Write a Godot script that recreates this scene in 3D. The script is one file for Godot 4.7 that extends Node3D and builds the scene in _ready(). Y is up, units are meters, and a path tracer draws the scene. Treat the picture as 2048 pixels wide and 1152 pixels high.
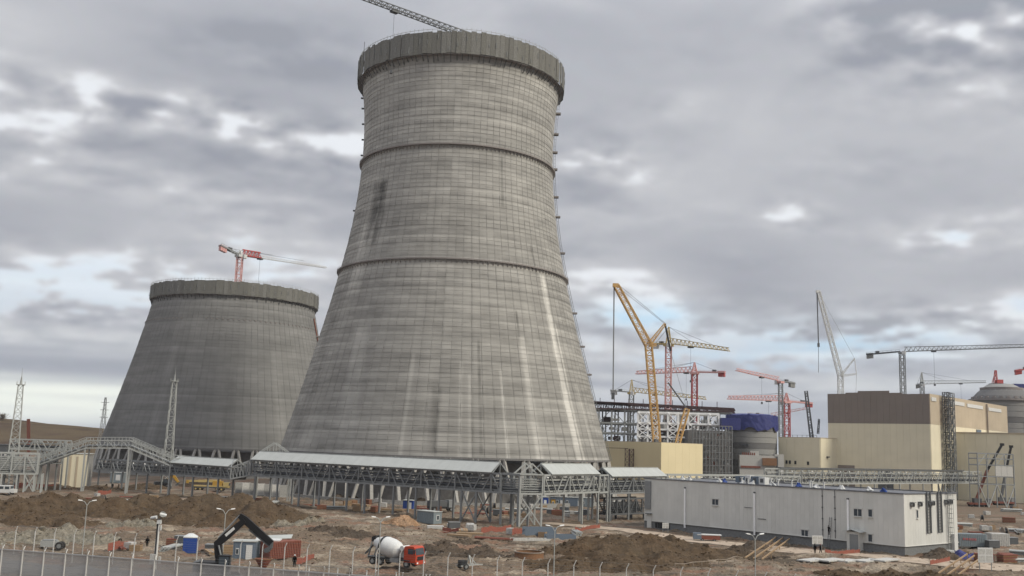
extends Node3D
# A construction site of two cooling towers: camera and light first, then the setting, then the things on it.

var M := {}
var T := {}
var used := {}
var rng := RandomNumberGenerator.new()
var noise := FastNoiseLite.new()
var box_mesh := BoxMesh.new()
var rod_mesh := CylinderMesh.new()
var hills := []


class Shape:
	var v := PackedVector3Array()
	var n := PackedVector3Array()
	var c := PackedColorArray()
	var uv := PackedVector2Array()
	var ix := PackedInt32Array()

	func face(a: Vector3, e1: Vector3, e2: Vector3) -> void:
		quad(a, a + e1, a + e1 + e2, a + e2)

	func quad(a: Vector3, b: Vector3, d: Vector3, e: Vector3) -> void:
		var k := v.size()
		var nn := (d - a).cross(b - a)
		if nn.length_squared() < 1e-14:
			nn = (e - a).cross(d - a)
		nn = nn.normalized()
		v.append_array(PackedVector3Array([a, b, d, e]))
		n.append_array(PackedVector3Array([nn, nn, nn, nn]))
		ix.append_array(PackedInt32Array([k, k + 1, k + 2, k, k + 2, k + 3]))

	func tri(a: Vector3, b: Vector3, d: Vector3) -> void:
		var k := v.size()
		var nn := (d - a).cross(b - a).normalized()
		v.append_array(PackedVector3Array([a, b, d]))
		n.append_array(PackedVector3Array([nn, nn, nn]))
		ix.append_array(PackedInt32Array([k, k + 1, k + 2]))

	func hex(o: Vector3, x: Vector3, y: Vector3, z: Vector3) -> void:
		if x.cross(y).dot(z) < 0.0:
			var t := y
			y = z
			z = t
		face(o, x, y)
		face(o + z, y, x)
		face(o, y, z)
		face(o + x, z, y)
		face(o, z, x)
		face(o + y, x, z)

	func box(mid: Vector3, size: Vector3, turn := 0.0) -> void:
		var b := Basis(Vector3.UP, turn)
		hex(mid - b * (size * 0.5), b.x * size.x, b.y * size.y, b.z * size.z)

	func bar(a: Vector3, b: Vector3, w: float, h := -1.0) -> void:
		if h < 0.0:
			h = w
		var d := (b - a).normalized()
		var up := Vector3.UP if absf(d.y) < 0.97 else Vector3.RIGHT
		var s := d.cross(up).normalized() * w
		var t := s.cross(d).normalized() * h
		hex(a - s * 0.5 - t * 0.5, b - a, s, t)

	func cyl(a: Vector3, b: Vector3, r0: float, r1: float, seg := 10, caps := true) -> void:
		var d := (b - a).normalized()
		var up := Vector3.UP if absf(d.y) < 0.97 else Vector3.RIGHT
		var s := d.cross(up).normalized()
		var t := s.cross(d).normalized()
		var k := v.size()
		for i in seg + 1:
			var q := TAU * i / seg
			var o := s * cos(q) + t * sin(q)
			v.append(a + o * r0)
			v.append(b + o * r1)
			n.append(o)
			n.append(o)
		for i in seg:
			var j := k + i * 2
			ix.append_array(PackedInt32Array([j, j + 3, j + 1, j, j + 2, j + 3]))
		if caps:
			for e in [[a, r0, -d], [b, r1, d]]:
				var m := v.size()
				v.append(e[0])
				n.append(e[2])
				for i in seg + 1:
					var q := TAU * i / seg
					v.append(e[0] + (s * cos(q) + t * sin(q)) * e[1])
					n.append(e[2])
				for i in seg:
					if e[2] != d:
						ix.append_array(PackedInt32Array([m, m + 2 + i, m + 1 + i]))
					else:
						ix.append_array(PackedInt32Array([m, m + 1 + i, m + 2 + i]))

	func lathe(profile: Array, seg := 24, axis_a := Vector3.ZERO, axis := Vector3.UP) -> void:
		var up := Vector3.RIGHT if absf(axis.y) > 0.9 else Vector3.UP
		var s := axis.cross(up).normalized()
		var t := s.cross(axis).normalized()
		for p in profile.size() - 1:
			var a: Vector2 = profile[p]
			var b: Vector2 = profile[p + 1]
			var slope := Vector2(b.y - a.y, a.x - b.x).normalized()
			var k := v.size()
			for i in seg + 1:
				var q := TAU * i / seg
				var o := s * cos(q) + t * sin(q)
				v.append(axis_a + axis * a.y + o * a.x)
				v.append(axis_a + axis * b.y + o * b.x)
				var nn := (o * slope.x + axis * slope.y).normalized()
				n.append(nn)
				n.append(nn)
			for i in seg:
				var j := k + i * 2
				ix.append_array(PackedInt32Array([j, j + 3, j + 1, j, j + 2, j + 3]))

	# a square lattice column from a to b: four chords and zigzag bracing on the four sides
	func lattice(a: Vector3, b: Vector3, wa: float, wb: float, bays: int, chord: float, brace: float, side := Vector3.ZERO) -> void:
		var d := (b - a).normalized()
		var up := Vector3.UP if absf(d.y) < 0.9 else Vector3.BACK
		var s := side if side != Vector3.ZERO else d.cross(up).normalized()
		var t := s.cross(d).normalized()
		var k := [s + t, t - s, -s - t, s - t]
		for i in 4:
			bar(a + k[i] * wa * 0.5, b + k[i] * wb * 0.5, chord)
		for j in bays:
			var f0 := float(j) / bays
			var f1 := float(j + 1) / bays
			var p0 := a.lerp(b, f0)
			var p1 := a.lerp(b, f1)
			var w0 := lerpf(wa, wb, f0) * 0.5
			var w1 := lerpf(wa, wb, f1) * 0.5
			for i in 4:
				var e := (i + 1) % 4
				if j % 2 == 0:
					bar(p0 + k[i] * w0, p1 + k[e] * w1, brace)
				else:
					bar(p0 + k[e] * w0, p1 + k[i] * w1, brace)
				bar(p1 + k[i] * w1, p1 + k[e] * w1, brace)

	# a three-chord crane jib from a to b, one chord on top
	func jib(a: Vector3, b: Vector3, w: float, h0: float, h1: float, bays: int, chord: float, brace: float) -> void:
		var d := (b - a).normalized()
		var s := d.cross(Vector3.UP).normalized() * w * 0.5
		bar(a + s, b + s, chord)
		bar(a - s, b - s, chord)
		bar(a + Vector3.UP * h0, b + Vector3.UP * h1, chord)
		for j in bays:
			var p0 := a.lerp(b, float(j) / bays)
			var pm := a.lerp(b, (j + 0.5) / bays) + Vector3.UP * lerpf(h0, h1, (j + 0.5) / bays)
			var p1 := a.lerp(b, float(j + 1) / bays)
			for q in [s, -s]:
				bar(p0 + q, pm, brace)
				bar(pm, p1 + q, brace)
			bar(p1 + s, p1 - s, brace)
			bar(p0 + s, p1 - s, brace)

	func mesh() -> ArrayMesh:
		var a := []
		a.resize(Mesh.ARRAY_MAX)
		a[Mesh.ARRAY_VERTEX] = v
		a[Mesh.ARRAY_NORMAL] = n
		if c.size() == v.size():
			a[Mesh.ARRAY_COLOR] = c
		if uv.size() == v.size():
			a[Mesh.ARRAY_TEX_UV] = uv
		a[Mesh.ARRAY_INDEX] = ix
		var m := ArrayMesh.new()
		m.add_surface_from_arrays(Mesh.PRIMITIVE_TRIANGLES, a)
		return m


func lin(r: float, g: float, b: float) -> Color:
	return Color(r, g, b).linear_to_srgb()


func numbered(called: String) -> String:
	var k: int = used.get(called, 0)
	used[called] = k + 1
	return called if k == 0 else "%s_%03d" % [called, k]


func tag(o: Node, label: String, category: String, group := "") -> Node:
	o.set_meta("label", label)
	o.set_meta("category", category)
	if group:
		o.set_meta("group", group)
	return o


func thing(called: String, label: String, category: String, at := Vector3.ZERO, turn := 0.0, group := "") -> Node3D:
	var o := Node3D.new()
	o.name = numbered(called)
	add_child(o)
	o.position = at
	o.rotation.y = turn
	tag(o, label, category, group)
	return o


func copy_of(o: Node3D, label: String, at: Vector3, turn := 0.0, group := "", called := "") -> Node3D:
	var r: Node3D = o.duplicate()
	r.name = numbered(called if called else String(o.get_meta("kind_name", o.name)))
	add_child(r)
	r.position = at
	r.rotation.y = turn
	tag(r, label, o.get_meta("category"), group)
	return r


func put(s: Shape, called: String, m: Material, parent: Node = self) -> MeshInstance3D:
	return hang(s.mesh(), called, m, parent)


func hang(mesh: Mesh, called: String, m: Material, parent: Node) -> MeshInstance3D:
	var o := MeshInstance3D.new()
	o.name = numbered(called) if parent == self else called
	o.mesh = mesh
	o.material_override = m
	parent.add_child(o, true)
	return o


func stuff(o: Node) -> Node:
	o.set_meta("kind", "stuff")
	return o


func structure(s: Shape, called: String, m: Material) -> MeshInstance3D:
	var o := put(s, called, m)
	o.set_meta("kind", "structure")
	return o


# one straight member, a stretched copy of a shared box or rod, in the coordinates of its parent
func bar(parent: Node, called: String, a: Vector3, b: Vector3, w: float, m: Material, h := -1.0) -> MeshInstance3D:
	if h < 0.0:
		h = w
	var o := hang(box_mesh, called, m, parent)
	var d := b - a
	var up := Vector3.UP if absf(d.normalized().y) < 0.97 else Vector3.RIGHT
	var s := d.cross(up).normalized()
	var t := s.cross(d).normalized()
	o.transform = Transform3D(Basis(s * w, t * h, -d), (a + b) * 0.5)
	return o


func rod(parent: Node, called: String, a: Vector3, b: Vector3, r: float, m: Material) -> MeshInstance3D:
	var o := hang(rod_mesh, called, m, parent)
	var d := b - a
	var up := Vector3.FORWARD if absf(d.normalized().y) > 0.9 else Vector3.UP
	var s := d.cross(up).normalized()
	var t := d.normalized().cross(s).normalized()
	o.transform = Transform3D(Basis(s * r * 2.0, d, -t * r * 2.0), (a + b) * 0.5)
	return o


func slab(parent: Node, called: String, mid: Vector3, size: Vector3, m: Material, turn := 0.0) -> MeshInstance3D:
	var o := hang(box_mesh, called, m, parent)
	o.transform = Transform3D(Basis(Vector3.UP, turn) * Basis.from_scale(size), mid)
	return o


func mk(key: String, c: Color, rough := 0.8, metal := 0.0, texture := "", scale := 0.2, relief := "") -> StandardMaterial3D:
	var m := StandardMaterial3D.new()
	m.albedo_color = c
	m.roughness = rough
	m.metallic = metal
	m.metallic_specular = 0.35
	if texture:
		m.albedo_texture = T[texture]
		m.uv1_triplanar = true
		m.uv1_world_triplanar = true
		m.uv1_scale = Vector3.ONE * scale
	if relief:
		m.normal_enabled = true
		m.normal_texture = T[relief]
		m.normal_scale = 1.0
	M[key] = m
	return m


# a grey tile of noise between low and 1
func tile(key: String, freq: float, low: float, octaves := 4, size := 256, seed_ := 1, squash := 1.0) -> void:
	var f := FastNoiseLite.new()
	f.seed = seed_
	f.frequency = freq
	f.fractal_octaves = octaves
	var img := f.get_seamless_image(size, size, false, false, 0.2)
	img.convert(Image.FORMAT_L8)
	if squash != 1.0:
		img.resize(size, int(size / squash), Image.INTERPOLATE_LANCZOS)
		img.resize(size, size, Image.INTERPOLATE_LANCZOS)
	var d := img.get_data()
	var lo := 255
	var hi := 0
	for b in d:
		lo = mini(lo, b)
		hi = maxi(hi, b)
	for i in d.size():
		d[i] = int(255.0 * (low + (1.0 - low) * (d[i] - lo) / maxf(1.0, hi - lo)))
	var out := Image.create_from_data(img.get_width(), img.get_height(), false, Image.FORMAT_L8, d)
	T[key] = ImageTexture.create_from_image(out)
	var bump: Image = out.duplicate()
	bump.convert(Image.FORMAT_RGBA8)
	bump.bump_map_to_normal_map(6.0)
	T[key + "_relief"] = ImageTexture.create_from_image(bump)


func make_sky() -> Texture2D:
	var w := 2048
	var h := 1024
	var data := PackedByteArray()
	data.resize(w * h * 3)
	var a := FastNoiseLite.new()
	a.seed = 11
	a.frequency = 0.55
	a.fractal_octaves = 6
	a.fractal_gain = 0.55
	var b := FastNoiseLite.new()
	b.seed = 5
	b.frequency = 0.2
	b.fractal_octaves = 3
	var e := FastNoiseLite.new()
	e.seed = 23
	e.frequency = 1.0
	e.fractal_octaves = 5
	# the banks and breaks of the deck that stand out: azimuth, elevation, their half sizes, lighter or darker
	var breaks := [[-0.427, 0.118, 0.140, 0.035, 0.30], [-0.465, 0.250, 0.100, 0.050, 0.18], [0.114, 0.167, 0.080, 0.020, 0.15], [0.420, 0.205, 0.060, 0.020, 0.20], [0.236, 0.099, 0.100, 0.020, 0.25], [0.438, 0.126, 0.100, 0.020, 0.30], [0.405, 0.412, 0.120, 0.050, 0.30], [-0.297, 0.215, 0.080, 0.030, 0.10], [-0.328, 0.306, 0.055, 0.022, 0.50], [-0.432, 0.304, 0.060, 0.020, 0.42], [-0.206, 0.288, 0.060, 0.028, 0.50], [-0.271, 0.303, 0.030, 0.015, 0.40], [0.086, 0.285, 0.050, 0.020, 0.45], [0.453, 0.402, 0.130, 0.070, 0.50], [0.134, 0.130, 0.050, 0.013, 0.70], [0.325, 0.109, 0.090, 0.018, 0.75], [0.280, 0.229, 0.030, 0.016, 0.45], [0.162, 0.338, 0.050, 0.020, 0.20], [-0.226, 0.370, 0.130, 0.050, -0.30], [-0.394, 0.369, 0.120, 0.050, -0.12], [0.198, 0.384, 0.160, 0.060, -0.22], [0.355, 0.273, 0.160, 0.040, -0.25], [0.213, 0.187, 0.120, 0.030, -0.20], [-0.443, 0.198, 0.120, 0.030, -0.20], [0.418, 0.163, 0.100, 0.020, -0.15], [-0.387, 0.057, 0.100, 0.012, -0.35], [-0.297, 0.148, 0.080, 0.020, 0.15], [-0.226, 0.085, 0.060, 0.015, 0.10]]
	var dim := pow(1.0 / (1.6 * 2.3), 1.0 / 2.2)
	for y in h:
		var el := (0.5 - (y + 0.5) / h) * PI
		var sy := sin(el)
		var cy := cos(el)
		if el < -0.06:
			for x in w:
				var k := (y * w + x) * 3
				data[k] = 148
				data[k + 1] = 143
				data[k + 2] = 138
			continue
		for x in w:
			var az := wrapf((x + 0.5) / w * TAU, -PI, PI)
			var dx := sin(az) * cy
			var dz := -cos(az) * cy
			# the cloud deck lies flat overhead: directions meet a plane, so that it draws together towards the horizon
			var reach := 1.0 / (maxf(sy, 0.0) + 0.16)
			var px := dx * reach * 2.0
			var pz := dz * reach * 2.0
			var warp := b.get_noise_2d(px * 3.0, pz * 3.0)
			var f := a.get_noise_2d(px + warp * 0.7, pz - warp * 0.5)
			var g := b.get_noise_2d(px * 1.3 + 40.0, pz * 1.3)
			var fine := e.get_noise_2d(px * 2.6, pz * 3.4)
			var light := 0.5 + f * 0.5 + g * 0.46 + fine * 0.24
			var blue := 0.0
			if absf(az) < 0.9 and el < 0.6:
				for q in breaks:
					var da: float = (az - q[0]) / q[2]
					var de: float = (el - q[1]) / q[3]
					var dd := da * da + de * de
					if dd < 6.0:
						if q[4] > 0.65:
							blue += exp(-dd) * clampf(0.75 + 2.0 * f + 1.2 * fine, 0.0, 1.2)
						light += q[4] * 1.55 * exp(-dd) * (0.65 + 1.9 * f + 1.4 * fine)
			light = clampf(light, 0.02, 1.2)
			# greys of the deck, then white edges, then pale blue openings
			var col := Vector3(0.575, 0.59, 0.628).lerp(Vector3(0.80, 0.803, 0.815), clampf(light * 1.05, 0.0, 1.0))
			var white := smoothstep(0.70, 1.02, light)
			col = col.lerp(Vector3(0.90, 0.915, 0.935), white * 0.9)
			var gap := smoothstep(0.18, 0.45, g + f * 0.4) * smoothstep(0.78, 1.0, light)
			col = col.lerp(Vector3(0.76, 0.86, 0.94), gap * lerpf(0.3, 0.8, smoothstep(-0.05, 0.1, az)))
			col = col.lerp(Vector3(0.74, 0.87, 0.96), clampf(blue * 0.9, 0.0, 0.85))
			# long thin bands low over the land
			var low := smoothstep(0.17, 0.02, el)
			var band := e.get_noise_2d(az * 1.3 + 7.0, el * 46.0) + 0.45 * b.get_noise_2d(az * 2.0, el * 30.0)
			var band_col := Vector3(0.63, 0.65, 0.69).lerp(Vector3(0.86, 0.875, 0.88), smoothstep(-0.3, 0.5, band))
			col = col.lerp(band_col, low * 0.7)
			# clear air under the deck in the west, its light still yellowish
			var strip := smoothstep(0.001, 0.012, el) * smoothstep(0.056, 0.038, el) * smoothstep(-0.2, -0.42, az) * smoothstep(-1.9, -1.2, az)
			var bar_ := e.get_noise_2d(az * 1.1 + 30.0, el * 85.0)
			strip *= clampf(1.05 + bar_ * 1.5, 0.15, 1.0)
			col = col.lerp(Vector3(0.97, 0.985, 0.94), clampf(strip, 0.0, 0.95))
			# an overcast deck is brightest overhead
			col *= 1.0 + 0.78 * smoothstep(0.3, 1.25, el)
			col *= dim
			var k := (y * w + x) * 3
			data[k] = int(clampf(col.x, 0.0, 1.0) * 255.0)
			data[k + 1] = int(clampf(col.y, 0.0, 1.0) * 255.0)
			data[k + 2] = int(clampf(col.z, 0.0, 1.0) * 255.0)
	var img := Image.create_from_data(w, h, false, Image.FORMAT_RGB8, data)
	return ImageTexture.create_from_image(img)


func _ready() -> void:
	# camera
	var cam := Camera3D.new()
	cam.name = "camera"
	cam.position = Vector3(0, 18, 0)
	cam.rotation_degrees = Vector3(8.95, 0, 1.87)
	cam.fov = 32.13
	cam.near = 0.5
	cam.far = 12000.0
	add_child(cam)
	cam.current = true
	# sky
	var env := Environment.new()
	var sky := Sky.new()
	var air := PanoramaSkyMaterial.new()
	air.panorama = make_sky()
	air.energy_multiplier = 1.6
	sky.sky_material = air
	env.sky = sky
	env.background_mode = Environment.BG_SKY
	env.tonemap_mode = Environment.TONE_MAPPER_LINEAR
	env.tonemap_exposure = 2.55
	env.fog_enabled = true
	env.fog_density = 0.00006
	env.fog_light_color = Color(0.78, 0.80, 0.83)
	env.sdfgi_enabled = true
	env.ssao_enabled = true
	env.ssil_enabled = true
	var world := WorldEnvironment.new()
	world.name = "world_environment"
	world.environment = env
	add_child(world)
	# sun behind the cloud, high on the right
	var sun := DirectionalLight3D.new()
	sun.name = "sun"
	add_child(sun)
	sun.look_at_from_position(Vector3(0.74, 0.62, 0.40) * 100.0, Vector3.ZERO)
	sun.light_energy = 0.37
	sun.light_color = Color(1.0, 0.97, 0.9)
	sun.light_angular_distance = 14.0
	sun.shadow_enabled = true

	rng.seed = 77
	noise.seed = 3
	noise.frequency = 1.0
	noise.fractal_octaves = 5
	rod_mesh.top_radius = 0.5
	rod_mesh.bottom_radius = 0.5
	rod_mesh.height = 1.0
	rod_mesh.radial_segments = 10
	rod_mesh.rings = 1
	make_materials()
	make_ground()
	make_towers()
	make_background()
	make_gantries()
	make_pump_house()
	make_site()
	make_fences()
	make_people()


func make_materials() -> void:
	tile("fine", 0.06, 0.72, 4, 256, 1)
	tile("mottle", 0.02, 0.8, 5, 256, 2)
	tile("smooth", 0.012, 0.93, 3, 256, 6)
	tile("grit", 0.15, 0.45, 4, 512, 3)
	tile("clods", 0.035, 0.55, 5, 512, 9)
	tile("streak", 0.05, 0.6, 4, 256, 4, 0.08)
	mk("steel", lin(0.30, 0.31, 0.31), 0.55, 0.25, "fine", 0.5)
	mk("steel_pale", lin(0.44, 0.45, 0.43), 0.6, 0.1, "fine", 0.5)
	mk("steel_dark", lin(0.13, 0.135, 0.14), 0.6, 0.2, "fine", 0.5)
	mk("tray", lin(0.085, 0.09, 0.10), 0.6, 0.2)
	mk("tray_pale", lin(0.42, 0.43, 0.42), 0.5, 0.3)
	mk("roof", lin(0.375, 0.385, 0.365), 0.6, 0.0, "smooth", 0.11)
	mk("roof_b", lin(0.365, 0.375, 0.355), 0.6, 0.0, "smooth", 0.13)
	mk("white", lin(0.72, 0.72, 0.70), 0.5, 0.0, "fine", 0.6)
	mk("white_lamp", lin(0.8, 0.8, 0.78), 0.4)
	mk("black", lin(0.022, 0.023, 0.025), 0.5)
	mk("black_paint", lin(0.012, 0.012, 0.013), 0.5)
	mk("rubber", lin(0.03, 0.029, 0.028), 0.9)
	mk("glass", lin(0.05, 0.06, 0.07), 0.08)
	mk("red", lin(0.52, 0.07, 0.03), 0.4, 0.0, "fine", 0.8)
	mk("red_crane", lin(0.36, 0.07, 0.065), 0.5)
	mk("pink_crane", lin(0.55, 0.30, 0.28), 0.5)
	mk("rust", lin(0.23, 0.085, 0.06), 0.8, 0.0, "mottle", 0.6)
	mk("orange_net", lin(0.30, 0.10, 0.07), 0.8, 0.0, "mottle", 0.5)
	mk("yellow", lin(0.52, 0.31, 0.06), 0.5, 0.0, "fine", 0.6)
	mk("yellow_pale", lin(0.55, 0.42, 0.18), 0.55, 0.0, "fine", 0.6)
	mk("ochre", lin(0.47, 0.29, 0.11), 0.55)
	mk("blue", lin(0.03, 0.075, 0.30), 0.5, 0.0, "fine", 0.7)
	mk("blue_tarp", lin(0.038, 0.045, 0.17), 0.55, 0.0, "mottle", 0.25, "mottle_relief")
	mk("blue_grey", lin(0.16, 0.20, 0.25), 0.6, 0.0, "fine", 0.5)
	mk("cabin_grey", lin(0.24, 0.28, 0.30), 0.6, 0.0, "fine", 0.5)
	mk("timber", lin(0.42, 0.29, 0.17), 0.8, 0.0, "streak", 0.9)
	mk("timber_grey", lin(0.36, 0.30, 0.24), 0.85, 0.0, "streak", 0.9)
	mk("plywood", lin(0.24, 0.13, 0.07), 0.8, 0.0, "mottle", 0.5)
	mk("concrete_pale", lin(0.50, 0.49, 0.46), 0.85, 0.0, "mottle", 0.4)
	mk("concrete_mid", lin(0.30, 0.295, 0.28), 0.9, 0.0, "mottle", 0.3)
	mk("concrete_dark", lin(0.17, 0.165, 0.16), 0.9, 0.0, "mottle", 0.3)
	mk("cream", lin(0.64, 0.55, 0.35), 0.75, 0.0, "smooth", 0.02)
	mk("cream_pale", lin(0.66, 0.60, 0.45), 0.75, 0.0, "smooth", 0.03)
	mk("cream_b", lin(0.652, 0.593, 0.446), 0.75, 0.0, "smooth", 0.03)
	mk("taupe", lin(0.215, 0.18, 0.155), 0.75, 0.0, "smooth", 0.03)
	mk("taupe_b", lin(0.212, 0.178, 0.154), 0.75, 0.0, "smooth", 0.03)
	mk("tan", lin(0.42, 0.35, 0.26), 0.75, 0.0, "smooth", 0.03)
	mk("brown_steel", lin(0.075, 0.045, 0.045), 0.7)
	mk("panel_a", lin(0.56, 0.555, 0.52), 0.55, 0.0, "smooth", 0.08)
	mk("panel_b", lin(0.545, 0.54, 0.505), 0.55, 0.0, "smooth", 0.09)
	mk("panel_c", lin(0.575, 0.57, 0.535), 0.55, 0.0, "smooth", 0.07)
	mk("plinth", lin(0.20, 0.205, 0.205), 0.85, 0.0, "mottle", 0.4)
	mk("membrane", lin(0.15, 0.155, 0.17), 0.7, 0.0, "mottle", 0.15)
	mk("netting", lin(0.235, 0.23, 0.205), 0.95, 0.0, "streak", 0.22, "streak_relief")
	mk("netting_b", lin(0.215, 0.21, 0.19), 0.95, 0.0, "streak", 0.25, "streak_relief")
	mk("netting_c", lin(0.26, 0.255, 0.235), 0.95, 0.0, "streak", 0.2, "streak_relief")
	mk("gallery", lin(0.22, 0.20, 0.19), 0.8)
	mk("inside", lin(0.22, 0.21, 0.2), 0.95, 0.0, "mottle", 0.1)
	mk("haul_road", lin(0.46, 0.37, 0.285), 0.95, 0.0, "mottle", 0.06, "grit_relief")
	mk("asphalt", lin(0.20, 0.19, 0.18), 0.95, 0.0, "clods", 0.12)
	mk("white_frame", lin(0.80, 0.80, 0.79), 0.5)
	mk("leg_concrete", lin(0.40, 0.385, 0.355), 0.9, 0.0, "mottle", 0.3)
	mk("mesh_wire", lin(0.36, 0.36, 0.36), 0.6, 0.3)
	mk("post_paint", lin(0.55, 0.54, 0.51), 0.6)
	mk("twig", lin(0.10, 0.08, 0.06), 0.9)
	mk("dry_grass", lin(0.19, 0.16, 0.065), 0.95)
	for e in [["soil", Color(0.135, 0.095, 0.06)], ["soil_dark", Color(0.13, 0.1, 0.074)], ["sand", Color(0.46, 0.29, 0.175)], ["chalk", Color(0.30, 0.265, 0.205)], ["ground", Color(1, 1, 1)], ["hill", Color(1, 1, 1)]]:
		var m := mk(e[0], e[1].linear_to_srgb(), 0.97, 0.0, "clods", 0.11, "clods_relief")
		m.vertex_color_use_as_albedo = true
		m.normal_scale = 0.8
		m.metallic_specular = 0.2


func fade(x: float, a: float, b: float) -> float:
	return smoothstep(a, b, x)


func lump(x: float, z: float, e: Array) -> float:
	var q := Vector2(x - e[0], z - e[1]).rotated(e[5])
	var d := Vector2(q.x / e[2], q.y / e[3]).length_squared()
	return 0.0 if d > 6.0 else e[4] * exp(-d * 1.6)


var track := []
var ruts := []


func ground_height(x: float, z: float) -> float:
	var near := fade(x, -190.0, -150.0) * fade(-x, -170.0, -140.0) * fade(-z, 112.0, 125.0) * fade(z, -350.0, -330.0)
	if near <= 0.0:
		return 0.0
	var y := noise.get_noise_2d(x * 0.05, z * 0.05) * 0.5 + noise.get_noise_2d(x * 0.22 + 9.0, z * 0.22) * 0.55 + noise.get_noise_2d(x * 0.75, z * 0.75 + 5.0) * 0.3
	for i in track.size() - 1:
		var q := Geometry2D.get_closest_point_to_segment(Vector2(x, z), track[i], track[i + 1])
		y *= fade(q.distance_to(Vector2(x, z)), 5.5, 9.0)
	for e in ruts:
		var at := Vector2(x, z)
		var q := Geometry2D.get_closest_point_to_segment(at, e[0], e[1])
		var d := q.distance_to(at) + noise.get_noise_2d(x * 0.12, z * 0.12) * 1.2
		for w in [-1.0, 1.0]:
			var k: float = (d - 1.1 * w) / 0.42
			y += -0.24 * exp(-k * k) + 0.1 * exp(-pow(k - 1.7, 2.0))
	for e in hills:
		y += lump(x, z, e)
	return y * near


func on_ground(p: Vector3, lift := 0.0) -> Vector3:
	return Vector3(p.x, ground_height(p.x, p.z) + lift, p.z)


func ground_colour(x: float, z: float) -> Color:
	var a := noise.get_noise_2d(x * 0.035 + 100.0, z * 0.05)
	var b := noise.get_noise_2d(x * 0.09 - 50.0, z * 0.16 + 20.0)
	var d := noise.get_noise_2d(x * 0.4, z * 0.55 + 70.0)
	var e := noise.get_noise_2d(x * 0.05 + 300.0, z * 0.12)
	var col := Color(0.205, 0.163, 0.124)
	col = col.lerp(Color(0.255, 0.222, 0.183), fade(a + d * 0.3, -0.1, 0.35))
	col = col.lerp(Color(0.245, 0.145, 0.105), 0.75 * fade(b + a * 0.5 + d * 0.25, 0.12, 0.42))
	col = col.lerp(Color(0.40, 0.345, 0.275), 0.85 * fade(e + d * 0.35, 0.2, 0.5))
	col = col.lerp(Color(0.10, 0.083, 0.068), 0.8 * fade(-e - b * 0.6 + d * 0.5, 0.22, 0.5))
	return Color(col.r * 1.12, col.g * 1.08, col.b * 1.02)


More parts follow.
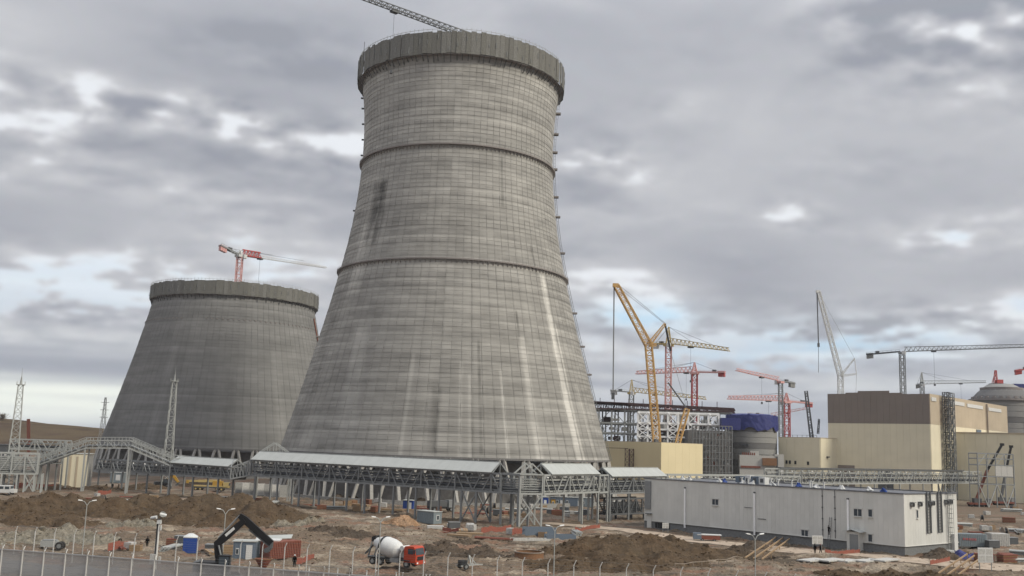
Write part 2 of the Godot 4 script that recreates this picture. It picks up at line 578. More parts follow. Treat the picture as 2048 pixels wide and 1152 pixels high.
func make_ground() -> void:
	var way := [Vector3(9.71, 0, -244.57), Vector3(27.29, 0, -231.43), Vector3(40.05, 0, -209.54), Vector3(53.22, 0, -197.78), Vector3(64.21, 0, -190.42), Vector3(75.05, 0, -183), Vector3(89.35, 0, -174.5)]
	for p in way:
		track.append(Vector2(p.x, p.z))
	ruts = [[Vector2(-70, -168), Vector2(-5, -158)], [Vector2(-5, -158), Vector2(30, -150)], [Vector2(-60, -190), Vector2(5, -182)], [Vector2(-20, -150), Vector2(12, -215)], [Vector2(-48, -205), Vector2(-8, -212)], [Vector2(36, -160), Vector2(90, -170)]]
	hills = [
		# pits and spoil banks of the site: x, z, half length, half width, height, turn
		[46.0, -186.0, 9.0, 5.0, -1.6, 0.6], [62.0, -166.0, 12.0, 5.0, -1.2, 0.2], [2.0, -196.0, 8.0, 4.0, -0.9, 0.0],
		[-16.0, -190.0, 12.0, 5.0, 0.8, 0.3], [-45.0, -176.0, 14.0, 5.0, 0.7, 0.1], [-6.0, -176.0, 9.0, 4.0, 0.9, -0.3],
		[84.0, -162.0, 10.0, 6.0, 1.0, 0.4], [-30.0, -215.0, 16.0, 6.0, 0.9, -0.2], [-70.0, -172.0, 18.0, 5.0, 0.6, 0.0],
		[12.0, -205.0, 9.0, 3.0, -0.8, 0.2], [60.0, -185.0, 7.0, 3.0, 0.7, -0.4]]
	var xs := PackedFloat32Array([-7000, -3500, -1800, -1000, -600, -400, -300, -240, -200, -170])
	var x := -160.0
	while x < 150.0:
		xs.append(x)
		x += 0.5 if x > -82.0 and x < 96.0 else 1.0
	xs.append_array(PackedFloat32Array([155, 170, 200, 260, 340, 450, 600, 900, 1600, 3500, 7000]))
	var zs := PackedFloat32Array([600, 250, 100, 20, -40, -80, -100])
	var z := -108.0
	while z > -350.0:
		zs.append(z)
		z -= (0.6 if z < -126.0 else 1.5) if z > -232.0 else 1.4
	zs.append_array(PackedFloat32Array([-353, -370, -400, -440, -500, -600, -800, -1200, -2200, -4500, -9000]))
	var s := Shape.new()
	var w := xs.size()
	for zz in zs:
		for xx in xs:
			s.v.append(Vector3(xx, ground_height(xx, zz), zz))
			s.c.append(ground_colour(xx, zz))
	s.n.resize(s.v.size())
	for j in zs.size():
		for i in w:
			var k := j * w + i
			var l := s.v[k - 1 if i > 0 else k]
			var r := s.v[k + 1 if i < w - 1 else k]
			var u := s.v[k - w if j > 0 else k]
			var d := s.v[k + w if j < zs.size() - 1 else k]
			s.n[k] = (u - d).cross(r - l).normalized() * -1.0
			if s.n[k].y < 0.0:
				s.n[k] = -s.n[k]
			if i < w - 1 and j < zs.size() - 1:
				s.ix.append_array(PackedInt32Array([k, k + w, k + w + 1, k, k + w + 1, k + 1]))
	structure(s, "ground", M.ground)
	# the beaten track in front of the pump house
	strip("haul_road", way, [3.0, 3.6, 4.0, 4.2, 4.4, 5.5, 7.0], M.haul_road)
	# patrol lane between the fences
	strip("patrol_lane", [Vector3(-110, 0, -149), Vector3(-66, 0, -137), Vector3(-20, 0, -124), Vector3(30, 0, -111)], [4.5, 4.5, 4.5, 4.5], M.asphalt)
	# the hill on the horizon
	var h := Shape.new()
	var n := 90
	for j in 13:
		var f := j / 12.0
		for i in n + 1:
			var xx := lerpf(-900.0, 60.0, i / float(n))
			var top := 30.0 - 17.0 * fade(xx, -560.0, -250.0) - 14.0 * fade(xx, -250.0, 40.0) + noise.get_noise_2d(xx * 0.012, 3.0) * 2.0 + noise.get_noise_2d(xx * 0.06, 9.0) * 0.8
			var zz := -760.0 - f * 260.0
			var y := top * sin(clampf(f * 1.35, 0.0, 1.0) * PI * 0.5) + noise.get_noise_2d(xx * 0.03, zz * 0.03) * 1.2 * f
			h.v.append(Vector3(xx, y - 0.5 if j > 0 else -2.0, zz))
			var q := noise.get_noise_2d(xx * 0.02, zz * 0.06)
			var col := Color(0.155, 0.115, 0.072).lerp(Color(0.10, 0.07, 0.05), fade(q, -0.1, 0.35))
			h.c.append(col)
			h.n.append(Vector3(0, 0.9, 0.43).normalized())
	for j in 12:
		for i in n:
			var k := j * (n + 1) + i
			h.ix.append_array(PackedInt32Array([k, k + n + 1, k + n + 2, k, k + n + 2, k + 1]))
	structure(h, "hill", M.hill)


func strip(called: String, pts: Array, half: Array, m: Material) -> void:
	var s := Shape.new()
	for i in pts.size() - 1:
		var a: Vector3 = pts[i]
		var b: Vector3 = pts[i + 1]
		var parts := int(a.distance_to(b) / 1.5) + 1
		for j in parts + 1:
			var f := j / float(parts)
			var p := a.lerp(b, f)
			var side := (b - a).cross(Vector3.UP).normalized()
			var w := lerpf(half[i], half[i + 1], f) + noise.get_noise_2d(p.x * 0.3, p.z * 0.3) * 1.4
			for q in 7:
				var o := p + side * w * (q / 3.0 - 1.0)
				s.v.append(on_ground(o, 0.08 if called == "haul_road" else 0.2))
				s.n.append(Vector3.UP)
			if i > 0 or j > 0:
				var k := s.v.size() - 14
				for q in 6:
					s.ix.append_array(PackedInt32Array([k + q, k + q + 7, k + q + 8, k + q, k + q + 8, k + q + 1]))
	structure(s, called, m)


const PROFILE := [[10.0, 58.9], [13.5, 57.9], [22.0, 55.4], [38.0, 50.9], [56.0, 46.1], [77.0, 41.0], [90.0, 38.3], [104.0, 36.3], [117.0, 35.2], [127.0, 35.0], [140.0, 35.7], [148.0, 36.6], [160.0, 38.1]]


func shell_radius(h: float) -> float:
	for i in PROFILE.size() - 1:
		if h <= PROFILE[i + 1][0]:
			var a: Array = PROFILE[i]
			var b: Array = PROFILE[i + 1]
			var p: Array = PROFILE[maxi(i - 1, 0)]
			var q: Array = PROFILE[mini(i + 2, PROFILE.size() - 1)]
			return cubic_interpolate_in_time(a[1], b[1], p[1], q[1], (h - a[0]) / (b[0] - a[0]), b[0] - a[0], p[0] - a[0], q[0] - a[0])
	return PROFILE[-1][1]


# casting marks, rain streaks and lime stains of a concrete shell: across is the angle, up is the height to 160 m
func concrete_image(seed_: int, stains: Array, strength: float) -> Texture2D:
	var w := 1024
	var h := 1024
	var f := FastNoiseLite.new()
	f.seed = seed_
	f.fractal_octaves = 4
	f.frequency = 0.012
	var g := FastNoiseLite.new()
	g.seed = seed_ + 1
	g.fractal_octaves = 3
	g.frequency = 0.02
	var r := RandomNumberGenerator.new()
	r.seed = seed_
	var lift_tone := []
	for i in 120:
		lift_tone.append(r.randf_range(-1, 1) * 0.075)
	var panel_tone := []
	for i in 96 * 12:
		panel_tone.append(r.randf_range(-1, 1) * 0.03)
	var column := []
	for x in w:
		column.append(g.get_noise_2d(x * 1.8, 0.0) * 0.10 + r.randf_range(-1, 1) * 0.012)
	var data := PackedByteArray()
	data.resize(w * h)
	for y in h:
		var up := (h - y - 0.5) / h * 160.0
		var lift := int(up / 1.5)
		var in_lift := up / 1.5 - lift
		var row: float = lift_tone[lift] + (-0.05 if in_lift < 0.22 else 0.0)
		var low := 1.0 - smoothstep(70.0, 125.0, up) * 0.6
		for x in w:
			var pan := x * 96 / w
			var in_pan := x * 96.0 / w - pan
			var t: float = row + panel_tone[(lift * 5 % 12) * 96 + pan] + column[x] * low * (0.6 + 0.7 * f.get_noise_2d(x * 0.4, y * 0.25))
			if in_pan < 0.12:
				t -= (0.03 + 0.12 * maxf(0.0, f.get_noise_2d(x * 3.0, y * 0.5 + 99.0))) * low
			t += f.get_noise_2d(x * 1.2, y * 4.0) * 0.13 + f.get_noise_2d(x * 0.5 + 400.0, y * 0.6) * 0.10
			data[y * w + x] = int(clampf(0.72 + t * strength, 0.05, 1.0) * 255.0)
	for e in stains:
		# [angle in degrees at the top, at the bottom, half width in degrees, lowest metre, highest metre, tone]
		var y0 := int(h - e[4] / 160.0 * h)
		var y1 := int(h - e[3] / 160.0 * h)
		for y in range(y0, y1):
			var k := (y - y0) / maxf(1.0, y1 - y0)
			var mid: float = lerpf(e[0], e[1], k)
			var half: float = e[2] * (1.0 + 0.35 * f.get_noise_2d(y * 1.5, e[2] * 50.0))
			for i in range(int((mid - half * 2.0) / 360.0 * w), int((mid + half * 2.0) / 360.0 * w) + 1):
				var away := absf((i + 0.5) / w * 360.0 - mid) / half
				var edge := clampf(1.7 - away, 0.0, 1.0) * clampf((0.75 if e[5] < 0.0 else 0.92) + f.get_noise_2d(i * 6.0, y * 0.8) * (1.1 if e[5] < 0.0 else 0.5), 0.0, 1.0)
				edge *= smoothstep(0.0, 0.12, k) * smoothstep(1.0, 0.9, k) if e[5] < 0.0 else smoothstep(0.0, 0.05, k)
				var at := y * w + posmod(i, w)
				data[at] = int(clampf(data[at] + e[5] * edge * 255.0, 5.0, 255.0))
	var img := Image.create_from_data(w, h, false, Image.FORMAT_L8, data)
	return ImageTexture.create_from_image(img)


# one lift of the climbing formwork: a ring of 72 cast panels with open joints, over a smooth back
func lift_mesh(h0: float, h1: float, proud: float) -> ArrayMesh:
	var s := Shape.new()
	var panels := 96
	var deep := 0.08
	var b := h0 + 0.12
	for p in panels:
		var t0 := TAU * p / panels
		var t1 := TAU * (p + 1) / panels
		var gap := 0.065 / shell_radius(h0)
		var at := [t0 + gap, (t0 + t1) * 0.5, t1 - gap]
		var k := s.v.size()
		for t in at:
			var o := Vector3(sin(t), 0, cos(t))
			for y in [b, h1]:
				var rr: float = shell_radius(y) + proud
				s.v.append(o * rr + Vector3.UP * y)
				s.n.append(o)
				s.uv.append(Vector2(t / TAU, 1.0 - y / 160.0))
		for i in 2:
			var j := k + i * 2
			s.ix.append_array(PackedInt32Array([j, j + 1, j + 3, j, j + 3, j + 2]))
		# the edges of the panel, running back to the wall
		var c := [s.v[k], s.v[k + 1], s.v[k + 5], s.v[k + 4]]
		for i in 4:
			var p0: Vector3 = c[i]
			var p1: Vector3 = c[(i + 1) % 4]
			var q0 := p0 - Vector3(p0.x, 0, p0.z).normalized() * (deep + proud)
			var q1 := p1 - Vector3(p1.x, 0, p1.z).normalized() * (deep + proud)
			s.quad(p1, p0, q0, q1)
			for q in 4:
				s.uv.append(Vector2(t0 / TAU, 1.0 - b / 160.0))
	var k2 := s.v.size()
	for i in panels * 2 + 1:
		var t := TAU * i / (panels * 2)
		var o := Vector3(sin(t), 0, cos(t))
		for y in [h0, h1]:
			s.v.append(o * (shell_radius(y) - deep) + Vector3.UP * y)
			s.n.append(o)
			s.uv.append(Vector2(t / TAU, 1.0 - y / 160.0))
	for i in panels * 2:
		var j := k2 + i * 2
		s.ix.append_array(PackedInt32Array([j, j + 1, j + 3, j, j + 3, j + 2]))
	return s.mesh()


func ring_point(r: float, deg: float, y: float) -> Vector3:
	return Vector3(sin(deg_to_rad(deg)) * r, y, cos(deg_to_rad(deg)) * r)


func cooling_tower(label: String, at: Vector3, foot: float, top: float, crown: float, m: Material, seed_: int) -> Node3D:
	var t := thing("cooling_tower", label, "cooling tower", at, 0.0, "")
	rng.seed = seed_
	var lifts := int(round((top - foot) / 1.5))
	for i in lifts:
		var h0 := foot + (top - foot) * i / lifts
		var h1 := foot + (top - foot) * (i + 1) / lifts
		hang(lift_mesh(h0, h1, rng.randf_range(-0.03, 0.07)), "concrete_lift", m, t)
	# inner face of the shell and the ring beam at its foot
	var inner := Shape.new()
	var prof := []
	for i in 21:
		var y := lerpf(foot, crown, i / 20.0)
		prof.append(Vector2(shell_radius(y) - 1.1, y))
	prof.reverse()
	inner.lathe(prof, 72)
	put(inner, "inner_face", M.inside, t)
	var beam := Shape.new()
	var rf := shell_radius(foot)
	beam.lathe([Vector2(rf - 1.2, foot - 0.5), Vector2(rf + 0.25, foot - 0.5), Vector2(rf + 0.2, foot + 0.1), Vector2(rf - 0.3, foot + 0.14)], 96)
	put(beam, "ring_beam", M.concrete_dark, t)
	# slanting legs, two to each footing
	var legs := 44
	for i in legs:
		var mid := 360.0 * (i + 0.5) / legs
		for q in [-1.0, 1.0]:
			var a := ring_point(rf + 2.6, mid + q * 3.1, 0.3)
			var b := ring_point(rf - 0.35, mid + q * 0.75, foot - 0.3)
			bar(t, "leg", a, b, 0.95, M.leg_concrete, 0.8)
	var curb := Shape.new()
	curb.lathe([Vector2(rf + 5.0, -0.5), Vector2(rf + 5.0, 1.1), Vector2(rf + 4.4, 1.1), Vector2(rf + 4.4, -0.5)], 96)
	put(curb, "basin_curb", M.concrete_mid, t)
	var fill := Shape.new()
	fill.lathe([Vector2(rf - 6.0, 0.0), Vector2(rf - 6.0, foot - 1.5), Vector2(0.1, foot - 1.0)], 48)
	put(fill, "cooling_fill", M.inside, t)
	# working platform wrapped round the crown
	var n := 144
	var ro := shell_radius(top) + 1.75
	var nets := [M.netting, M.netting_b, M.netting_c]
	for i in n:
		var s := Shape.new()
		var out := ro + rng.randf_range(0.0, 0.3)
		var d0 := 360.0 * i / n
		var d1 := 360.0 * (i + 1) / n - 0.08
		var lo := top - 0.35 - rng.randf_range(0.0, 0.4)
		var hi := crown - rng.randf_range(0.0, 0.7)
		s.quad(ring_point(out, d0, lo), ring_point(out + 0.1, d0, hi), ring_point(out + 0.1, d1, hi), ring_point(out, d1, lo))
		s.quad(ring_point(out - 0.12, d1, lo), ring_point(out - 0.12, d1, hi), ring_point(out - 0.12, d0, hi), ring_point(out - 0.12, d0, lo))
		s.quad(ring_point(out + 0.1, d0, hi), ring_point(out - 0.12, d0, hi), ring_point(out - 0.12, d1, hi), ring_point(out + 0.1, d1, hi))
		s.quad(ring_point(out, d1, lo), ring_point(out - 0.12, d1, lo), ring_point(out - 0.12, d0, lo), ring_point(out, d0, lo))
		put(s, "net_panel", nets[rng.randi() % 3], t)
		if i % 2 == 0:
			var dd := rng.randf_range(d0, d1)
			var yy := rng.randf_range(lo + 0.5, hi - 2.5)
			bar(t, "net_batten", ring_point(out + 0.2, dd, yy), ring_point(out + 0.2, dd, yy + rng.randf_range(1.0, 2.4)), 0.14, M.steel)
	var deck := Shape.new()
	deck.lathe([Vector2(shell_radius(top) - 0.4, top - 0.75), Vector2(ro - 0.25, top - 0.75), Vector2(ro - 0.25, top - 0.5), Vector2(shell_radius(top) - 0.4, top - 0.5)], 96)
	put(deck, "platform_deck", M.gallery, t)
	var hang_ := Shape.new()
	for i in 120:
		var d := i * 3.0 + rng.randf_range(-0.6, 0.6)
		hang_.bar(ring_point(ro - 0.3, d, top - 0.6), ring_point(shell_radius(top - 2.4) + 0.15, d, top - rng.randf_range(1.6, 3.2)), 0.22)
	stuff(put(hang_, "platform_brackets", M.steel_dark, t))
	var rail := Shape.new()
	for i in 144:
		var d := i * 2.5
		var y := crown + rng.randf_range(0.5, 1.25)
		rail.bar(ring_point(ro, d, crown - 0.8), ring_point(ro, d, y), 0.11)
		rail.bar(ring_point(ro, d, crown + 0.55), ring_point(ro, d + 2.5, crown + 0.55), 0.09)
	stuff(put(rail, "railing", M.steel_pale, t))
	return t


func ring_gallery(t: Node3D, h: float) -> void:
	var r := shell_radius(h)
	var s := Shape.new()
	s.lathe([Vector2(r - 0.2, h), Vector2(r + 0.95, h), Vector2(r + 1.0, h + 0.45), Vector2(r - 0.2, h + 0.45)], 120)
	var g := put(s, "ring_gallery", M.gallery, t)
	var b := Shape.new()
	for i in 150:
		var d := i * 2.4
		b.bar(ring_point(r + 0.85, d, h), ring_point(shell_radius(h - 1.2), d, h - 1.1), 0.2)
		b.bar(ring_point(r + 0.9, d, h + 0.4), ring_point(r + 0.9, d, h + 1.2), 0.07)
	stuff(put(b, "brackets", M.gallery, g))


func make_towers() -> void:
	var m := mk("shell", lin(0.65, 0.63, 0.585), 0.92)
	m.albedo_texture = concrete_image(21, [
		[-43.0, -43.0, 4.2, 82.0, 108.0, -0.20], [-41.0, -42.0, 2.0, 92.0, 106.0, -0.12], [-48.0, -47.0, 4.5, 66.0, 93.0, 0.10], [-35.0, -29.0, 3.0, 14.0, 56.0, 0.09],
		[49.6, 51.0, 1.4, 14.0, 77.0, 0.27], [53.2, 53.6, 0.5, 14.0, 60.0, 0.17], [32.5, 33.5, 1.2, 14.0, 54.0, 0.15], [22.0, 22.5, 0.45, 14.0, 42.0, 0.16],
		[-0.5, -1.0, 1.2, 14.0, 36.0, -0.13], [14.0, 14.0, 0.4, 14.0, 52.0, -0.16], [7.5, 7.5, 0.5, 14.0, 44.0, 0.1], [10.5, 10.5, 0.4, 14.0, 40.0, 0.09], [-10.0, -10.5, 0.6, 14.0, 46.0, 0.08],
		[44.0, 46.0, 0.5, 74.0, 86.0, -0.2], [28.0, 28.0, 0.6, 96.0, 116.0, -0.12], [60.0, 62.0, 1.0, 14.0, 40.0, 0.1], [-60.0, -56.0, 3.0, 14.0, 70.0, -0.06], [31.0, 31.2, 0.35, 52.0, 62.0, -0.2]], 0.64)
	var one := cooling_tower("tall flared grey concrete cooling tower with two dark ring galleries", Vector3(-21.5, 0, -360), 14.0, 148.9, 156.4, m, 5)
	ring_gallery(one, 117.3)
	ring_gallery(one, 77.0)
	# caged ladder climbing the side of the shell, with landings
	var lad := Shape.new()
	var az := 89.0
	var step := 1.3
	var y := 14.0
	while y < 146.0:
		var p := ring_point(shell_radius(y) + 0.4, az, y)
		var q := ring_point(shell_radius(y + step) + 0.4, az, y + step)
		for o in [-0.45, 0.45]:
			lad.bar(p + Vector3(0, 0, o), q + Vector3(0, 0, o), 0.1)
			lad.bar(p + Vector3(0.6, 0, o), q + Vector3(0.6, 0, o), 0.08)
		lad.bar(p + Vector3(0, 0, -0.45), p + Vector3(0, 0, 0.45), 0.07)
		lad.bar(p + Vector3(0, 0, 0.45), p + Vector3(0.6, 0, 0.45), 0.08)
		lad.bar(p + Vector3(0.6, 0, -0.45), p + Vector3(0.6, 0, 0.45), 0.08)
		y += step
	put(lad, "ladder", M.steel, one)
	for h in [141.0, 133.0, 126.0, 119.5, 109.0, 101.5, 88.0, 66.0, 54.0, 44.0]:
		var p := ring_point(shell_radius(h) + 0.7, az, h)
		slab(one, "ladder_landing", p, Vector3(2.2, 0.55, 2.0), M.gallery)
	for h in [144.0, 140.0, 134.0, 128.0, 122.0, 101.0]:
		slab(one, "anchor_bracket", ring_point(shell_radius(h) + 0.4, -86.0, h), Vector3(1.2, 0.5, 0.6), M.steel_dark)
	bar(one, "lightning_rod", ring_point(38.3, -65.0, 154.0), ring_point(38.3, -65.0, 160.5), 0.16, M.steel_dark)
	var m2 := mk("shell_new", lin(0.44, 0.435, 0.42), 0.92)
	m2.albedo_texture = concrete_image(47, [[-55.0, -52.0, 5.0, 14.0, 60.0, -0.05], [15.0, 16.0, 2.0, 14.0, 50.0, -0.05], [-18.0, -19.0, 1.4, 14.0, 60.0, 0.05], [40.0, 42.0, 1.5, 14.0, 60.0, 0.04]], 0.4)
	var two := cooling_tower("unfinished squat grey cooling tower with netted platform round its open top", Vector3(-140.4, 0, -505), 12.5, 84.2, 90.4, m2, 6)
	for i in 46:
		var d := -80.0 + i * 3.4
		if absf(d + 10.0) < 8.0:
			continue
		var h := 72.0
		slab(two, "anchor_pocket", ring_point(shell_radius(h) + 0.1, d, h), Vector3(0.9, 0.5, 0.5), M.gallery, deg_to_rad(d))
	slab(two, "ladder_landing", ring_point(shell_radius(69.0) + 1.2, 86.0, 69.0), Vector3(3.0, 0.7, 2.4), M.gallery)
	slab(two, "anchor_bracket", ring_point(shell_radius(72.0) + 0.8, -92.0, 72.0), Vector3(2.0, 0.6, 1.6), M.gallery)
	rod(two, "rising_pipe", ring_point(shell_radius(78.0) + 0.4, 85.0, 78.0), ring_point(shell_radius(58.0) + 0.5, 85.0, 58.0), 0.3, M.rust)


# a tower crane from its slewing ring: where the mast stands, the jib's tip and the tail of the counter jib
func tower_crane(label: String, slew: Vector3, tip: Vector3, tail: Vector3, apex: float, mast: Material, arm: Material, back: Material, w := 2.0, hook := 0.45, block: Material = null, red_root := false) -> Node3D:
	var base := Vector3(slew.x, 0, slew.z)
	var t := thing("tower_crane", label, "crane", base, 0.0, "tower cranes of the site")
	var top := slew - base
	var s := Shape.new()
	s.lattice(Vector3.ZERO, top, w, w, maxi(6, int(top.y / (w * 1.15))), w * 0.16, w * 0.085)
	put(s, "mast", mast, t)
	slab(t, "footing", Vector3(0, 0.4, 0), Vector3(w * 3.0, 0.8, w * 3.0), M.concrete_mid)
	var dir := tip - slew
	var flat := Vector3(dir.x, 0, dir.z).normalized()
	var turn := atan2(-flat.z, flat.x)
	slab(t, "slewing_platform", top + Vector3(0, 0.35, 0), Vector3(w * 1.5, 1.1, w * 1.5), arm, turn)
	var side := flat.cross(Vector3.UP)
	var cab := slab(t, "cab", top + side * w * 0.9 + flat * w * 0.5 + Vector3(0, 0.2, 0), Vector3(1.8, 2.0, 1.5), M.white, turn)
	cab.name = "cab"
	var a := top + flat * w * 0.5 + Vector3(0, 1.1, 0)
	var j := Shape.new()
	var thin := 0.55 if red_root else 1.0
	j.jib(a, tip - base, w * 0.8, w * 1.05 * thin, w * 0.55 * thin, maxi(8, int(dir.length() / 2.4)), w * 0.13 * thin, w * 0.07 * thin)
	put(j, "jib", arm, t)
	if red_root:
		var jr := Shape.new()
		jr.jib(a, a.lerp(tip - base, 0.2), w * 0.86, w * 1.15, w * 1.1, 5, w * 0.2, w * 0.12)
		put(jr, "jib_root", M.red_crane, t)
	var cj := Shape.new()
	var ca := top - flat * w * 0.4 + Vector3(0, 1.1, 0)
	var cb := tail - base
	for q in [-1.0, 1.0]:
		cj.bar(ca + side * q * w * 0.45, cb + side * q * w * 0.45, w * 0.15, w * 0.25)
	for i in 9:
		var p := ca.lerp(cb, i / 8.0)
		cj.bar(p - side * w * 0.45, p + side * w * 0.45, w * 0.1)
		cj.bar(p + side * w * 0.45, p + side * w * 0.45 + Vector3(0, 1.1, 0), 0.09)
	cj.bar(ca + side * w * 0.45 + Vector3(0, 1.1, 0), cb + side * w * 0.45 + Vector3(0, 1.1, 0), 0.09)
	put(cj, "counter_jib", back, t)
	var inward := (ca - cb).normalized()
	for i in 3:
		slab(t, "counterweight", cb + inward * (0.6 + i * 1.25) + Vector3(0, -0.9, 0), Vector3(1.05, 3.0, w * 0.8), block if block else M.concrete_mid, turn)
	slab(t, "winch", cb + inward * 6.0 + Vector3(0, 0.8, 0), Vector3(2.0, 1.2, w * 0.6), M.steel_dark, turn)
	if apex > 0.0:
		var h := Shape.new()
		var peak := top + Vector3(0, apex, 0)
		h.lattice(top + Vector3(0, 0.9, 0), peak, w * 0.9, 0.35, 5, w * 0.13, w * 0.07)
		put(h, "tower_head", arm, t)
		var tie := Shape.new()
		tie.bar(peak, a.lerp(tip - base, 0.34) + Vector3(0, w, 0), 0.12)
		tie.bar(peak, a.lerp(tip - base, 0.72) + Vector3(0, w * 0.8, 0), 0.12)
		tie.bar(peak, ca.lerp(cb, 0.85), 0.12)
		put(tie, "tie_rods", M.steel_dark, t)
	var trolley := a.lerp(tip - base, hook)
	slab(t, "trolley", trolley + Vector3(0, -0.5, 0), Vector3(2.6, 0.8, w * 0.8), M.steel_dark, turn)
	var drop := trolley + Vector3(0, -minf(22.0, top.y * 0.25), 0)
	bar(t, "hoist_rope", trolley + Vector3(0, -0.6, 0), drop, 0.09, M.steel_dark)
	slab(t, "hook_block", drop, Vector3(0.8, 1.1, 0.8), M.steel_dark)
	return t


func crawler_base(t: Node3D, turn: float, m: Material) -> void:
	for q in [-1.0, 1.0]:
		var s := Shape.new()
		s.box(Basis(Vector3.UP, turn) * Vector3(0, 0.8, q * 3.2), Vector3(9.5, 1.6, 1.4), turn)
		put(s, "crawler_track", M.rubber, t)
	slab(t, "upper_carriage", Vector3(0, 2.6, 0), Vector3(9.0, 2.0, 4.2), m, turn)
	slab(t, "driver_cab", Basis(Vector3.UP, turn) * Vector3(3.6, 3.2, 2.9), Vector3(2.2, 2.4, 1.6), M.white, turn)
	slab(t, "counterweight", Basis(Vector3.UP, turn) * Vector3(-5.4, 3.0, 0), Vector3(2.0, 3.2, 5.0), M.steel_dark, turn)


func lightning_mast(label: String, at: Vector3, h: float, w0: float, w1: float) -> void:
	var t := thing("lightning_mast", label, "mast", at, 0.5, "lattice lightning masts")
	var s := Shape.new()
	s.lattice(Vector3.ZERO, Vector3(0, h, 0), w0, w1, 15, 0.26, 0.13)
	put(s, "lattice_tower", M.steel_pale, t)
	slab(t, "platform", Vector3(0, h, 0), Vector3(w1 + 1.0, 0.25, w1 + 1.0), M.steel_pale)
	var r := Shape.new()
	for i in 4:
		var c := Vector3(1 if i < 2 else -1, 0, 1 if i % 2 == 0 else -1) * (w1 * 0.5 + 0.45)
		r.bar(c + Vector3(0, h, 0), c + Vector3(0, h + 1.0, 0), 0.09)
	put(r, "railing_posts", M.steel_pale, t)
	var p := Shape.new()
	p.cyl(Vector3(0, h, 0), Vector3(0, h + 2.4, 0), 0.4, 0.14, 8)
	p.cyl(Vector3(0, h + 2.4, 0), Vector3(0, h + 5.2, 0), 0.09, 0.03, 6)
	put(p, "spire", M.steel_pale, t)


# an open steel frame: bays along local x, rows along local -z, floors at the given heights
func steel_frame(called: String, label: String, at: Vector3, turn: float, bays: int, bay: float, rows: int, row: float, floors: Array, front: Material, rear: Material, col: float) -> Node3D:
	var t := thing(called, label, "building", at, turn)
	for r in rows:
		var m: Material = front if r == 0 else rear
		var z := -r * row
		for i in bays + 1:
			bar(t, "column", Vector3(i * bay, 0, z), Vector3(i * bay, floors[-1], z), col * (1.0 if r == 0 else 0.8), m)
		for f in floors:
			bar(t, "beam", Vector3(0, f, z), Vector3(bays * bay, f, z), col * 0.6, m, col * (1.0 if r == 0 else 1.4))
	for f in floors:
		for i in range(0, bays + 1, 2):
			bar(t, "cross_beam", Vector3(i * bay, f - 0.15, 0), Vector3(i * bay, f - 0.15, -(rows - 1) * row), col * 0.5, rear, col * 0.8)
	return t


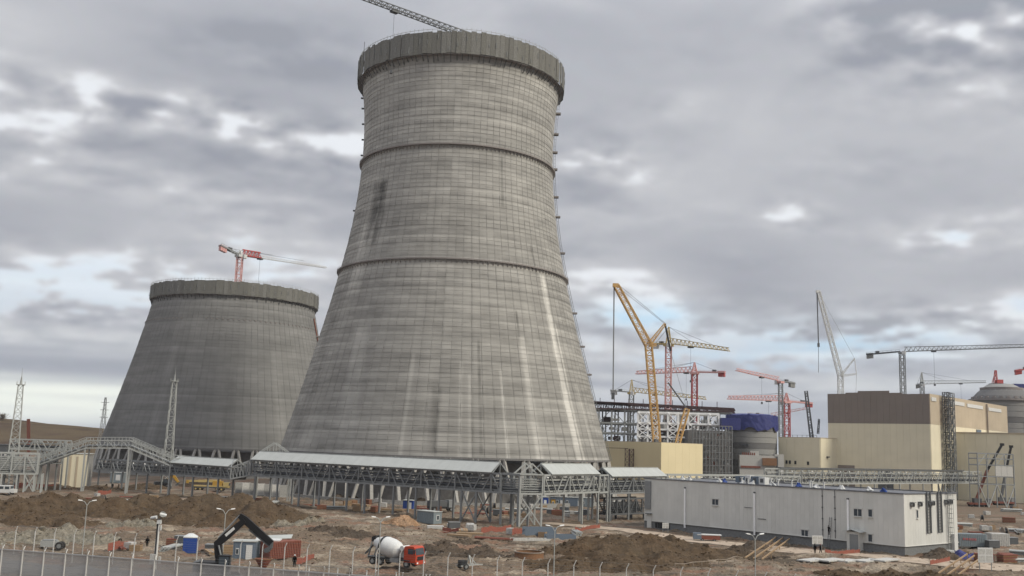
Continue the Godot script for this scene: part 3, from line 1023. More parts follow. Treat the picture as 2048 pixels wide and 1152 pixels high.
func make_background() -> void:
	# the crane inside the finished tower, only its jib rises over the rim
	tower_crane("dark lattice crane jib reaching out over the rim of the tall tower", Vector3(-1, 161, -356), Vector3(-74, 163, -295), Vector3(13, 161.5, -367), 0.0, M.steel_dark, M.steel_dark, M.steel_dark, 2.2, 0.57)
	tower_crane("red and white crane standing inside the unfinished squat tower", Vector3(-139.98, 109.01, -505), Vector3(-103.72, 112.14, -548), Vector3(-148, 112.95, -496), 3.5, M.pink_crane, M.white, M.steel, 2.6, 0.2, M.pink_crane, true)
	tower_crane("yellow hammerhead crane with white counterweights behind the crawler crane", Vector3(82.65, 71.96, -520), Vector3(109.85, 68.36, -500), Vector3(75.69, 73.58, -528), 10.0, M.pink_crane, M.yellow_pale, M.yellow_pale, 2.8, 0.35, M.white)
	tower_crane("red crane with tall pointed head above the brown steel frame", Vector3(103.69, 60.86, -560), Vector3(72.83, 60.91, -575), Vector3(119.05, 61.62, -552), 6.5, M.red_crane, M.pink_crane, M.pink_crane, 2.9, 0.1, M.red_crane)
	tower_crane("pale low crane with two white counterweight blocks over the brown roof", Vector3(73.47, 50.74, -600), Vector3(114.09, 47.89, -580), Vector3(61.79, 52.77, -606), 8.5, M.steel, M.yellow_pale, M.steel_pale, 2.6, 0.3, M.white)
	tower_crane("flat-topped grey crane with a sloping jib beside the tarpaulined reactor", Vector3(146.41, 55.99, -540), Vector3(118.14, 60.33, -520), Vector3(155.4, 56.38, -546), 0.0, M.steel, M.pink_crane, M.steel, 2.0, 0.42)
	tower_crane("low red crane with red head between reactor and cream office block", Vector3(166.15, 48.4, -600), Vector3(128.99, 49.11, -590), Vector3(182.3, 48.79, -604), 6.0, M.red_crane, M.pink_crane, M.pink_crane, 3.2, 0.28, M.red_crane)
	tower_crane("long flat-topped dark grey crane above the taupe turbine hall", Vector3(220.36, 76.18, -560), Vector3(287.5, 78.67, -520), Vector3(203.94, 75.98, -570), 0.0, M.steel, M.steel, M.steel_dark, 2.4, 0.2)
	tower_crane("small distant grey crane with thin jib beyond the turbine hall", Vector3(313.57, 73.07, -760), Vector3(352.82, 75.38, -740), Vector3(311.04, 73.28, -765), 10.0, M.steel, M.steel_pale, M.steel, 2.4, 0.6)
	tower_crane("crane with a bright red counterweight beyond the ribbed dome", Vector3(337.19, 77.3, -600), Vector3(414.95, 82.6, -590), Vector3(305.84, 72.36, -604), 6.0, M.red_crane, M.red_crane, M.red_crane, 3.0, 0.5, M.red_crane)
	tower_crane("thin pink crane jib low behind the tarpaulined reactor", Vector3(165.99, 40.57, -640), Vector3(186.65, 46.57, -630), Vector3(153.6, 42.82, -644), 0.0, M.ochre, M.pink_crane, M.ochre, 1.8, 0.5, M.steel_dark)

	# heavy crawler crane: boom, luffing jib, strut and derrick
	var b := Vector3(68.53, 20.39, -450)
	b.y = 0
	var t := thing("crawler_crane", "tall ochre lattice crawler crane with a bent luffing jib", "crane", b, 0.0, "crawler cranes")
	crawler_base(t, 0.3, M.ochre)
	var foot := Vector3(68.54, 19.95, -450) - b
	foot.y = 3.0
	var knee := Vector3(62.48, 64.85, -450) - b
	var head := Vector3(47.48, 91.2, -449) - b
	var s := Shape.new()
	s.lattice(foot, knee, 3.2, 2.9, 26, 0.5, 0.24)
	put(s, "main_boom", M.ochre, t)
	s = Shape.new()
	s.lattice(knee, head, 2.9, 2.2, 15, 0.45, 0.22)
	s.box(head + Vector3(-0.4, 0.3, 0), Vector3(2.6, 1.6, 2.2), 0.0)
	put(s, "luffing_jib", M.ochre, t)
	var strut := Vector3(70.01, 74.78, -451) - b
	s = Shape.new()
	s.lattice(knee, strut, 1.6, 0.9, 7, 0.3, 0.16)
	put(s, "jib_strut", M.ochre, t)
	s = Shape.new()
	s.lattice(knee, Vector3(66.02, 65.07, -451) - b, 1.4, 0.9, 4, 0.3, 0.16)
	put(s, "rear_strut", M.ochre, t)
	s = Shape.new()
	s.bar(strut, Vector3(72.6, 62.56, -451) - b, 0.75)
	put(s, "backstay_bar", M.black, t)
	s = Shape.new()
	s.bar(strut, head, 0.14)
	s.bar(strut + Vector3(0.6, 0, 0), head + Vector3(1.2, 0.4, 0), 0.14)
	s.bar(knee, head.lerp(knee, 0.02) + Vector3(1.5, 0, 0), 0.1)
	s.bar(Vector3(72.6, 62.56, -451) - b, Vector3(80.15, 37.43, -452) - b, 0.12)
	put(s, "pendant_ropes", M.steel, t)
	s = Shape.new()
	s.bar(head + Vector3(-1.1, 0, 0), Vector3(46.73, 40.67, -449) - b, 0.85, 0.5)
	put(s, "hoist_falls", M.steel, t)
	slab(t, "hook_block", Vector3(46.72, 41.34, -449) - b, Vector3(1.4, 3.0, 1.0), M.steel_dark)
	var derrick := Vector3(80.38, 36.76, -452) - b
	s = Shape.new()
	s.lattice(foot + Vector3(2.2, 0, 0), derrick, 2.3, 1.9, 12, 0.42, 0.2)
	put(s, "derrick_mast", M.ochre, t)
	s = Shape.new()
	s.bar(derrick, Vector3(71.74, 48.37, -452) - b, 0.55)
	put(s, "derrick_stay", M.steel_dark, t)

	# the pale crawler crane
	b = Vector3(185, 21.45, -560)
	b.y = 0
	t = thing("crawler_crane", "slender white crawler crane with rope hanging from its raised boom", "crane", b, 0.0, "crawler cranes")
	crawler_base(t, 0.2, M.white)
	knee = Vector3(185.5, 62.4, -560) - b
	head = Vector3(173.9, 109.64, -560) - b
	s = Shape.new()
	s.lattice(Vector3(0, 3, 0), knee, 2.6, 2.5, 20, 0.36, 0.18)
	put(s, "main_boom", M.white, t)
	s = Shape.new()
	s.lattice(knee, head, 2.5, 1.7, 22, 0.36, 0.18)
	s.box(head + Vector3(-0.3, 0.2, 0), Vector3(2.2, 1.4, 1.6))
	put(s, "luffing_jib", M.white, t)
	s = Shape.new()
	s.lattice(knee, Vector3(194.5, 63.82, -560) - b, 1.2, 0.7, 6, 0.22, 0.12)
	s.lattice(knee, Vector3(193.56, 72.49, -560) - b, 1.0, 0.5, 6, 0.2, 0.11)
	s.bar(Vector3(194.5, 63.82, -560) - b, Vector3(193.56, 72.49, -560) - b, 0.32)
	put(s, "jib_struts", M.white, t)
	s = Shape.new()
	s.bar(Vector3(193.56, 72.49, -560) - b, head, 0.12)
	s.bar(Vector3(194.5, 63.82, -560) - b, Vector3(6, 4, 0), 0.12)
	put(s, "pendant_ropes", M.steel_pale, t)
	s = Shape.new()
	s.bar(head + Vector3(-0.9, 0, 0), Vector3(173.43, 79.44, -560) - b, 0.5)
	s.bar(Vector3(173.43, 79.44, -560) - b, Vector3(173.2, 63.96, -560) - b, 0.2)
	put(s, "hoist_rope", M.steel_dark, t)
	slab(t, "hook_block", Vector3(173.43, 79.44, -560) - b, Vector3(1.1, 2.2, 0.9), M.steel_dark)

	# mobile crane with a dark lattice boom
	b = Vector3(153.8, 20.72, -500)
	b.y = 0
	t = thing("mobile_crane", "crane with dark lattice boom rising behind the cream office block", "crane", b)
	crawler_base(t, 0.1, M.steel_dark)
	s = Shape.new()
	s.lattice(Vector3(-0.5, 3, 0), Vector3(148.25, 49.6, -500) - b, 1.8, 1.2, 24, 0.3, 0.16)
	put(s, "boom", M.steel_dark, t)
	s = Shape.new()
	s.lattice(Vector3(153.92, 28.55, -500) - b, Vector3(154.53, 35.95, -500) - b, 0.8, 0.6, 4, 0.2, 0.12)
	put(s, "rear_mast", M.steel_dark, t)

	# telescopic crane booms by the right-hand steel
	for e in [[Vector3(189.47, 10.08, -405), Vector3(198.49, 24.76, -405), "telescopic crane boom, red below and black above, leaning right"], [Vector3(209, 12.49, -425), Vector3(212.05, 24.38, -425), "dark slim telescopic crane boom beside the red and black one"]]:
		var p: Vector3 = e[0]
		b = Vector3(p.x - 2.0, 0, p.z)
		t = thing("truck_crane", e[2], "crane", b, 0.0, "truck cranes")
		slab(t, "chassis", Vector3(1, 1.2, 0), Vector3(9.0, 0.8, 2.5), M.rust)
		for q in 8:
			var wheel := Shape.new()
			wheel.cyl(Vector3(-2.6 + (q / 2) * 2.2, 0.6, -1.2 if q % 2 else 1.2), Vector3(-2.6 + (q / 2) * 2.2, 0.6, -0.8 if q % 2 else 0.8), 0.6, 0.6, 10)
			put(wheel, "wheel", M.rubber, t)
		slab(t, "cab", Vector3(4.6, 2.4, 0), Vector3(1.8, 1.8, 2.4), M.steel)
		slab(t, "turret", Vector3(0, 2.4, 0), Vector3(3.0, 1.7, 2.2), M.steel_dark)
		var low: Vector3 = p - b
		var up: Vector3 = e[1] - b
		bar(t, "boom_section", Vector3(0, 3.2, 0), low.lerp(up, 0.3), 0.9, M.rust if e[2].contains("red below") else M.steel_dark)
		bar(t, "boom_section", low.lerp(up, 0.28), up, 0.75, M.black_paint)
		slab(t, "boom_head", up, Vector3(1.4, 1.0, 0.9), M.black_paint)

	# brown-roofed steel frame and the white frame before it
	var dark := steel_frame("steel_hall", "unclad steel hall frame under dark brown roof trusses", Vector3(40, 0, -515), deg_to_rad(-14.0), 11, 6.6, 3, 12.0, [12.0, 21.0, 26.0, 31.0, 38.0], M.steel_pale, M.steel, 0.8)
	for r in 4:
		var roof := Shape.new()
		var z := -r * 8.0 + 1.0
		roof.bar(Vector3(-1, 41.6, z), Vector3(74, 39.5, z), 0.5, 0.7)
		roof.bar(Vector3(-1, 38.2, z), Vector3(74, 38.0, z), 0.5, 0.6)
		for i in 37:
			var f := i / 36.0
			roof.bar(Vector3(f * 73, 38.1, z), Vector3(f * 73 + (1.0 if i % 2 else -1.0), lerpf(41.6, 39.5, f), z), 0.3)
		put(roof, "roof_truss", M.brown_steel, dark)
	for i in 7:
		slab(dark, "roof_sheet", Vector3(i * 3.04 + 0.6, 40.6 - i * 0.085 + 1.0, -11.5), Vector3(2.98, 0.25, 27.0), M.brown_steel)
	for i in 10:
		bar(dark, "roof_stub", Vector3(i * 7.3, 40, 1.5), Vector3(i * 7.3, 43.6 - i * 0.1, 1.5), 0.3, M.brown_steel)
	for i in 10:
		bar(dark, "bracing", Vector3(i * 6.6, 31.0 if i % 2 else 38.0, 0.3), Vector3(i * 6.6 + 6.6, 38.0 if i % 2 else 31.0, 0.3), 0.35, M.steel)
	rng.seed = 36
	for i in 11:
		for e in [[21.0, 26.0], [26.0, 31.0]]:
			if rng.randf() < 0.55:
				bar(dark, "bracing", Vector3(i * 6.6, e[0], 0.35), Vector3(i * 6.6 + 6.6, e[1], 0.35), 0.28, M.steel)
		for k in 3:
			bar(dark, "scaffold_pole", Vector3(i * 6.6 + rng.randf_range(0.5, 6.0), 18.0, -3.0 - k * 5.0), Vector3(i * 6.6 + rng.randf_range(0.5, 6.0), rng.randf_range(29.0, 38.0), -3.0 - k * 5.0), 0.26, M.steel_pale if k == 0 else M.steel_dark)
	for i in 60:
		slab(dark, "wall_panel", Vector3(rng.randf_range(1.0, 71.0), [23.4, 28.4, 33.0, 19.5][rng.randi() % 4], rng.randf_range(-20.0, -4.0)), Vector3(rng.randf_range(1.0, 4.5), rng.randf_range(1.2, 3.2), 0.3), [M.concrete_mid, M.white, M.steel_dark, M.brown_steel][rng.randi() % 4])
	var frame := steel_frame("steel_hall", "white painted steel frame with braced end bays", Vector3(63, 0, -488), deg_to_rad(-12.0), 8, 4.8, 3, 9.0, [10.0, 16.0, 21.0, 24.5, 28.0, 31.0, 36.0], M.white_frame, M.concrete_pale, 0.85)
	for i in [0, 1, 3, 5, 7]:
		for e in [[36.0, 31.0], [28.0, 24.5], [31.0, 28.0], [24.5, 21.0]]:
			bar(frame, "bracing", Vector3(i * 4.8, e[0], 0.4), Vector3((i + 1) * 4.8, e[1], 0.4), 0.38, M.white_frame)
			bar(frame, "bracing", Vector3(i * 4.8, e[1], 0.45), Vector3((i + 1) * 4.8, e[0], 0.45), 0.38, M.white_frame)
	for f in [21.0, 28.0, 31.0]:
		for i in 4:
			slab(frame, "floor_slab", Vector3(4.8 + i * 9.6, f - 0.9, -12.0), Vector3(9.4, 0.35, 13.0), M.brown_steel)
	rng.seed = 31
	for i in 60:
		var fx := rng.randf_range(1.0, 36.0)
		var fl: float = [21.0, 24.5, 28.0, 16.0][rng.randi() % 4]
		slab(frame, "wall_panel", Vector3(fx, fl + 1.4, rng.randf_range(-15.0, -4.0)), Vector3(rng.randf_range(1.0, 3.4), 2.4, 0.3), [M.concrete_mid, M.white, M.steel_dark, M.concrete_pale][rng.randi() % 4])

	# small cream block at the foot of the frames
	cream_block()
	# scaffolded wall beside the reactor
	var sc := steel_frame("scaffold", "dark grey scaffolding in front of the unfinished reactor wall", Vector3(86, 0, -468), deg_to_rad(-4.0), 12, 1.5, 2, 2.0, [6.0, 9.0, 12.0, 15.0, 18.0, 21.0, 24.0, 27.0, 30.0], M.steel, M.steel_dark, 0.3)
	for i in 9:
		slab(sc, "deck_board", Vector3(9, 6.2 + i * 3.0, -1.0), Vector3(18, 0.2, 1.8), M.brown_steel)
	rng.seed = 8
	for i in 60:
		slab(sc, "formwork_sheet", Vector3(rng.randf_range(1, 17), rng.randf_range(5, 29), rng.randf_range(-1.6, -0.4)), Vector3(0.8, rng.randf_range(0.7, 1.6), 0.12), [M.concrete_pale, M.steel_pale, M.rust, M.steel_dark][rng.randi() % 4])
	var core := Shape.new()
	core.box(Vector3(0, 14, 0), Vector3(20, 28, 14))
	tag(put(core, "unfinished_wall", M.concrete_dark), "dark raw concrete wall behind the scaffolding", "wall").position = Vector3(95, 0, -482)
	# reactor shell under a blue tarpaulin
	var rc := Vector3(119.02, 29.27, -492)
	rc.y = 0
	t = thing("reactor_building", "round grey concrete reactor shell, its top hidden under blue tarpaulin", "building", rc)
	for i in 10:
		var ring := Shape.new()
		ring.lathe([Vector2(11.8, 4.0 + i * 2.7), Vector2(12.0 + (i % 3) * 0.04, 4.12 + i * 2.7), Vector2(12.0 + (i % 3) * 0.04, 6.65 + i * 2.7), Vector2(11.8, 6.7 + i * 2.7)], 48)
		put(ring, "concrete_lift", M.concrete_mid if i % 3 else M.concrete_dark, t)
	var roofcap := Shape.new()
	roofcap.lathe([Vector2(11.8, 31), Vector2(11.6, 34.5), Vector2(0.1, 35.2)], 32)
	put(roofcap, "dome_liner", M.steel_dark, t)
	for e in [[0.3, 17.0], [0.9, 17.5], [-0.5, 22.0]]:
		slab(t, "bracket_platform", ring_point(12.4, rad_to_deg(e[0]), e[1]), Vector3(4.0, 0.7, 1.4), M.steel_dark, e[0])
	var tarp := Shape.new()
	var seg := 72
	for j in 6:
		for i in seg + 1:
			var q := TAU * i / seg
			var fold := noise.get_noise_2d(cos(q) * 9.0, sin(q) * 9.0)
			var f := j / 5.0
			var y := lerpf(36.2 + fold * 0.9, 29.4 + noise.get_noise_2d(cos(q) * 3.0 + 20.0, sin(q) * 3.0) * 2.4, f)
			var r := 12.3 + 0.5 * f + noise.get_noise_3d(cos(q) * 14.0, f * 2.0, sin(q) * 14.0) * 0.55
			tarp.v.append(Vector3(sin(q) * r, y, cos(q) * r))
			tarp.n.append(Vector3(sin(q + noise.get_noise_2d(q * 12.0, f * 3.0) * 0.9), 0.1, cos(q + noise.get_noise_2d(q * 12.0, f * 3.0) * 0.9)).normalized())
	for j in 5:
		for i in seg:
			var k := j * (seg + 1) + i
			tarp.ix.append_array(PackedInt32Array([k, k + 1, k + seg + 2, k, k + seg + 2, k + seg + 1]))
	tarp.lathe([Vector2(12.1, 36.0), Vector2(9.0, 36.9), Vector2(0.1, 37.1)], 24)
	tag(put(tarp, "tarpaulin", M.blue_tarp), "crumpled blue tarpaulin wrapped round the reactor's top", "tarpaulin").position = rc
	tarp = Shape.new()
	tarp.box(Vector3(0, 0, 0), Vector3(9, 5.5, 5))
	tag(put(tarp, "tarpaulin", M.blue_tarp), "square blue tarpaulin hanging beside the reactor's wrapped top", "tarpaulin").position = Vector3(105.44, 31.43, -478)
	# concrete rooms before the reactor
	t = thing("concrete_annex", "pale raw concrete rooms with brown formwork below the reactor", "building", Vector3(rc.x - 1.0, 0, rc.z + 17.0), -0.1)
	slab(t, "wall", Vector3(-1, 8.6, 0), Vector3(16.0, 17.2, 6.0), M.concrete_pale)
	slab(t, "stair_core", Vector3(-2.0, 9.6, -0.4), Vector3(4.0, 19.2, 5.0), M.concrete_pale)
	slab(t, "side_wall", Vector3(9.5, 9.0, -1), Vector3(4.0, 18.0, 5.0), M.concrete_pale)
	slab(t, "formwork_box", Vector3(4.6, 14.4, 3.4), Vector3(6.5, 3.4, 1.4), M.plywood)
	slab(t, "formwork_strip", Vector3(-4, 11.8, 3.15), Vector3(9.0, 0.9, 0.5), M.rust)
	slab(t, "opening", Vector3(8.0, 12.0, 2.9), Vector3(1.0, 10.0, 0.4), M.steel_dark)
	for i in 7:
		slab(t, "starter_bars", Vector3(-7.5 + i * 0.9, 17.7, 2.6), Vector3(0.5, 1.4, 0.3), M.rust)

	turbine_hall()
	# second reactor: banded wall, ribbed cone and flat cap
	var dc := Vector3(314.91, 56.8, -640)
	dc.y = 0
	t = thing("reactor_dome", "grey domed reactor building with ribbed platforms behind the turbine hall", "building", dc)
	for i in 16:
		var ring := Shape.new()
		ring.lathe([Vector2(18.1, i * 3.5), Vector2(18.5, i * 3.5 + 0.15), Vector2(18.5, i * 3.5 + 3.4), Vector2(18.1, i * 3.5 + 3.5)], 56)
		put(ring, "wall_band", M.concrete_mid if i % 4 else M.concrete_dark, t)
	var cone := Shape.new()
	cone.lathe([Vector2(18.4, 56.0), Vector2(16.6, 59.0), Vector2(14.2, 61.6), Vector2(11.8, 63.4)], 56)
	put(cone, "dome", M.concrete_dark, t)
	for i in 26:
		var d := i * 360.0 / 26
		slab(t, "dome_bracket", ring_point(17.6, d, 57.9), Vector3(1.9, 1.1, 0.8), M.gallery, deg_to_rad(d))
		bar(t, "dome_rib", ring_point(18.2, d, 56.5), ring_point(12.0, d, 63.5), 0.3, M.steel)
	var cap := Shape.new()
	cap.lathe([Vector2(19.8, 55.8), Vector2(19.8, 56.9), Vector2(18.0, 56.9)], 56)
	put(cap, "lower_platform", M.gallery, t)
	cap = Shape.new()
	cap.lathe([Vector2(12.6, 62.8), Vector2(12.8, 64.4), Vector2(11.0, 64.6)], 48)
	put(cap, "upper_platform", M.gallery, t)
	cap = Shape.new()
	cap.lathe([Vector2(11.4, 64.3), Vector2(8.0, 66.6), Vector2(0.1, 67.0)], 48)
	put(cap, "cap", M.concrete_mid, t)
	slab(t, "cap_tarpaulin", Vector3(8.0, 65.6, 5.0), Vector3(6.5, 2.6, 5.0), M.blue_tarp)
	for e in [[2026, 852, 4.0, 12.0], [2042, 848, 5.0, 14.0]]:
		slab(t, "wall_tarpaulin", ring_point(18.9, 20.0 + (e[0] - 2026) * 2.0, 38.0), Vector3(e[2], 9.0, 0.4), M.blue_tarp, deg_to_rad(20.0))
	# red derrick on the dome
	b = Vector3(312.37, 64.67, -640)
	b.y = 66.6
	t = thing("derrick_crane", "small red derrick crane perched on the ribbed dome", "crane", b)
	s = Shape.new()
	s.box(Vector3(1.2, 1.9, 0), Vector3(4.0, 2.4, 3.0))
	put(s, "machine_house", M.red_crane, t)
	s = Shape.new()
	s.box(Vector3(0, 0.25, 0), Vector3(9.0, 0.5, 5.0))
	put(s, "base_frame", M.steel_dark, t)
	s = Shape.new()
	s.lattice(Vector3(-1.2, 0.5, 0), Vector3(-0.8, 9.0, 0), 2.2, 0.8, 5, 0.3, 0.17)
	put(s, "a_frame", M.red_crane, t)
	s = Shape.new()
	s.bar(Vector3(-3.6, 0.5, 0), Vector3(-1.6, 6.6, 0), 0.35)
	put(s, "brace", M.pink_crane, t)

	# masts
	lightning_mast("lattice lightning mast standing by the steel platforms under the hill", Vector3(-145.52, 31.42, -300) * Vector3(1, 0, 1), 31.2, 3.4, 1.3)
	lightning_mast("slim lattice lightning mast in front of the unfinished squat tower", Vector3(-115.5, 0, -347), 36.2, 3.2, 1.4)
	b = Vector3(-327.76, 43.96, -820)
	t = thing("power_pylon", "faint distant lattice pylon on the skyline by the squat tower", "pylon", Vector3(b.x, 0, b.z))
	s = Shape.new()
	s.lattice(Vector3.ZERO, Vector3(0, 46, 0), 5.0, 1.0, 12, 0.3, 0.18)
	put(s, "lattice_tower", M.steel, t)
	s = Shape.new()
	for y in [30.0, 36.0, 42.0]:
		s.bar(Vector3(-3.4, y, 0), Vector3(3.4, y, 0), 0.35)
	put(s, "cross_arms", M.steel, t)
	# dark pole on the slope
	b = Vector3(-197.09, 13.86, -420)
	t = thing("leaning_boom", "dark leaning boom against the brown hill", "boom", Vector3(b.x, 0, b.z))
	bar(t, "boom", Vector3(0.6, 0, 0), Vector3(-199.05, 22.43, -420) - Vector3(b.x, 0, b.z), 1.0, M.rust)
	slab(t, "base", Vector3(0.6, 0.8, 0), Vector3(4, 1.6, 3), M.steel_dark)
	# bare scrub along the hill's crest
	rng.seed = 12
	for i in 9:
		var px := -498.0 + i * 3.2 + rng.randf_range(-1.5, 1.5)
		t = thing("bare_tree", "small bare tree on the crest of the brown hill", "tree", Vector3(px, 25.4 - absf(i - 3.0) * 0.2, -950.0 + rng.randf_range(-6, 6)), rng.randf() * TAU, "bare trees along the hill crest")
		var trunk := Shape.new()
		trunk.cyl(Vector3(0, -1, 0), Vector3(0.3, 5.0, 0), 0.35, 0.14, 6)
		put(trunk, "trunk", M.twig, t)
		var crown := Shape.new()
		for k in 70:
			var a := Vector3(0.2, rng.randf_range(1.6, 5.0), 0)
			var e2 := a + Vector3(rng.randfn() * 1.5, rng.randf_range(0.6, 3.4), rng.randfn() * 1.5)
			crown.bar(a, e2, 0.16)
			crown.bar(e2, e2 + Vector3(rng.randfn(), rng.randf_range(0.2, 1.2), rng.randfn()) * 0.8, 0.1)
		put(crown, "crown", M.twig, t)


func cream_block() -> void:
	var t := thing("service_building", "cream flat-roofed block below the white steel frame", "building", Vector3(65.5, 0, -430), deg_to_rad(41.0))
	slab(t, "core", Vector3(14, 10.4, -17), Vector3(27.6, 20.8, 33.6), M.concrete_mid)
	for i in 7:
		slab(t, "wall_panel", Vector3(-0.06, 10.65, -2.45 - i * 4.86), Vector3(0.3, 21.3, 4.82), M.cream if i % 2 else M.cream)
	for i in 6:
		slab(t, "wall_panel", Vector3(2.2 + i * 4.68, 10.65, 0.06), Vector3(4.64, 21.3, 0.3), M.cream)
	slab(t, "parapet", Vector3(14, 21.4, -17), Vector3(28.4, 0.18, 34.4), M.tan)
	var s := thing("scaffold_tower", "brown scaffold tower leaning on the shaded side of the cream block", "scaffold", Vector3(65.5, 0, -430), deg_to_rad(41.0))
	var l := Shape.new()
	l.lattice(Vector3(-1.6, 0, -16.5), Vector3(-1.6, 18.2, -16.5), 2.6, 2.6, 8, 0.22, 0.13)
	put(l, "lattice_tower", M.brown_steel, s)
	for e in [[-17.8, 18.4, -31.5, 18.4], [-31.5, 18.4, -31.5, 0.0], [-17.8, 6.0, -31.5, 6.0]]:
		bar(s, "scaffold_pipe", Vector3(-1.2, e[1], e[0]), Vector3(-1.2, e[3], e[2]), 0.22, M.brown_steel)
	# roof clutter seen in front of the frames
	rng.seed = 4
	for i in 9:
		var c := thing("roof_equipment", "small dark equipment box on the cream block's roof", "equipment", Vector3(65.5, 0, -430) + Basis(Vector3.UP, deg_to_rad(41.0)) * Vector3(rng.randf_range(2, 24), 21.5, rng.randf_range(-30, -2)), 0.7, "equipment boxes on the cream block's roof")
		slab(c, "casing", Vector3(0, 0.6, 0), Vector3(rng.randf_range(0.8, 2.2), 1.2, 1.0), M.steel_dark)
		slab(c, "hood", Vector3(0, 1.3, 0), Vector3(0.7, 0.3, 0.8), M.steel)


func turbine_hall() -> void:
	var a := deg_to_rad(48.0)
	var at := Vector3(188.7, 0, -450)
	var t := thing("turbine_hall", "huge cream turbine hall with a taupe upper band and stepped roofline", "building", at, a)
	var l := 47.7
	var r := 115.0
	slab(t, "core", Vector3(r * 0.5, 23.0, -l * 0.5), Vector3(r - 0.4, 46.0, l - 0.4), M.concrete_mid)
	# stepped parapet: edges as shares of the face, and how far it stands up
	var steps := [[0.0, 0.22, 47.0], [0.22, 0.38, 47.6], [0.38, 0.67, 48.6], [0.67, 0.83, 47.9], [0.83, 1.0, 47.4]]
	var n := 16
	for i in n:
		var z0 := -l * i / n
		var z1 := -l * (i + 1) / n + 0.04
		slab(t, "wall_panel", Vector3(-0.05, 16.75, (z0 + z1) * 0.5), Vector3(0.3, 33.5, z0 - z1), M.cream_pale if i % 3 else M.cream_b)
		var f := (i + 0.5) / n
		var top := 47.2
		for e in steps:
			if f >= e[0] and f < e[1]:
				top = e[2]
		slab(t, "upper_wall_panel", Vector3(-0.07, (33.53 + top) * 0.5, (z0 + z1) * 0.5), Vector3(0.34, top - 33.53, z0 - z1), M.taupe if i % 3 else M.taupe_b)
	n = 22
	for i in n:
		var x0 := r * i / n + (0.12 if i == 0 else 0.0)
		var x1 := r * (i + 1) / n - 0.04
		slab(t, "wall_panel", Vector3((x0 + x1) * 0.5, 16.75, 0.05), Vector3(x1 - x0, 33.5, 0.3), M.cream_pale if i % 3 else M.cream_b)
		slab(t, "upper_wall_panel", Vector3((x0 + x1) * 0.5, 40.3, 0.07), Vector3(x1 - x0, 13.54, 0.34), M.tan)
	for e in [[1.5, 7.5, 44.8], [26.0, 46.0, 44.6], [50.0, 74.0, 44.4], [83.0, 104.0, 44.2]]:
		slab(t, "louvre_strip", Vector3((e[0] + e[1]) * 0.5, e[2], 0.4), Vector3(e[1] - e[0], 1.7, 0.3), M.white)
	rod(t, "downpipe", Vector3(79, 0, 0.9), Vector3(79, 46.5, 0.9), 0.4, M.taupe)
	slab(t, "sign_board", Vector3(66.0, 32.0, 0.5), Vector3(6.5, 2.4, 0.3), M.blue_grey)
	slab(t, "gate", Vector3(-0.35, 7.0, -39.0), Vector3(0.3, 14.0, 8.0), M.taupe)
	slab(t, "gate", Vector3(-0.35, 6.0, -20.5), Vector3(0.3, 13.6, 7.0), M.steel_dark)
	# stair towers of lattice against the sunny wall
	for e in [[14.6, "the one nearer its corner"], [20.0, "the one farther from its corner"]]:
		var s := thing("stair_tower", "lattice stair tower against the turbine hall, %s" % e[1], "scaffold", at, a, "scaffold stair towers")
		var k := Shape.new()
		k.lattice(Vector3(e[0], 0, 2.6), Vector3(e[0], 48.5, 2.6), 2.6, 2.6, 24, 0.3, 0.17)
		put(k, "lattice_tower", M.steel_dark if e[0] < 16.0 else M.steel, s)
		for i in 12:
			slab(s, "landing", Vector3(e[0], 3.5 + i * 3.8, 2.6), Vector3(2.4, 0.2, 2.4), M.steel_dark)
			bar(s, "stair_flight", Vector3(e[0] - 1.0, 0.3 + i * 3.8, 3.4), Vector3(e[0] + 1.0, 3.6 + i * 3.8, 3.4), 0.8, M.steel, 0.2)
	# low wing
	var w := thing("hall_wing", "lower cream wing projecting from the turbine hall", "building", at, a)
	slab(w, "core", Vector3(55.0, 15.2, 36.0), Vector3(49.2, 30.4, 71.0), M.concrete_mid)
	for i in 15:
		slab(w, "wall_panel", Vector3(30.2, 15.4, 2.6 + i * 4.8), Vector3(0.3, 30.8, 4.74), M.cream_pale if i % 4 else M.cream_b)
	slab(w, "parapet", Vector3(55.0, 30.75, 36.2), Vector3(50.4, 0.5, 72.0), M.tan)
	# office block in front, its few small windows
	var o := thing("office_block", "plain cream office block with a few small square windows", "building", Vector3(145.6, 0, -470), deg_to_rad(41.0))
	slab(o, "core", Vector3(8.0, 12.9, -11.2), Vector3(15.6, 25.8, 22.2), M.concrete_mid)
	for i in 5:
		slab(o, "wall_panel", Vector3(-0.05, 13.05, -2.25 - i * 4.5), Vector3(0.3, 26.1, 4.46), M.cream_pale if i % 2 else M.cream_b)
	for i in 3:
		slab(o, "wall_panel", Vector3(2.7 + i * 5.0, 13.05, 0.05), Vector3(4.96, 26.1, 0.3), M.cream_pale)
	slab(o, "parapet", Vector3(8.0, 26.2, -11.2), Vector3(16.4, 0.3, 23.0), M.tan)
	for e in [[-20.2, 14.4], [-18.0, 14.5], [-16.2, 14.5], [-13.2, 14.4], [-6.4, 14.3], [-20.2, 12.6], [-20.2, 10.5], [-18.0, 11.1], [-6.4, 10.6]]:
		var win := slab(o, "window", Vector3(-0.26, e[1], e[0]), Vector3(0.16, 1.6, 1.05), M.black)
		win.name = "window"
	slab(o, "wall_lamp", Vector3(5.6, 17.5, 0.6), Vector3(1.6, 0.6, 0.9), M.steel_dark)
	for i in 8:
		bar(o, "roof_rail_post", Vector3(0.4, 26.2, -2.0 - i * 2.6), Vector3(0.4, 27.3, -2.0 - i * 2.6), 0.14, M.steel_dark)
	bar(o, "roof_rail", Vector3(0.4, 27.3, -2.0), Vector3(0.4, 27.3, -20.2), 0.12, M.steel_dark)


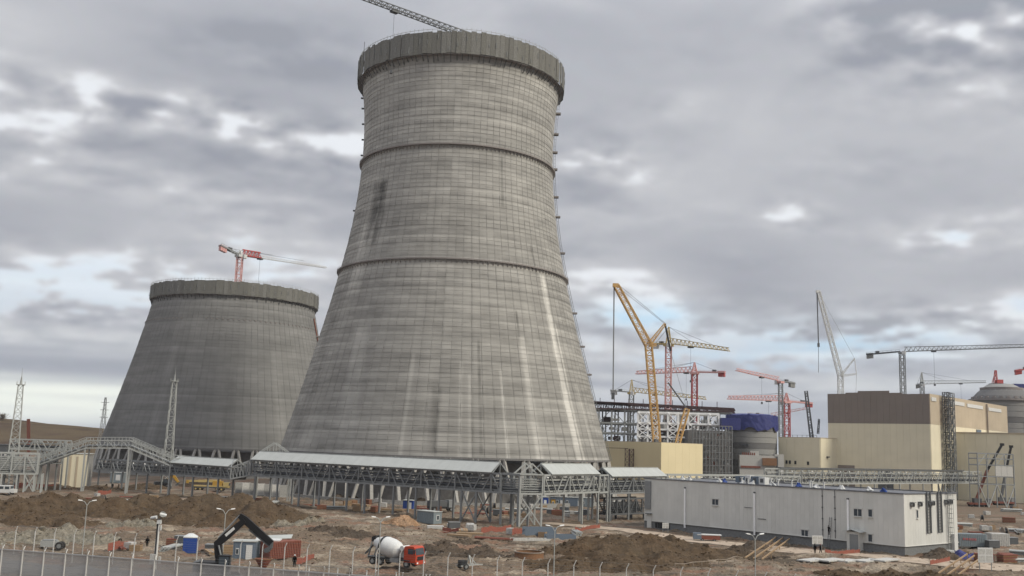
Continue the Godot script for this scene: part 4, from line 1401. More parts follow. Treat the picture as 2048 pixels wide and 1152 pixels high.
# a raised pipe gantry of two truss sides: local x runs along it, -z across it; heights of its lower and upper chords and its ridge
func gantry(label: String, a: Vector3, b: Vector3, hb: float, he: float, hr: float, wide: float, bay: float, roof: Vector2, legs: Array, trestles: Array, m: Material, slats := 5, group := "gantries") -> Node3D:
	var d := b - a
	var t := thing("pipe_gantry", label, "gantry", a, atan2(-d.z, d.x), group)
	var l := Vector2(d.x, d.z).length()
	var n := maxi(1, int(round(l / bay)))
	for z in [0.0, -wide]:
		bar(t, "lower_chord", Vector3(0, hb, z), Vector3(l, hb, z), 0.4, m, 0.45)
		bar(t, "upper_chord", Vector3(0, he, z), Vector3(l, he, z), 0.35, m, 0.4)
		for i in n + 1:
			if i % 4 == 0 or i == n or slats > 5:
				bar(t, "post", Vector3(l * i / n, hb, z), Vector3(l * i / n, he, z), 0.32, m)
			if i < n and n > 1:
				var up := i % 4 < 2
				bar(t, "diagonal", Vector3(l * i / n, he if up else hb, z), Vector3(l * (i + 1) / n, hb if up else he, z), 0.22, m)
	for i in n + 1:
		bar(t, "floor_beam", Vector3(l * i / n, hb - 0.1, 0.1), Vector3(l * i / n, hb - 0.1, -wide - 0.1), 0.22, m)
	for k in slats:
		var y := lerpf(hb + 0.5, he - 1.1, k / maxf(1.0, slats - 1.0))
		for z in [-0.75, -wide + 0.75]:
			bar(t, "cable_tray", Vector3(0.1, y, z), Vector3(l - 0.1, y, z), 0.5, M.tray if (k % 2 and slats < 6) else m, 0.34 if slats < 6 else 0.2)
	bar(t, "main_pipe", Vector3(0.1, hb + 0.7, -wide * 0.5), Vector3(l - 0.1, hb + 0.7, -wide * 0.5), 0.8, M.steel_dark)
	for i in int(l / 6.3):
		slab(t, "lamp", Vector3(2.0 + i * 6.3, he - 0.5, -0.3), Vector3(0.6, 0.35, 0.3), M.white_lamp)
	if roof.y > roof.x:
		var sheets := maxi(1, int((roof.y - roof.x) / 2.4))
		var run := (roof.y - roof.x) / sheets
		for i in sheets:
			for side in [1.0, -1.0]:
				var s := Shape.new()
				var x0 := roof.x + run * i + 0.015
				var x1 := roof.x + run * (i + 1) - 0.015
				var eave := Vector3(x0, he + 0.15, 0.55 if side > 0 else -wide - 0.55)
				var ridge := Vector3(x0, hr, -wide * 0.5)
				s.hex(eave, Vector3(x1 - x0, 0, 0), ridge - eave, Vector3(0, 0.12, 0))
				put(s, "roof_sheet", M.roof if i % 2 else M.roof_b, t)
		bar(t, "ridge_cap", Vector3(roof.x, hr + 0.12, -wide * 0.5), Vector3(roof.y, hr + 0.12, -wide * 0.5), 0.4, M.roof, 0.1)
		for x in [roof.x, roof.y]:
			gable(t, x, he, hr - 0.1, wide, m)
		var count := int((roof.y - roof.x) / 6.0)
		for i in count:
			gable(t, roof.x + (i + 0.5) * (roof.y - roof.x) / count, he, hr - 0.15, wide, m)
	for x in legs:
		for z in [0.0, -wide]:
			bar(t, "leg", Vector3(x, -0.5, z), Vector3(x, hb, z), 0.42, m)
	for e in trestles:
		for z in [0.0, -wide]:
			bar(t, "leg", Vector3(e[0], -0.5, z), Vector3(e[0], hb, z), 0.42, m)
			bar(t, "leg", Vector3(e[1], -0.5, z), Vector3(e[1], hb, z), 0.42, m)
			bar(t, "leg_brace", Vector3(e[0], 0.2, z), Vector3(e[1], hb - 0.3, z), 0.26, m)
			bar(t, "leg_brace", Vector3(e[0], hb - 0.3, z), Vector3(e[1], 0.2, z), 0.26, m)
	return t


func gable(t: Node3D, x: float, he: float, hr: float, wide: float, m: Material) -> void:
	var peak := Vector3(x, hr, -wide * 0.5)
	bar(t, "rafter", Vector3(x, he, 0.2), peak, 0.28, m)
	bar(t, "rafter", Vector3(x, he, -wide - 0.2), peak, 0.28, m)
	bar(t, "king_post", Vector3(x, he, -wide * 0.5), peak, 0.2, m)
	bar(t, "tie_beam", Vector3(x, he, 0), Vector3(x, he, -wide), 0.26, m)


func make_gantries() -> void:
	gantry("long roofed steel pipe gantry crossing in front of the tall tower", Vector3(-72, 0, -287), Vector3(-1.2, 0, -232.4), 7.35, 11.55, 14.1, 5.4, 2.75, Vector2(0.3, 87.0), [2.5, 12.0, 21.0, 29.0, 39.5, 46.0, 56.0, 63.5, 71.0], [[78.0, 82.5]], M.steel)
	gantry("lower roofed pipe gantry stretch beside the lattice mast", Vector3(-102, 0, -307.6), Vector3(-77.3, 0, -286), 6.2, 9.4, 11.6, 5.0, 2.3, Vector2(1.0, 32.0), [1.0, 14.0, 27.0], [], M.steel)
	gantry("open unroofed pipe rack running under the arched pipe bridge", Vector3(-134, 0, -333), Vector3(-102.2, 0, -307.8), 6.0, 9.2, 10.0, 5.0, 2.2, Vector2.ZERO, [2.0, 16.0, 30.0], [], M.steel)
	# the ramp that lifts the low stretch to the long one
	var t := thing("gantry_ramp", "sloping truss link between the low and the long roofed gantry", "gantry", Vector3(-77.3, 0, -286), 0.0)
	var run := Vector3(5.2, 0, -1.0)
	for z in [0.0, -5.0]:
		var o := Vector3(0, 0, z)
		bar(t, "lower_chord", o + Vector3(0, 6.2, 0), o + run + Vector3(0, 7.35, 0), 0.4, M.steel)
		bar(t, "upper_chord", o + Vector3(0, 9.4, 0), o + run + Vector3(0, 11.55, 0), 0.35, M.steel)
		for i in 7:
			var f := i / 6.0
			bar(t, "post", o + run * f + Vector3(0, lerpf(6.2, 7.35, f), 0), o + run * f + Vector3(0, lerpf(9.4, 11.55, f), 0), 0.2, M.steel)
			if i < 6:
				bar(t, "diagonal", o + run * f + Vector3(0, lerpf(9.4, 11.55, f), 0), o + run * (f + 1 / 6.0) + Vector3(0, lerpf(6.2, 7.35, f + 1 / 6.0), 0), 0.18, M.steel)
	var under := Shape.new()
	under.hex(Vector3(0, 6.0, 0), run + Vector3(0, 1.15, 0), Vector3(0, 0, -5), Vector3(0, 0.1, 0))
	put(under, "floor_plate", M.steel_dark, t)
	gable(t, 0.0, 9.4, 11.4, 5.0, M.steel)
	# an opened roof truss over the long gantry's far side
	t = thing("roof_frame", "bare triangular roof frame above the long gantry's end", "roof frame", Vector3(-67.06, 13.82, -292) * Vector3(1, 0, 1))
	for z in [0.0, -3.0]:
		bar(t, "rafter", Vector3(-5.0, 13.2, z), Vector3(0, 16.6, z), 0.25, M.steel_pale)
		bar(t, "rafter", Vector3(5.0, 13.2, z), Vector3(0, 16.6, z), 0.25, M.steel_pale)
		bar(t, "tie_beam", Vector3(-5.0, 13.2, z), Vector3(5.0, 13.2, z), 0.25, M.steel_pale)
		for x in [-1.8, 0.0, 1.8]:
			bar(t, "king_post", Vector3(x, 13.2, z), Vector3(x, 16.6 - absf(x) * 0.68, z), 0.18, M.steel_pale)
		for x in [-4.8, 4.8]:
			bar(t, "leg", Vector3(x, -0.5, z), Vector3(x, 13.2, z), 0.35, M.steel_pale)
	# the corner where the gantry turns
	gantry("unroofed chamfered gantry corner left of the gabled front", Vector3(-1.0, 0, -232.5), Vector3(3.1, 0, -230.3), 7.35, 11.55, 14.0, 5.0, 4.2, Vector2.ZERO, [0.1, 4.5], [], M.steel, 6)
	t = gantry("gabled front of the gantry corner on cross-braced legs", Vector3(3.3, 0, -230.2), Vector3(8.4, 0, -231.7), 7.35, 11.55, 14.0, 5.0, 5.3, Vector2.ZERO, [], [[0.0, 5.2]], M.steel_pale, 6)
	# the corner's gables face out along the gantry's width
	for z in [0.25, -4.6]:
		bar(t, "rafter", Vector3(-0.2, 11.6, z), Vector3(2.6, 14.1, z), 0.3, M.steel_pale)
		bar(t, "rafter", Vector3(5.5, 11.6, z), Vector3(2.6, 14.1, z), 0.3, M.steel_pale)
		bar(t, "king_post", Vector3(2.6, 11.6, z), Vector3(2.6, 14.1, z), 0.2, M.steel_pale)
		bar(t, "tie_beam", Vector3(-0.2, 11.65, z), Vector3(5.5, 11.65, z), 0.3, M.steel_pale)
	gantry("short roofed gantry with wide diagonals right of the gabled corner", Vector3(8.7, 0, -231.9), Vector3(23.2, 0, -252.4), 7.35, 11.55, 14.1, 5.2, 2.8, Vector2(2.6, 24.8), [17.0, 24.6], [], M.steel_pale)
	gantry("unroofed end bay of the short roofed gantry", Vector3(23.3, 0, -252.6), Vector3(25.8, 0, -256.8), 7.2, 11.4, 13.0, 5.2, 2.4, Vector2.ZERO, [4.6], [], M.steel_pale, 6)
	gantry("roofed gantry stretch running behind the grey pump house", Vector3(26.2, 0, -257), Vector3(44.0, 0, -279.0), 6.9, 10.9, 13.2, 5.2, 2.8, Vector2(0.5, 28.0), [0.2, 9.0, 18.0, 27.0], [], M.steel)
	gantry("low dark pipe rack under the gantry beside the pump house", Vector3(26.6, 0, -258.4), Vector3(38.0, 0, -271), 1.6, 5.4, 6.0, 4.0, 2.8, Vector2.ZERO, [0.4, 8.0, 15.0], [], M.steel_dark, 6)
	gantry("uncovered gantry stretch with pipe loops above the pump house roof", Vector3(44.4, 0, -279.4), Vector3(92, 0, -318), 7.2, 11.4, 13.0, 5.2, 3.0, Vector2.ZERO, [4.0, 18.0, 32.0, 46.0, 58.0], [], M.steel_pale)
	var far := gantry("long pale truss bridge beyond the grey pump house", Vector3(85.48, 11.91, -318) * Vector3(1, 0, 1), Vector3(201.34, 13.97, -430) * Vector3(1, 0, 1), 8.8, 13.4, 14.0, 5.2, 3.4, Vector2.ZERO, [4.0, 24.0, 44.0, 64.0, 84.0, 104.0, 124.0], [[130.0, 134.0]], M.steel_pale)
	bar(far, "roof_edge", Vector3(0, 13.85, 0.2), Vector3(142, 13.85, 0.2), 1.0, M.steel_dark, 0.35)

	# arched pipe bridge on the left
	var z0 := -306.0
	var lo := [Vector3(-150, 7.2, z0), Vector3(-141, 7.5, z0), Vector3(-127, 13.1, z0), Vector3(-114, 13.5, z0), Vector3(-101, 8.7, z0), Vector3(-96, 8.4, z0)]
	t = thing("pipe_bridge", "pale arched pipe bridge with handrails left of the lattice mast", "bridge", Vector3(-127, 0, z0))
	var b := Vector3(-127, 0, z0)
	for i in lo.size() - 1:
		for z in [0.0, -3.2]:
			var p: Vector3 = lo[i] - b + Vector3(0, 0, z)
			var q: Vector3 = lo[i + 1] - b + Vector3(0, 0, z)
			bar(t, "lower_chord", p, q, 0.32, M.steel_pale)
			bar(t, "upper_chord", p + Vector3(0, 2.3, 0), q + Vector3(0, 2.3, 0), 0.28, M.steel_pale)
			bar(t, "handrail", p + Vector3(0, 3.2, 0), q + Vector3(0, 3.2, 0), 0.16, M.steel_pale)
			var n := maxi(2, int(p.distance_to(q) / 1.9))
			for k in n:
				var u := p.lerp(q, k / float(n))
				var w := p.lerp(q, (k + 1) / float(n))
				bar(t, "post", u, u + Vector3(0, 3.2, 0), 0.14, M.steel_pale)
				if k % 2 == 0:
					bar(t, "diagonal", u, w + Vector3(0, 2.3, 0), 0.15, M.steel_pale)
				else:
					bar(t, "diagonal", u + Vector3(0, 2.3, 0), w, 0.15, M.steel_pale)
		var p2: Vector3 = lo[i] - b
		var q2: Vector3 = lo[i + 1] - b
		rod(t, "pipe", p2 + Vector3(0, 0.7, -1.1), q2 + Vector3(0, 0.7, -1.1), 0.35, M.steel)
		rod(t, "pipe", p2 + Vector3(0, 0.7, -2.2), q2 + Vector3(0, 0.7, -2.2), 0.3, M.steel_pale)
	for p in [Vector3(-127, 13.1, 0), Vector3(-113.8, 13.5, 0), Vector3(-141, 7.5, 0), Vector3(-101, 8.7, 0)]:
		for z in [0.0, -3.2]:
			bar(t, "leg", Vector3(p.x + 127 - (0.8 if z < 0.0 else 0.0), -0.5, z), Vector3(p.x + 127, p.y, z), 0.4, M.steel_pale)
	# steel platforms at the far left
	gantry("tall slatted steel pipe rack under the hill", Vector3(-152.17, 3.38, -290) * Vector3(1, 0, 1), Vector3(-136.23, 3.69, -296) * Vector3(1, 0, 1), 5.4, 11.2, 12.0, 5.0, 3.2, Vector2.ZERO, [2.0, 8.0, 12.0, 18.5], [[14.0, 16.5]], M.steel_pale, 9)
	gantry("upper pipe platform with upright stubs beneath the hill", Vector3(-154.29, 11.62, -315) * Vector3(1, 0, 1), Vector3(-136.66, 12.18, -315) * Vector3(1, 0, 1), 12.0, 15.0, 15.5, 3.5, 1.9, Vector2.ZERO, [1.0, 9.0, 17.0], [], M.steel_pale, 3)
	gantry("small slatted rack next to the arched bridge's foot", Vector3(-143.15, 7.45, -312) * Vector3(1, 0, 1), Vector3(-138.29, 7.64, -310) * Vector3(1, 0, 1), 8.2, 12.0, 12.2, 3.5, 2.0, Vector2.ZERO, [0.4, 3.6], [], M.steel_pale, 6)
	var shed := thing("corrugated_shed", "cream corrugated shed below the arched pipe bridge", "shed", Vector3(-144.33, 4.19, -330) * Vector3(1, 0, 1), 0.12)
	slab(shed, "core", Vector3(4.2, 5.3, -3.1), Vector3(8.2, 10.4, 6.0), M.concrete_mid)
	for i in 8:
		slab(shed, "wall_sheet", Vector3(0.55 + i * 1.06, 5.4, 0.05), Vector3(1.03, 10.6, 0.14), M.cream_pale)
	slab(shed, "door", Vector3(2.9, 5.0, 0.16), Vector3(0.7, 10.0, 0.14), M.tan)
	slab(shed, "door", Vector3(5.0, 5.0, 0.16), Vector3(0.6, 10.0, 0.14), M.tan)
	slab(shed, "roof", Vector3(4.2, 10.85, -3.0), Vector3(8.9, 0.2, 6.6), M.roof)
	var tank := Shape.new()
	tank.box(Vector3(0, 5.0, 0), Vector3(8, 10, 6))
	tank.box(Vector3(0, 10.2, 0), Vector3(8.4, 0.4, 6.4))
	tag(put(tank, "dark_shed", M.steel_dark), "dark box-shaped shed at the foot of the brown hill", "shed").position = Vector3(-189.7, 12.03, -380) * Vector3(1, 0, 1) + Vector3(0, 2.0, 0)
	# steel frames at the right edge
	var fr := steel_frame("pipe_rack", "tall grey pipe rack with railed top beside the crane booms", Vector3(186.04, 2.81, -400) * Vector3(1, 0, 1), 0.25, 4, 4.2, 2, 5.0, [9.0, 12.0, 16.5, 19.0, 21.0], M.steel, M.steel, 0.35)
	for i in 4:
		bar(fr, "bracing", Vector3(i * 4.2, 0.0 if i % 2 else 9.0, 0.2), Vector3(i * 4.2 + 4.2, 9.0 if i % 2 else 0.0, 0.2), 0.3, M.steel_pale)
		bar(fr, "bracing", Vector3(i * 4.2, 16.5, 0.2), Vector3(i * 4.2 + (1.5 if i % 2 else 4.2), 21.0, 0.2), 0.2, M.steel_pale)
	for i in 3:
		slab(fr, "wall_sheet", Vector3(9.4 + i * 2.7, 14.2, 0.1), Vector3(2.6, 4.0, 0.2), M.concrete_pale)


func window_unit(t: Node3D, mid: Vector3, size: Vector2, lights: int, along_x: bool) -> void:
	# frame proud of the wall, dark panes behind its bars
	var across := Vector3.RIGHT if along_x else Vector3.BACK
	var out := Vector3.BACK if along_x else Vector3.LEFT
	var dims := func(w: float, h: float, d: float) -> Vector3: return Vector3(w, h, d) if along_x else Vector3(d, h, w)
	var shape := Shape.new()
	shape.box(Vector3.ZERO, dims.call(size.x, size.y, 0.1))
	var w := put(shape, "window", M.white, t)
	w.position = mid
	for i in lights:
		var x := (i + 0.5) / lights - 0.5
		slab(w, "pane", out * 0.02 + across * x * size.x, dims.call(size.x / lights - 0.14, size.y - 0.2, 0.1), M.glass)
	slab(w, "sill", out * 0.1 + Vector3(0, -size.y * 0.5 - 0.05, 0), dims.call(size.x + 0.2, 0.08, 0.25), M.panel_c)
	slab(w, "flashing", out * 0.06 + Vector3(0, size.y * 0.5 + 0.06, 0), dims.call(size.x + 0.3, 0.1, 0.16), M.panel_c)


func make_pump_house() -> void:
	var at := Vector3(74.9, 0, -191.8)
	var a := deg_to_rad(41.0)
	var t := thing("pump_house", "long grey metal-clad pump house with pale sunlit end wall", "building", at, a)
	var l := 64.0
	var r := 21.4
	var top := 11.3
	var foot := 1.75
	slab(t, "core", Vector3(r * 0.5, 5.6, -l * 0.5), Vector3(r - 0.5, 11.0, l - 0.5), M.concrete_dark)
	slab(t, "plinth", Vector3(r * 0.5, foot * 0.5 - 0.3, -l * 0.5), Vector3(r + 0.12, foot + 0.6, l + 0.12), M.plinth)
	var kinds := [M.panel_a, M.panel_b, M.panel_c]
	rng.seed = 15
	for i in 64:
		slab(t, "wall_panel", Vector3(-0.1, (foot + top) * 0.5, -0.5 - i), Vector3(0.22, top - foot, 0.986), kinds[rng.randi() % 3])
	for i in 21:
		slab(t, "wall_panel", Vector3(0.55 + i * 1.01, (foot + top) * 0.5, 0.1), Vector3(0.995, top - foot, 0.22), kinds[rng.randi() % 3])
		slab(t, "wall_panel", Vector3(0.55 + i * 1.01, (foot + top) * 0.5, -l - 0.1), Vector3(0.995, top - foot, 0.22), kinds[rng.randi() % 3])
	bar(t, "corner_trim", Vector3(-0.12, foot, 0.12), Vector3(-0.12, top, 0.12), 0.3, M.panel_c)
	bar(t, "drip_flashing", Vector3(-0.26, foot, 0.2), Vector3(-0.26, foot, -l), 0.12, M.panel_c)
	bar(t, "drip_flashing", Vector3(-0.2, foot, 0.26), Vector3(r, foot, 0.26), 0.12, M.panel_c)
	bar(t, "parapet", Vector3(-0.1, top + 0.12, 0.3), Vector3(-0.1, top + 0.12, -l - 0.3), 0.5, M.membrane, 0.22)
	bar(t, "parapet", Vector3(0.2, top + 0.121, 0.1), Vector3(r, top + 0.121, 0.1), 0.5, M.membrane, 0.22)
	bar(t, "parapet", Vector3(r, top + 0.12, 0.3), Vector3(r, top + 0.12, -l - 0.3), 0.5, M.membrane, 0.22)
	slab(t, "roof", Vector3(r * 0.5, top - 0.1, -l * 0.5), Vector3(r - 0.7, 0.16, l - 0.4), M.membrane)
	# long wall
	var w := Vector2(-43.41, 7.18)
	window_unit(t, Vector3(-0.24, w.y, w.x), Vector2(1.7, 1.35), 2, false)
	w = Vector2(-21.05, 2.42)
	window_unit(t, Vector3(-0.24, w.y, w.x), Vector2(1.6, 1.3), 2, false)
	w = Vector2(-9.23, 7.31)
	window_unit(t, Vector3(-0.24, w.y, w.x), Vector2(1.75, 1.5), 2, false)
	w = Vector2(-6.6, 7.4)
	window_unit(t, Vector3(-0.24, w.y, w.x), Vector2(0.9, 1.5), 1, false)
	w = Vector2(-6.72, 2.69)
	window_unit(t, Vector3(-0.24, w.y, w.x), Vector2(0.9, 1.5), 1, false)
	for px in [Vector2(-51.77, 7.11), Vector2(-33.06, 8.24), Vector2(-11.25, 7.65)]:
		bar(t, "downpipe", Vector3(-0.42, 1.0, px.x), Vector3(-0.42, top - 1.6, px.x), 0.3, M.white_frame)
		slab(t, "pipe_head", Vector3(-0.42, top - 1.5, px.x), Vector3(0.3, 0.3, 0.35), M.steel_dark)
	for px in [Vector2(-16.94, 9.23), Vector2(-14.16, 9.4)]:
		rod(t, "cable_conduit", Vector3(-0.3, 2.0, px.x), Vector3(-0.3, top, px.x), 0.06, M.steel_dark)
		for k in 4:
			slab(t, "conduit_clip", Vector3(-0.32, 3.4 + k * 2.2, px.x), Vector3(0.16, 0.2, 0.28), M.steel_dark)
	var d := Vector2(-9.47, 1.6)
	slab(t, "porch_wall", Vector3(-0.9, 1.9, d.x - 0.1), Vector3(1.6, 3.6, 2.6), M.panel_b)
	slab(t, "door", Vector3(-1.74, 1.7, d.x + 0.15), Vector3(0.08, 3.0, 1.8), M.steel)
	var hood := Shape.new()
	hood.hex(Vector3(-2.2, 3.6, d.x - 2.0), Vector3(0, 0.45, 1.9), Vector3(2.1, 0.15, 0), Vector3(0, 0.08, 0))
	hood.hex(Vector3(-2.2, 4.05, d.x - 0.1), Vector3(0, -0.45, 1.9), Vector3(2.1, 0.15, 0), Vector3(0, 0.08, 0))
	put(hood, "door_canopy", M.roof, t)
	d = Vector2(-62.38, 0.97)
	slab(t, "side_door", Vector3(-0.26, 1.6, d.x), Vector3(0.14, 3.2, 1.3), M.panel_c)
	slab(t, "door_hood", Vector3(-0.5, 3.35, d.x), Vector3(0.7, 0.16, 1.7), M.steel_dark)
	for i in 6:
		slab(t, "plinth_louvre", Vector3(-0.12, 0.9, d.x + 2.0 + i * 0.75), Vector3(0.2, 1.2, 0.5), M.black)
	for e in [Vector2(-34.72, 6.57), Vector2(-31.33, 4.43)]:
		bar(t, "panel_ledge", Vector3(-0.26, e.y, e.x - 1.0), Vector3(-0.26, e.y, e.x + 1.0), 0.1, M.steel_dark)
	d = Vector2(-63.22, 6.41)
	slab(t, "duct_casing", Vector3(-0.32, 7.6, d.x + 0.4), Vector3(0.3, 6.4, 1.8), M.steel)
	# end wall
	for e in [Vector2(2.57, 9.39), Vector2(5.68, 9.45), Vector2(9.47, 9.49), Vector2(10.69, 9.57), Vector2(16.29, 9.7), Vector2(18.2, 9.77)]:
		var v := Shape.new()
		v.cyl(Vector3(e.x, e.y, 0.2), Vector3(e.x, e.y, 0.75), 0.46, 0.46, 14)
		var unit := put(v, "vent_cowl", M.steel, t)
		var inner := Shape.new()
		inner.cyl(Vector3(e.x, e.y - 0.05, 0.74), Vector3(e.x, e.y - 0.05, 0.8), 0.34, 0.34, 12)
		put(inner, "vent_mouth", M.black, unit)
		slab(t, "vent_hood", Vector3(e.x, e.y + 0.42, 0.6), Vector3(1.0, 0.12, 0.8), M.steel)
	var wr := Vector2(4.78, 7.59)
	window_unit(t, Vector3(wr.x, wr.y, 0.24), Vector2(0.7, 1.6), 1, true)
	for e in [[Vector2(8.37, 11.12), Vector2(9.74, 4.65)], [Vector2(12.86, 11.28), Vector2(14.25, 4.71)]]:
		var tray := Shape.new()
		var x0: float = e[0].x
		var x1: float = e[1].x
		for x in [x0, x1]:
			tray.bar(Vector3(x, 3.9, 0.45), Vector3(x, top + 0.5, 0.45), 0.2, 0.3)
		for k in 14:
			tray.bar(Vector3(x0, 4.0 + k * 0.55, 0.42), Vector3(x1, 4.0 + k * 0.55, 0.42), 0.08)
		put(tray, "cable_ladder", M.steel_dark, t)
	var cage := Shape.new()
	var lx := Vector2(17.08, 6.18)
	for x in [-0.32, 0.32]:
		cage.bar(Vector3(lx.x + x, 0.6, 0.5), Vector3(lx.x + x, top + 1.2, 0.5), 0.08)
		cage.bar(Vector3(lx.x + x * 1.3, 2.8, 1.25), Vector3(lx.x + x * 1.3, top + 1.2, 1.25), 0.06)
	for k in 34:
		cage.bar(Vector3(lx.x - 0.32, 0.8 + k * 0.33, 0.5), Vector3(lx.x + 0.32, 0.8 + k * 0.33, 0.5), 0.05)
	for k in 11:
		var y := 3.0 + k * 0.9
		cage.bar(Vector3(lx.x - 0.42, y, 0.5), Vector3(lx.x - 0.42, y, 1.25), 0.06)
		cage.bar(Vector3(lx.x + 0.42, y, 0.5), Vector3(lx.x + 0.42, y, 1.25), 0.06)
		cage.bar(Vector3(lx.x - 0.42, y, 1.25), Vector3(lx.x + 0.42, y, 1.25), 0.06)
	put(cage, "caged_ladder", M.steel, t)
	var door := Vector2(19.12, 2.24)
	slab(t, "end_door", Vector3(door.x, 1.9, 0.5), Vector3(1.5, 3.2, 0.7), M.white)
	rod(t, "handrail", Vector3(door.x + 1.1, 0.0, 1.4), Vector3(door.x + 1.1, 3.6, 1.4), 0.05, M.steel)
	# things lying about on the roof
	rng.seed = 19
	var bas := Basis(Vector3.UP, a)
	for i in 12:
		var lp := Vector3(rng.randf_range(0.8, 5.0), top + 0.0, -6.0 - i * 4.6 + rng.randf_range(-1.5, 1.5))
		var s := Shape.new()
		for k in 5:
			s.cyl(Vector3(rng.randf_range(-0.5, 0.5), 0, rng.randf_range(-0.5, 0.5)), Vector3(rng.randf_range(-0.3, 0.3), rng.randf_range(0.5, 1.0), rng.randf_range(-0.3, 0.3)), rng.randf_range(0.35, 0.6), 0.15, 7)
		tag(put(s, "material_bag", M.white if i % 4 else M.blue), "slumped %s bag of material left on the pump house roof" % ("white" if i % 4 else "blue"), "bag", "bags on the pump house roof").position = at + bas * lp
	for i in 9:
		var lp := Vector3(rng.randf_range(1.0, 7.0), top, -18.0 - i * 2.6)
		var s := thing("roof_vent", "white roof vent pipe in a row on the pump house", "vent", at + bas * lp, a, "vent pipes on the pump house roof")
		rod(s, "pipe", Vector3.ZERO, Vector3(0, 1.3, 0), 0.16, M.white)
		slab(s, "cap", Vector3(0, 1.4, 0), Vector3(0.5, 0.12, 0.5), M.white)
	for i in 4:
		var lp := Vector3(3.0 + i * 0.8, top, -33.0 - i * 2.4)
		var s := thing("roof_unit", "%s ventilation unit on the pump house roof" % ["white", "grey", "tall white", "long grey"][i], "ventilation unit", at + bas * lp, a, "ventilation units on the pump house roof")
		slab(s, "casing", Vector3(0, 0.95, 0), Vector3(1.6, [1.5, 1.7, 1.9, 1.4][i], [1.5, 2.0, 1.3, 2.8][i]), M.white if i % 2 == 0 else M.blue_grey)
		slab(s, "base", Vector3(0, 0.1, 0), Vector3(1.8, 0.2, 1.8), M.steel_dark)
		slab(s, "grille", Vector3(-0.82, 1.0, 0), Vector3(0.06, 0.8, 0.8), M.steel_dark)


# a heap of loose earth: the upper hull of several cones, roughened; cones are tip positions with a foot radius
func heap(called: String, label: String, m: Material, cones: Array, cell: float, rough: float, seed_: int, group := "") -> Node3D:
	var lo := Vector2(1e9, 1e9)
	var hi := Vector2(-1e9, -1e9)
	for e in cones:
		lo = lo.min(Vector2(e[0].x - e[1], e[0].z - e[1]))
		hi = hi.max(Vector2(e[0].x + e[1], e[0].z + e[1]))
	var mid := (lo + hi) * 0.5
	var f := FastNoiseLite.new()
	f.seed = seed_
	f.frequency = 1.0
	f.fractal_octaves = 4
	var s := Shape.new()
	var nx := int((hi.x - lo.x) / cell) + 1
	var nz := int((hi.y - lo.y) / cell) + 1
	for j in nz + 1:
		for i in nx + 1:
			var x := lo.x + i * cell
			var z := lo.y + j * cell
			var y := -2.0
			for e in cones:
				var wob: float = 1.0 + f.get_noise_2d(x * 0.12, z * 0.12) * 0.5
				var d: float = Vector2(x - e[0].x, z - e[0].z).length() / (e[1] * wob)
				var c: float = (e[0].y + 0.3) * (1.0 - d) if d < 1.0 else (1.0 - d) * 2.0
				c = minf(c, e[0].y - 0.6 * d)
				y = maxf(y, c) + clampf(0.35 - absf(y - c), 0.0, 0.35) * 0.4
			y = y - 0.15 + (f.get_noise_2d(x * 0.35, z * 0.35) * 0.9 + f.get_noise_2d(x * 1.1 + 30.0, z * 1.1) * 0.5) * rough * clampf(y + 0.5, 0.0, 1.0)
			s.v.append(Vector3(x - mid.x, y + ground_height(x, z), z - mid.y))
			var tone := 1.0 + f.get_noise_2d(x * 0.25 + 80.0, z * 0.25) * 0.5 + f.get_noise_2d(x * 1.6, z * 1.6) * 0.25
			s.c.append(Color(tone, tone * (1.0 + f.get_noise_2d(x * 0.1, z * 0.1 + 60.0) * 0.1), tone * (1.0 + f.get_noise_2d(x * 0.1, z * 0.1 + 60.0) * 0.2)) * 0.93)
	s.n.resize(s.v.size())
	var flat := s.v.size()
	var w := nx + 1
	for j in nz + 1:
		for i in nx + 1:
			var k := j * w + i
			var du := s.v[k + 1 if i < nx else k] - s.v[k - 1 if i > 0 else k]
			var dv := s.v[k + w if j < nz else k] - s.v[k - w if j > 0 else k]
			s.n[k] = dv.cross(du).normalized()
			if i < nx and j < nz:
				if maxf(maxf(s.v[k].y, s.v[k + 1].y), maxf(s.v[k + w].y, s.v[k + w + 1].y)) > -1.2:
					s.ix.append_array(PackedInt32Array([k, k + 1, k + w + 1, k, k + w + 1, k + w]))
	# clods and stones that have rolled down it
	rng.seed = seed_ * 7
	for k in flat:
		if s.v[k].y < 0.1 + ground_height(s.v[k].x + mid.x, s.v[k].z + mid.y) - 0.3 or rng.randf() > 0.16 * clampf(cell * 2.0, 0.4, 1.0):
			continue
		var r := rng.randf_range(0.06, 0.2) * (2.2 if rng.randf() < 0.08 else 1.0)
		var p := s.v[k] + Vector3(rng.randf_range(-0.2, 0.2), -r * 0.2, rng.randf_range(-0.2, 0.2))
		var before := s.v.size()
		s.hex(p - Vector3(r, r * 0.5, r), Vector3(r * 1.8, r * rng.randf_range(-0.5, 0.5), r * rng.randf_range(-0.6, 0.6)), Vector3(r * rng.randf_range(-0.6, 0.6), r * 1.3, 0), Vector3(r * rng.randf_range(-0.4, 0.4), r * rng.randf_range(-0.3, 0.3), r * 1.6))
		var tone := rng.randf_range(0.7, 1.7)
		for q in s.v.size() - before:
			s.c.append(Color(tone, tone, tone))
	var o := put(s, called, m)
	o.position = Vector3(mid.x, 0, mid.y)
	tag(o, label, "heap", group)
	return o


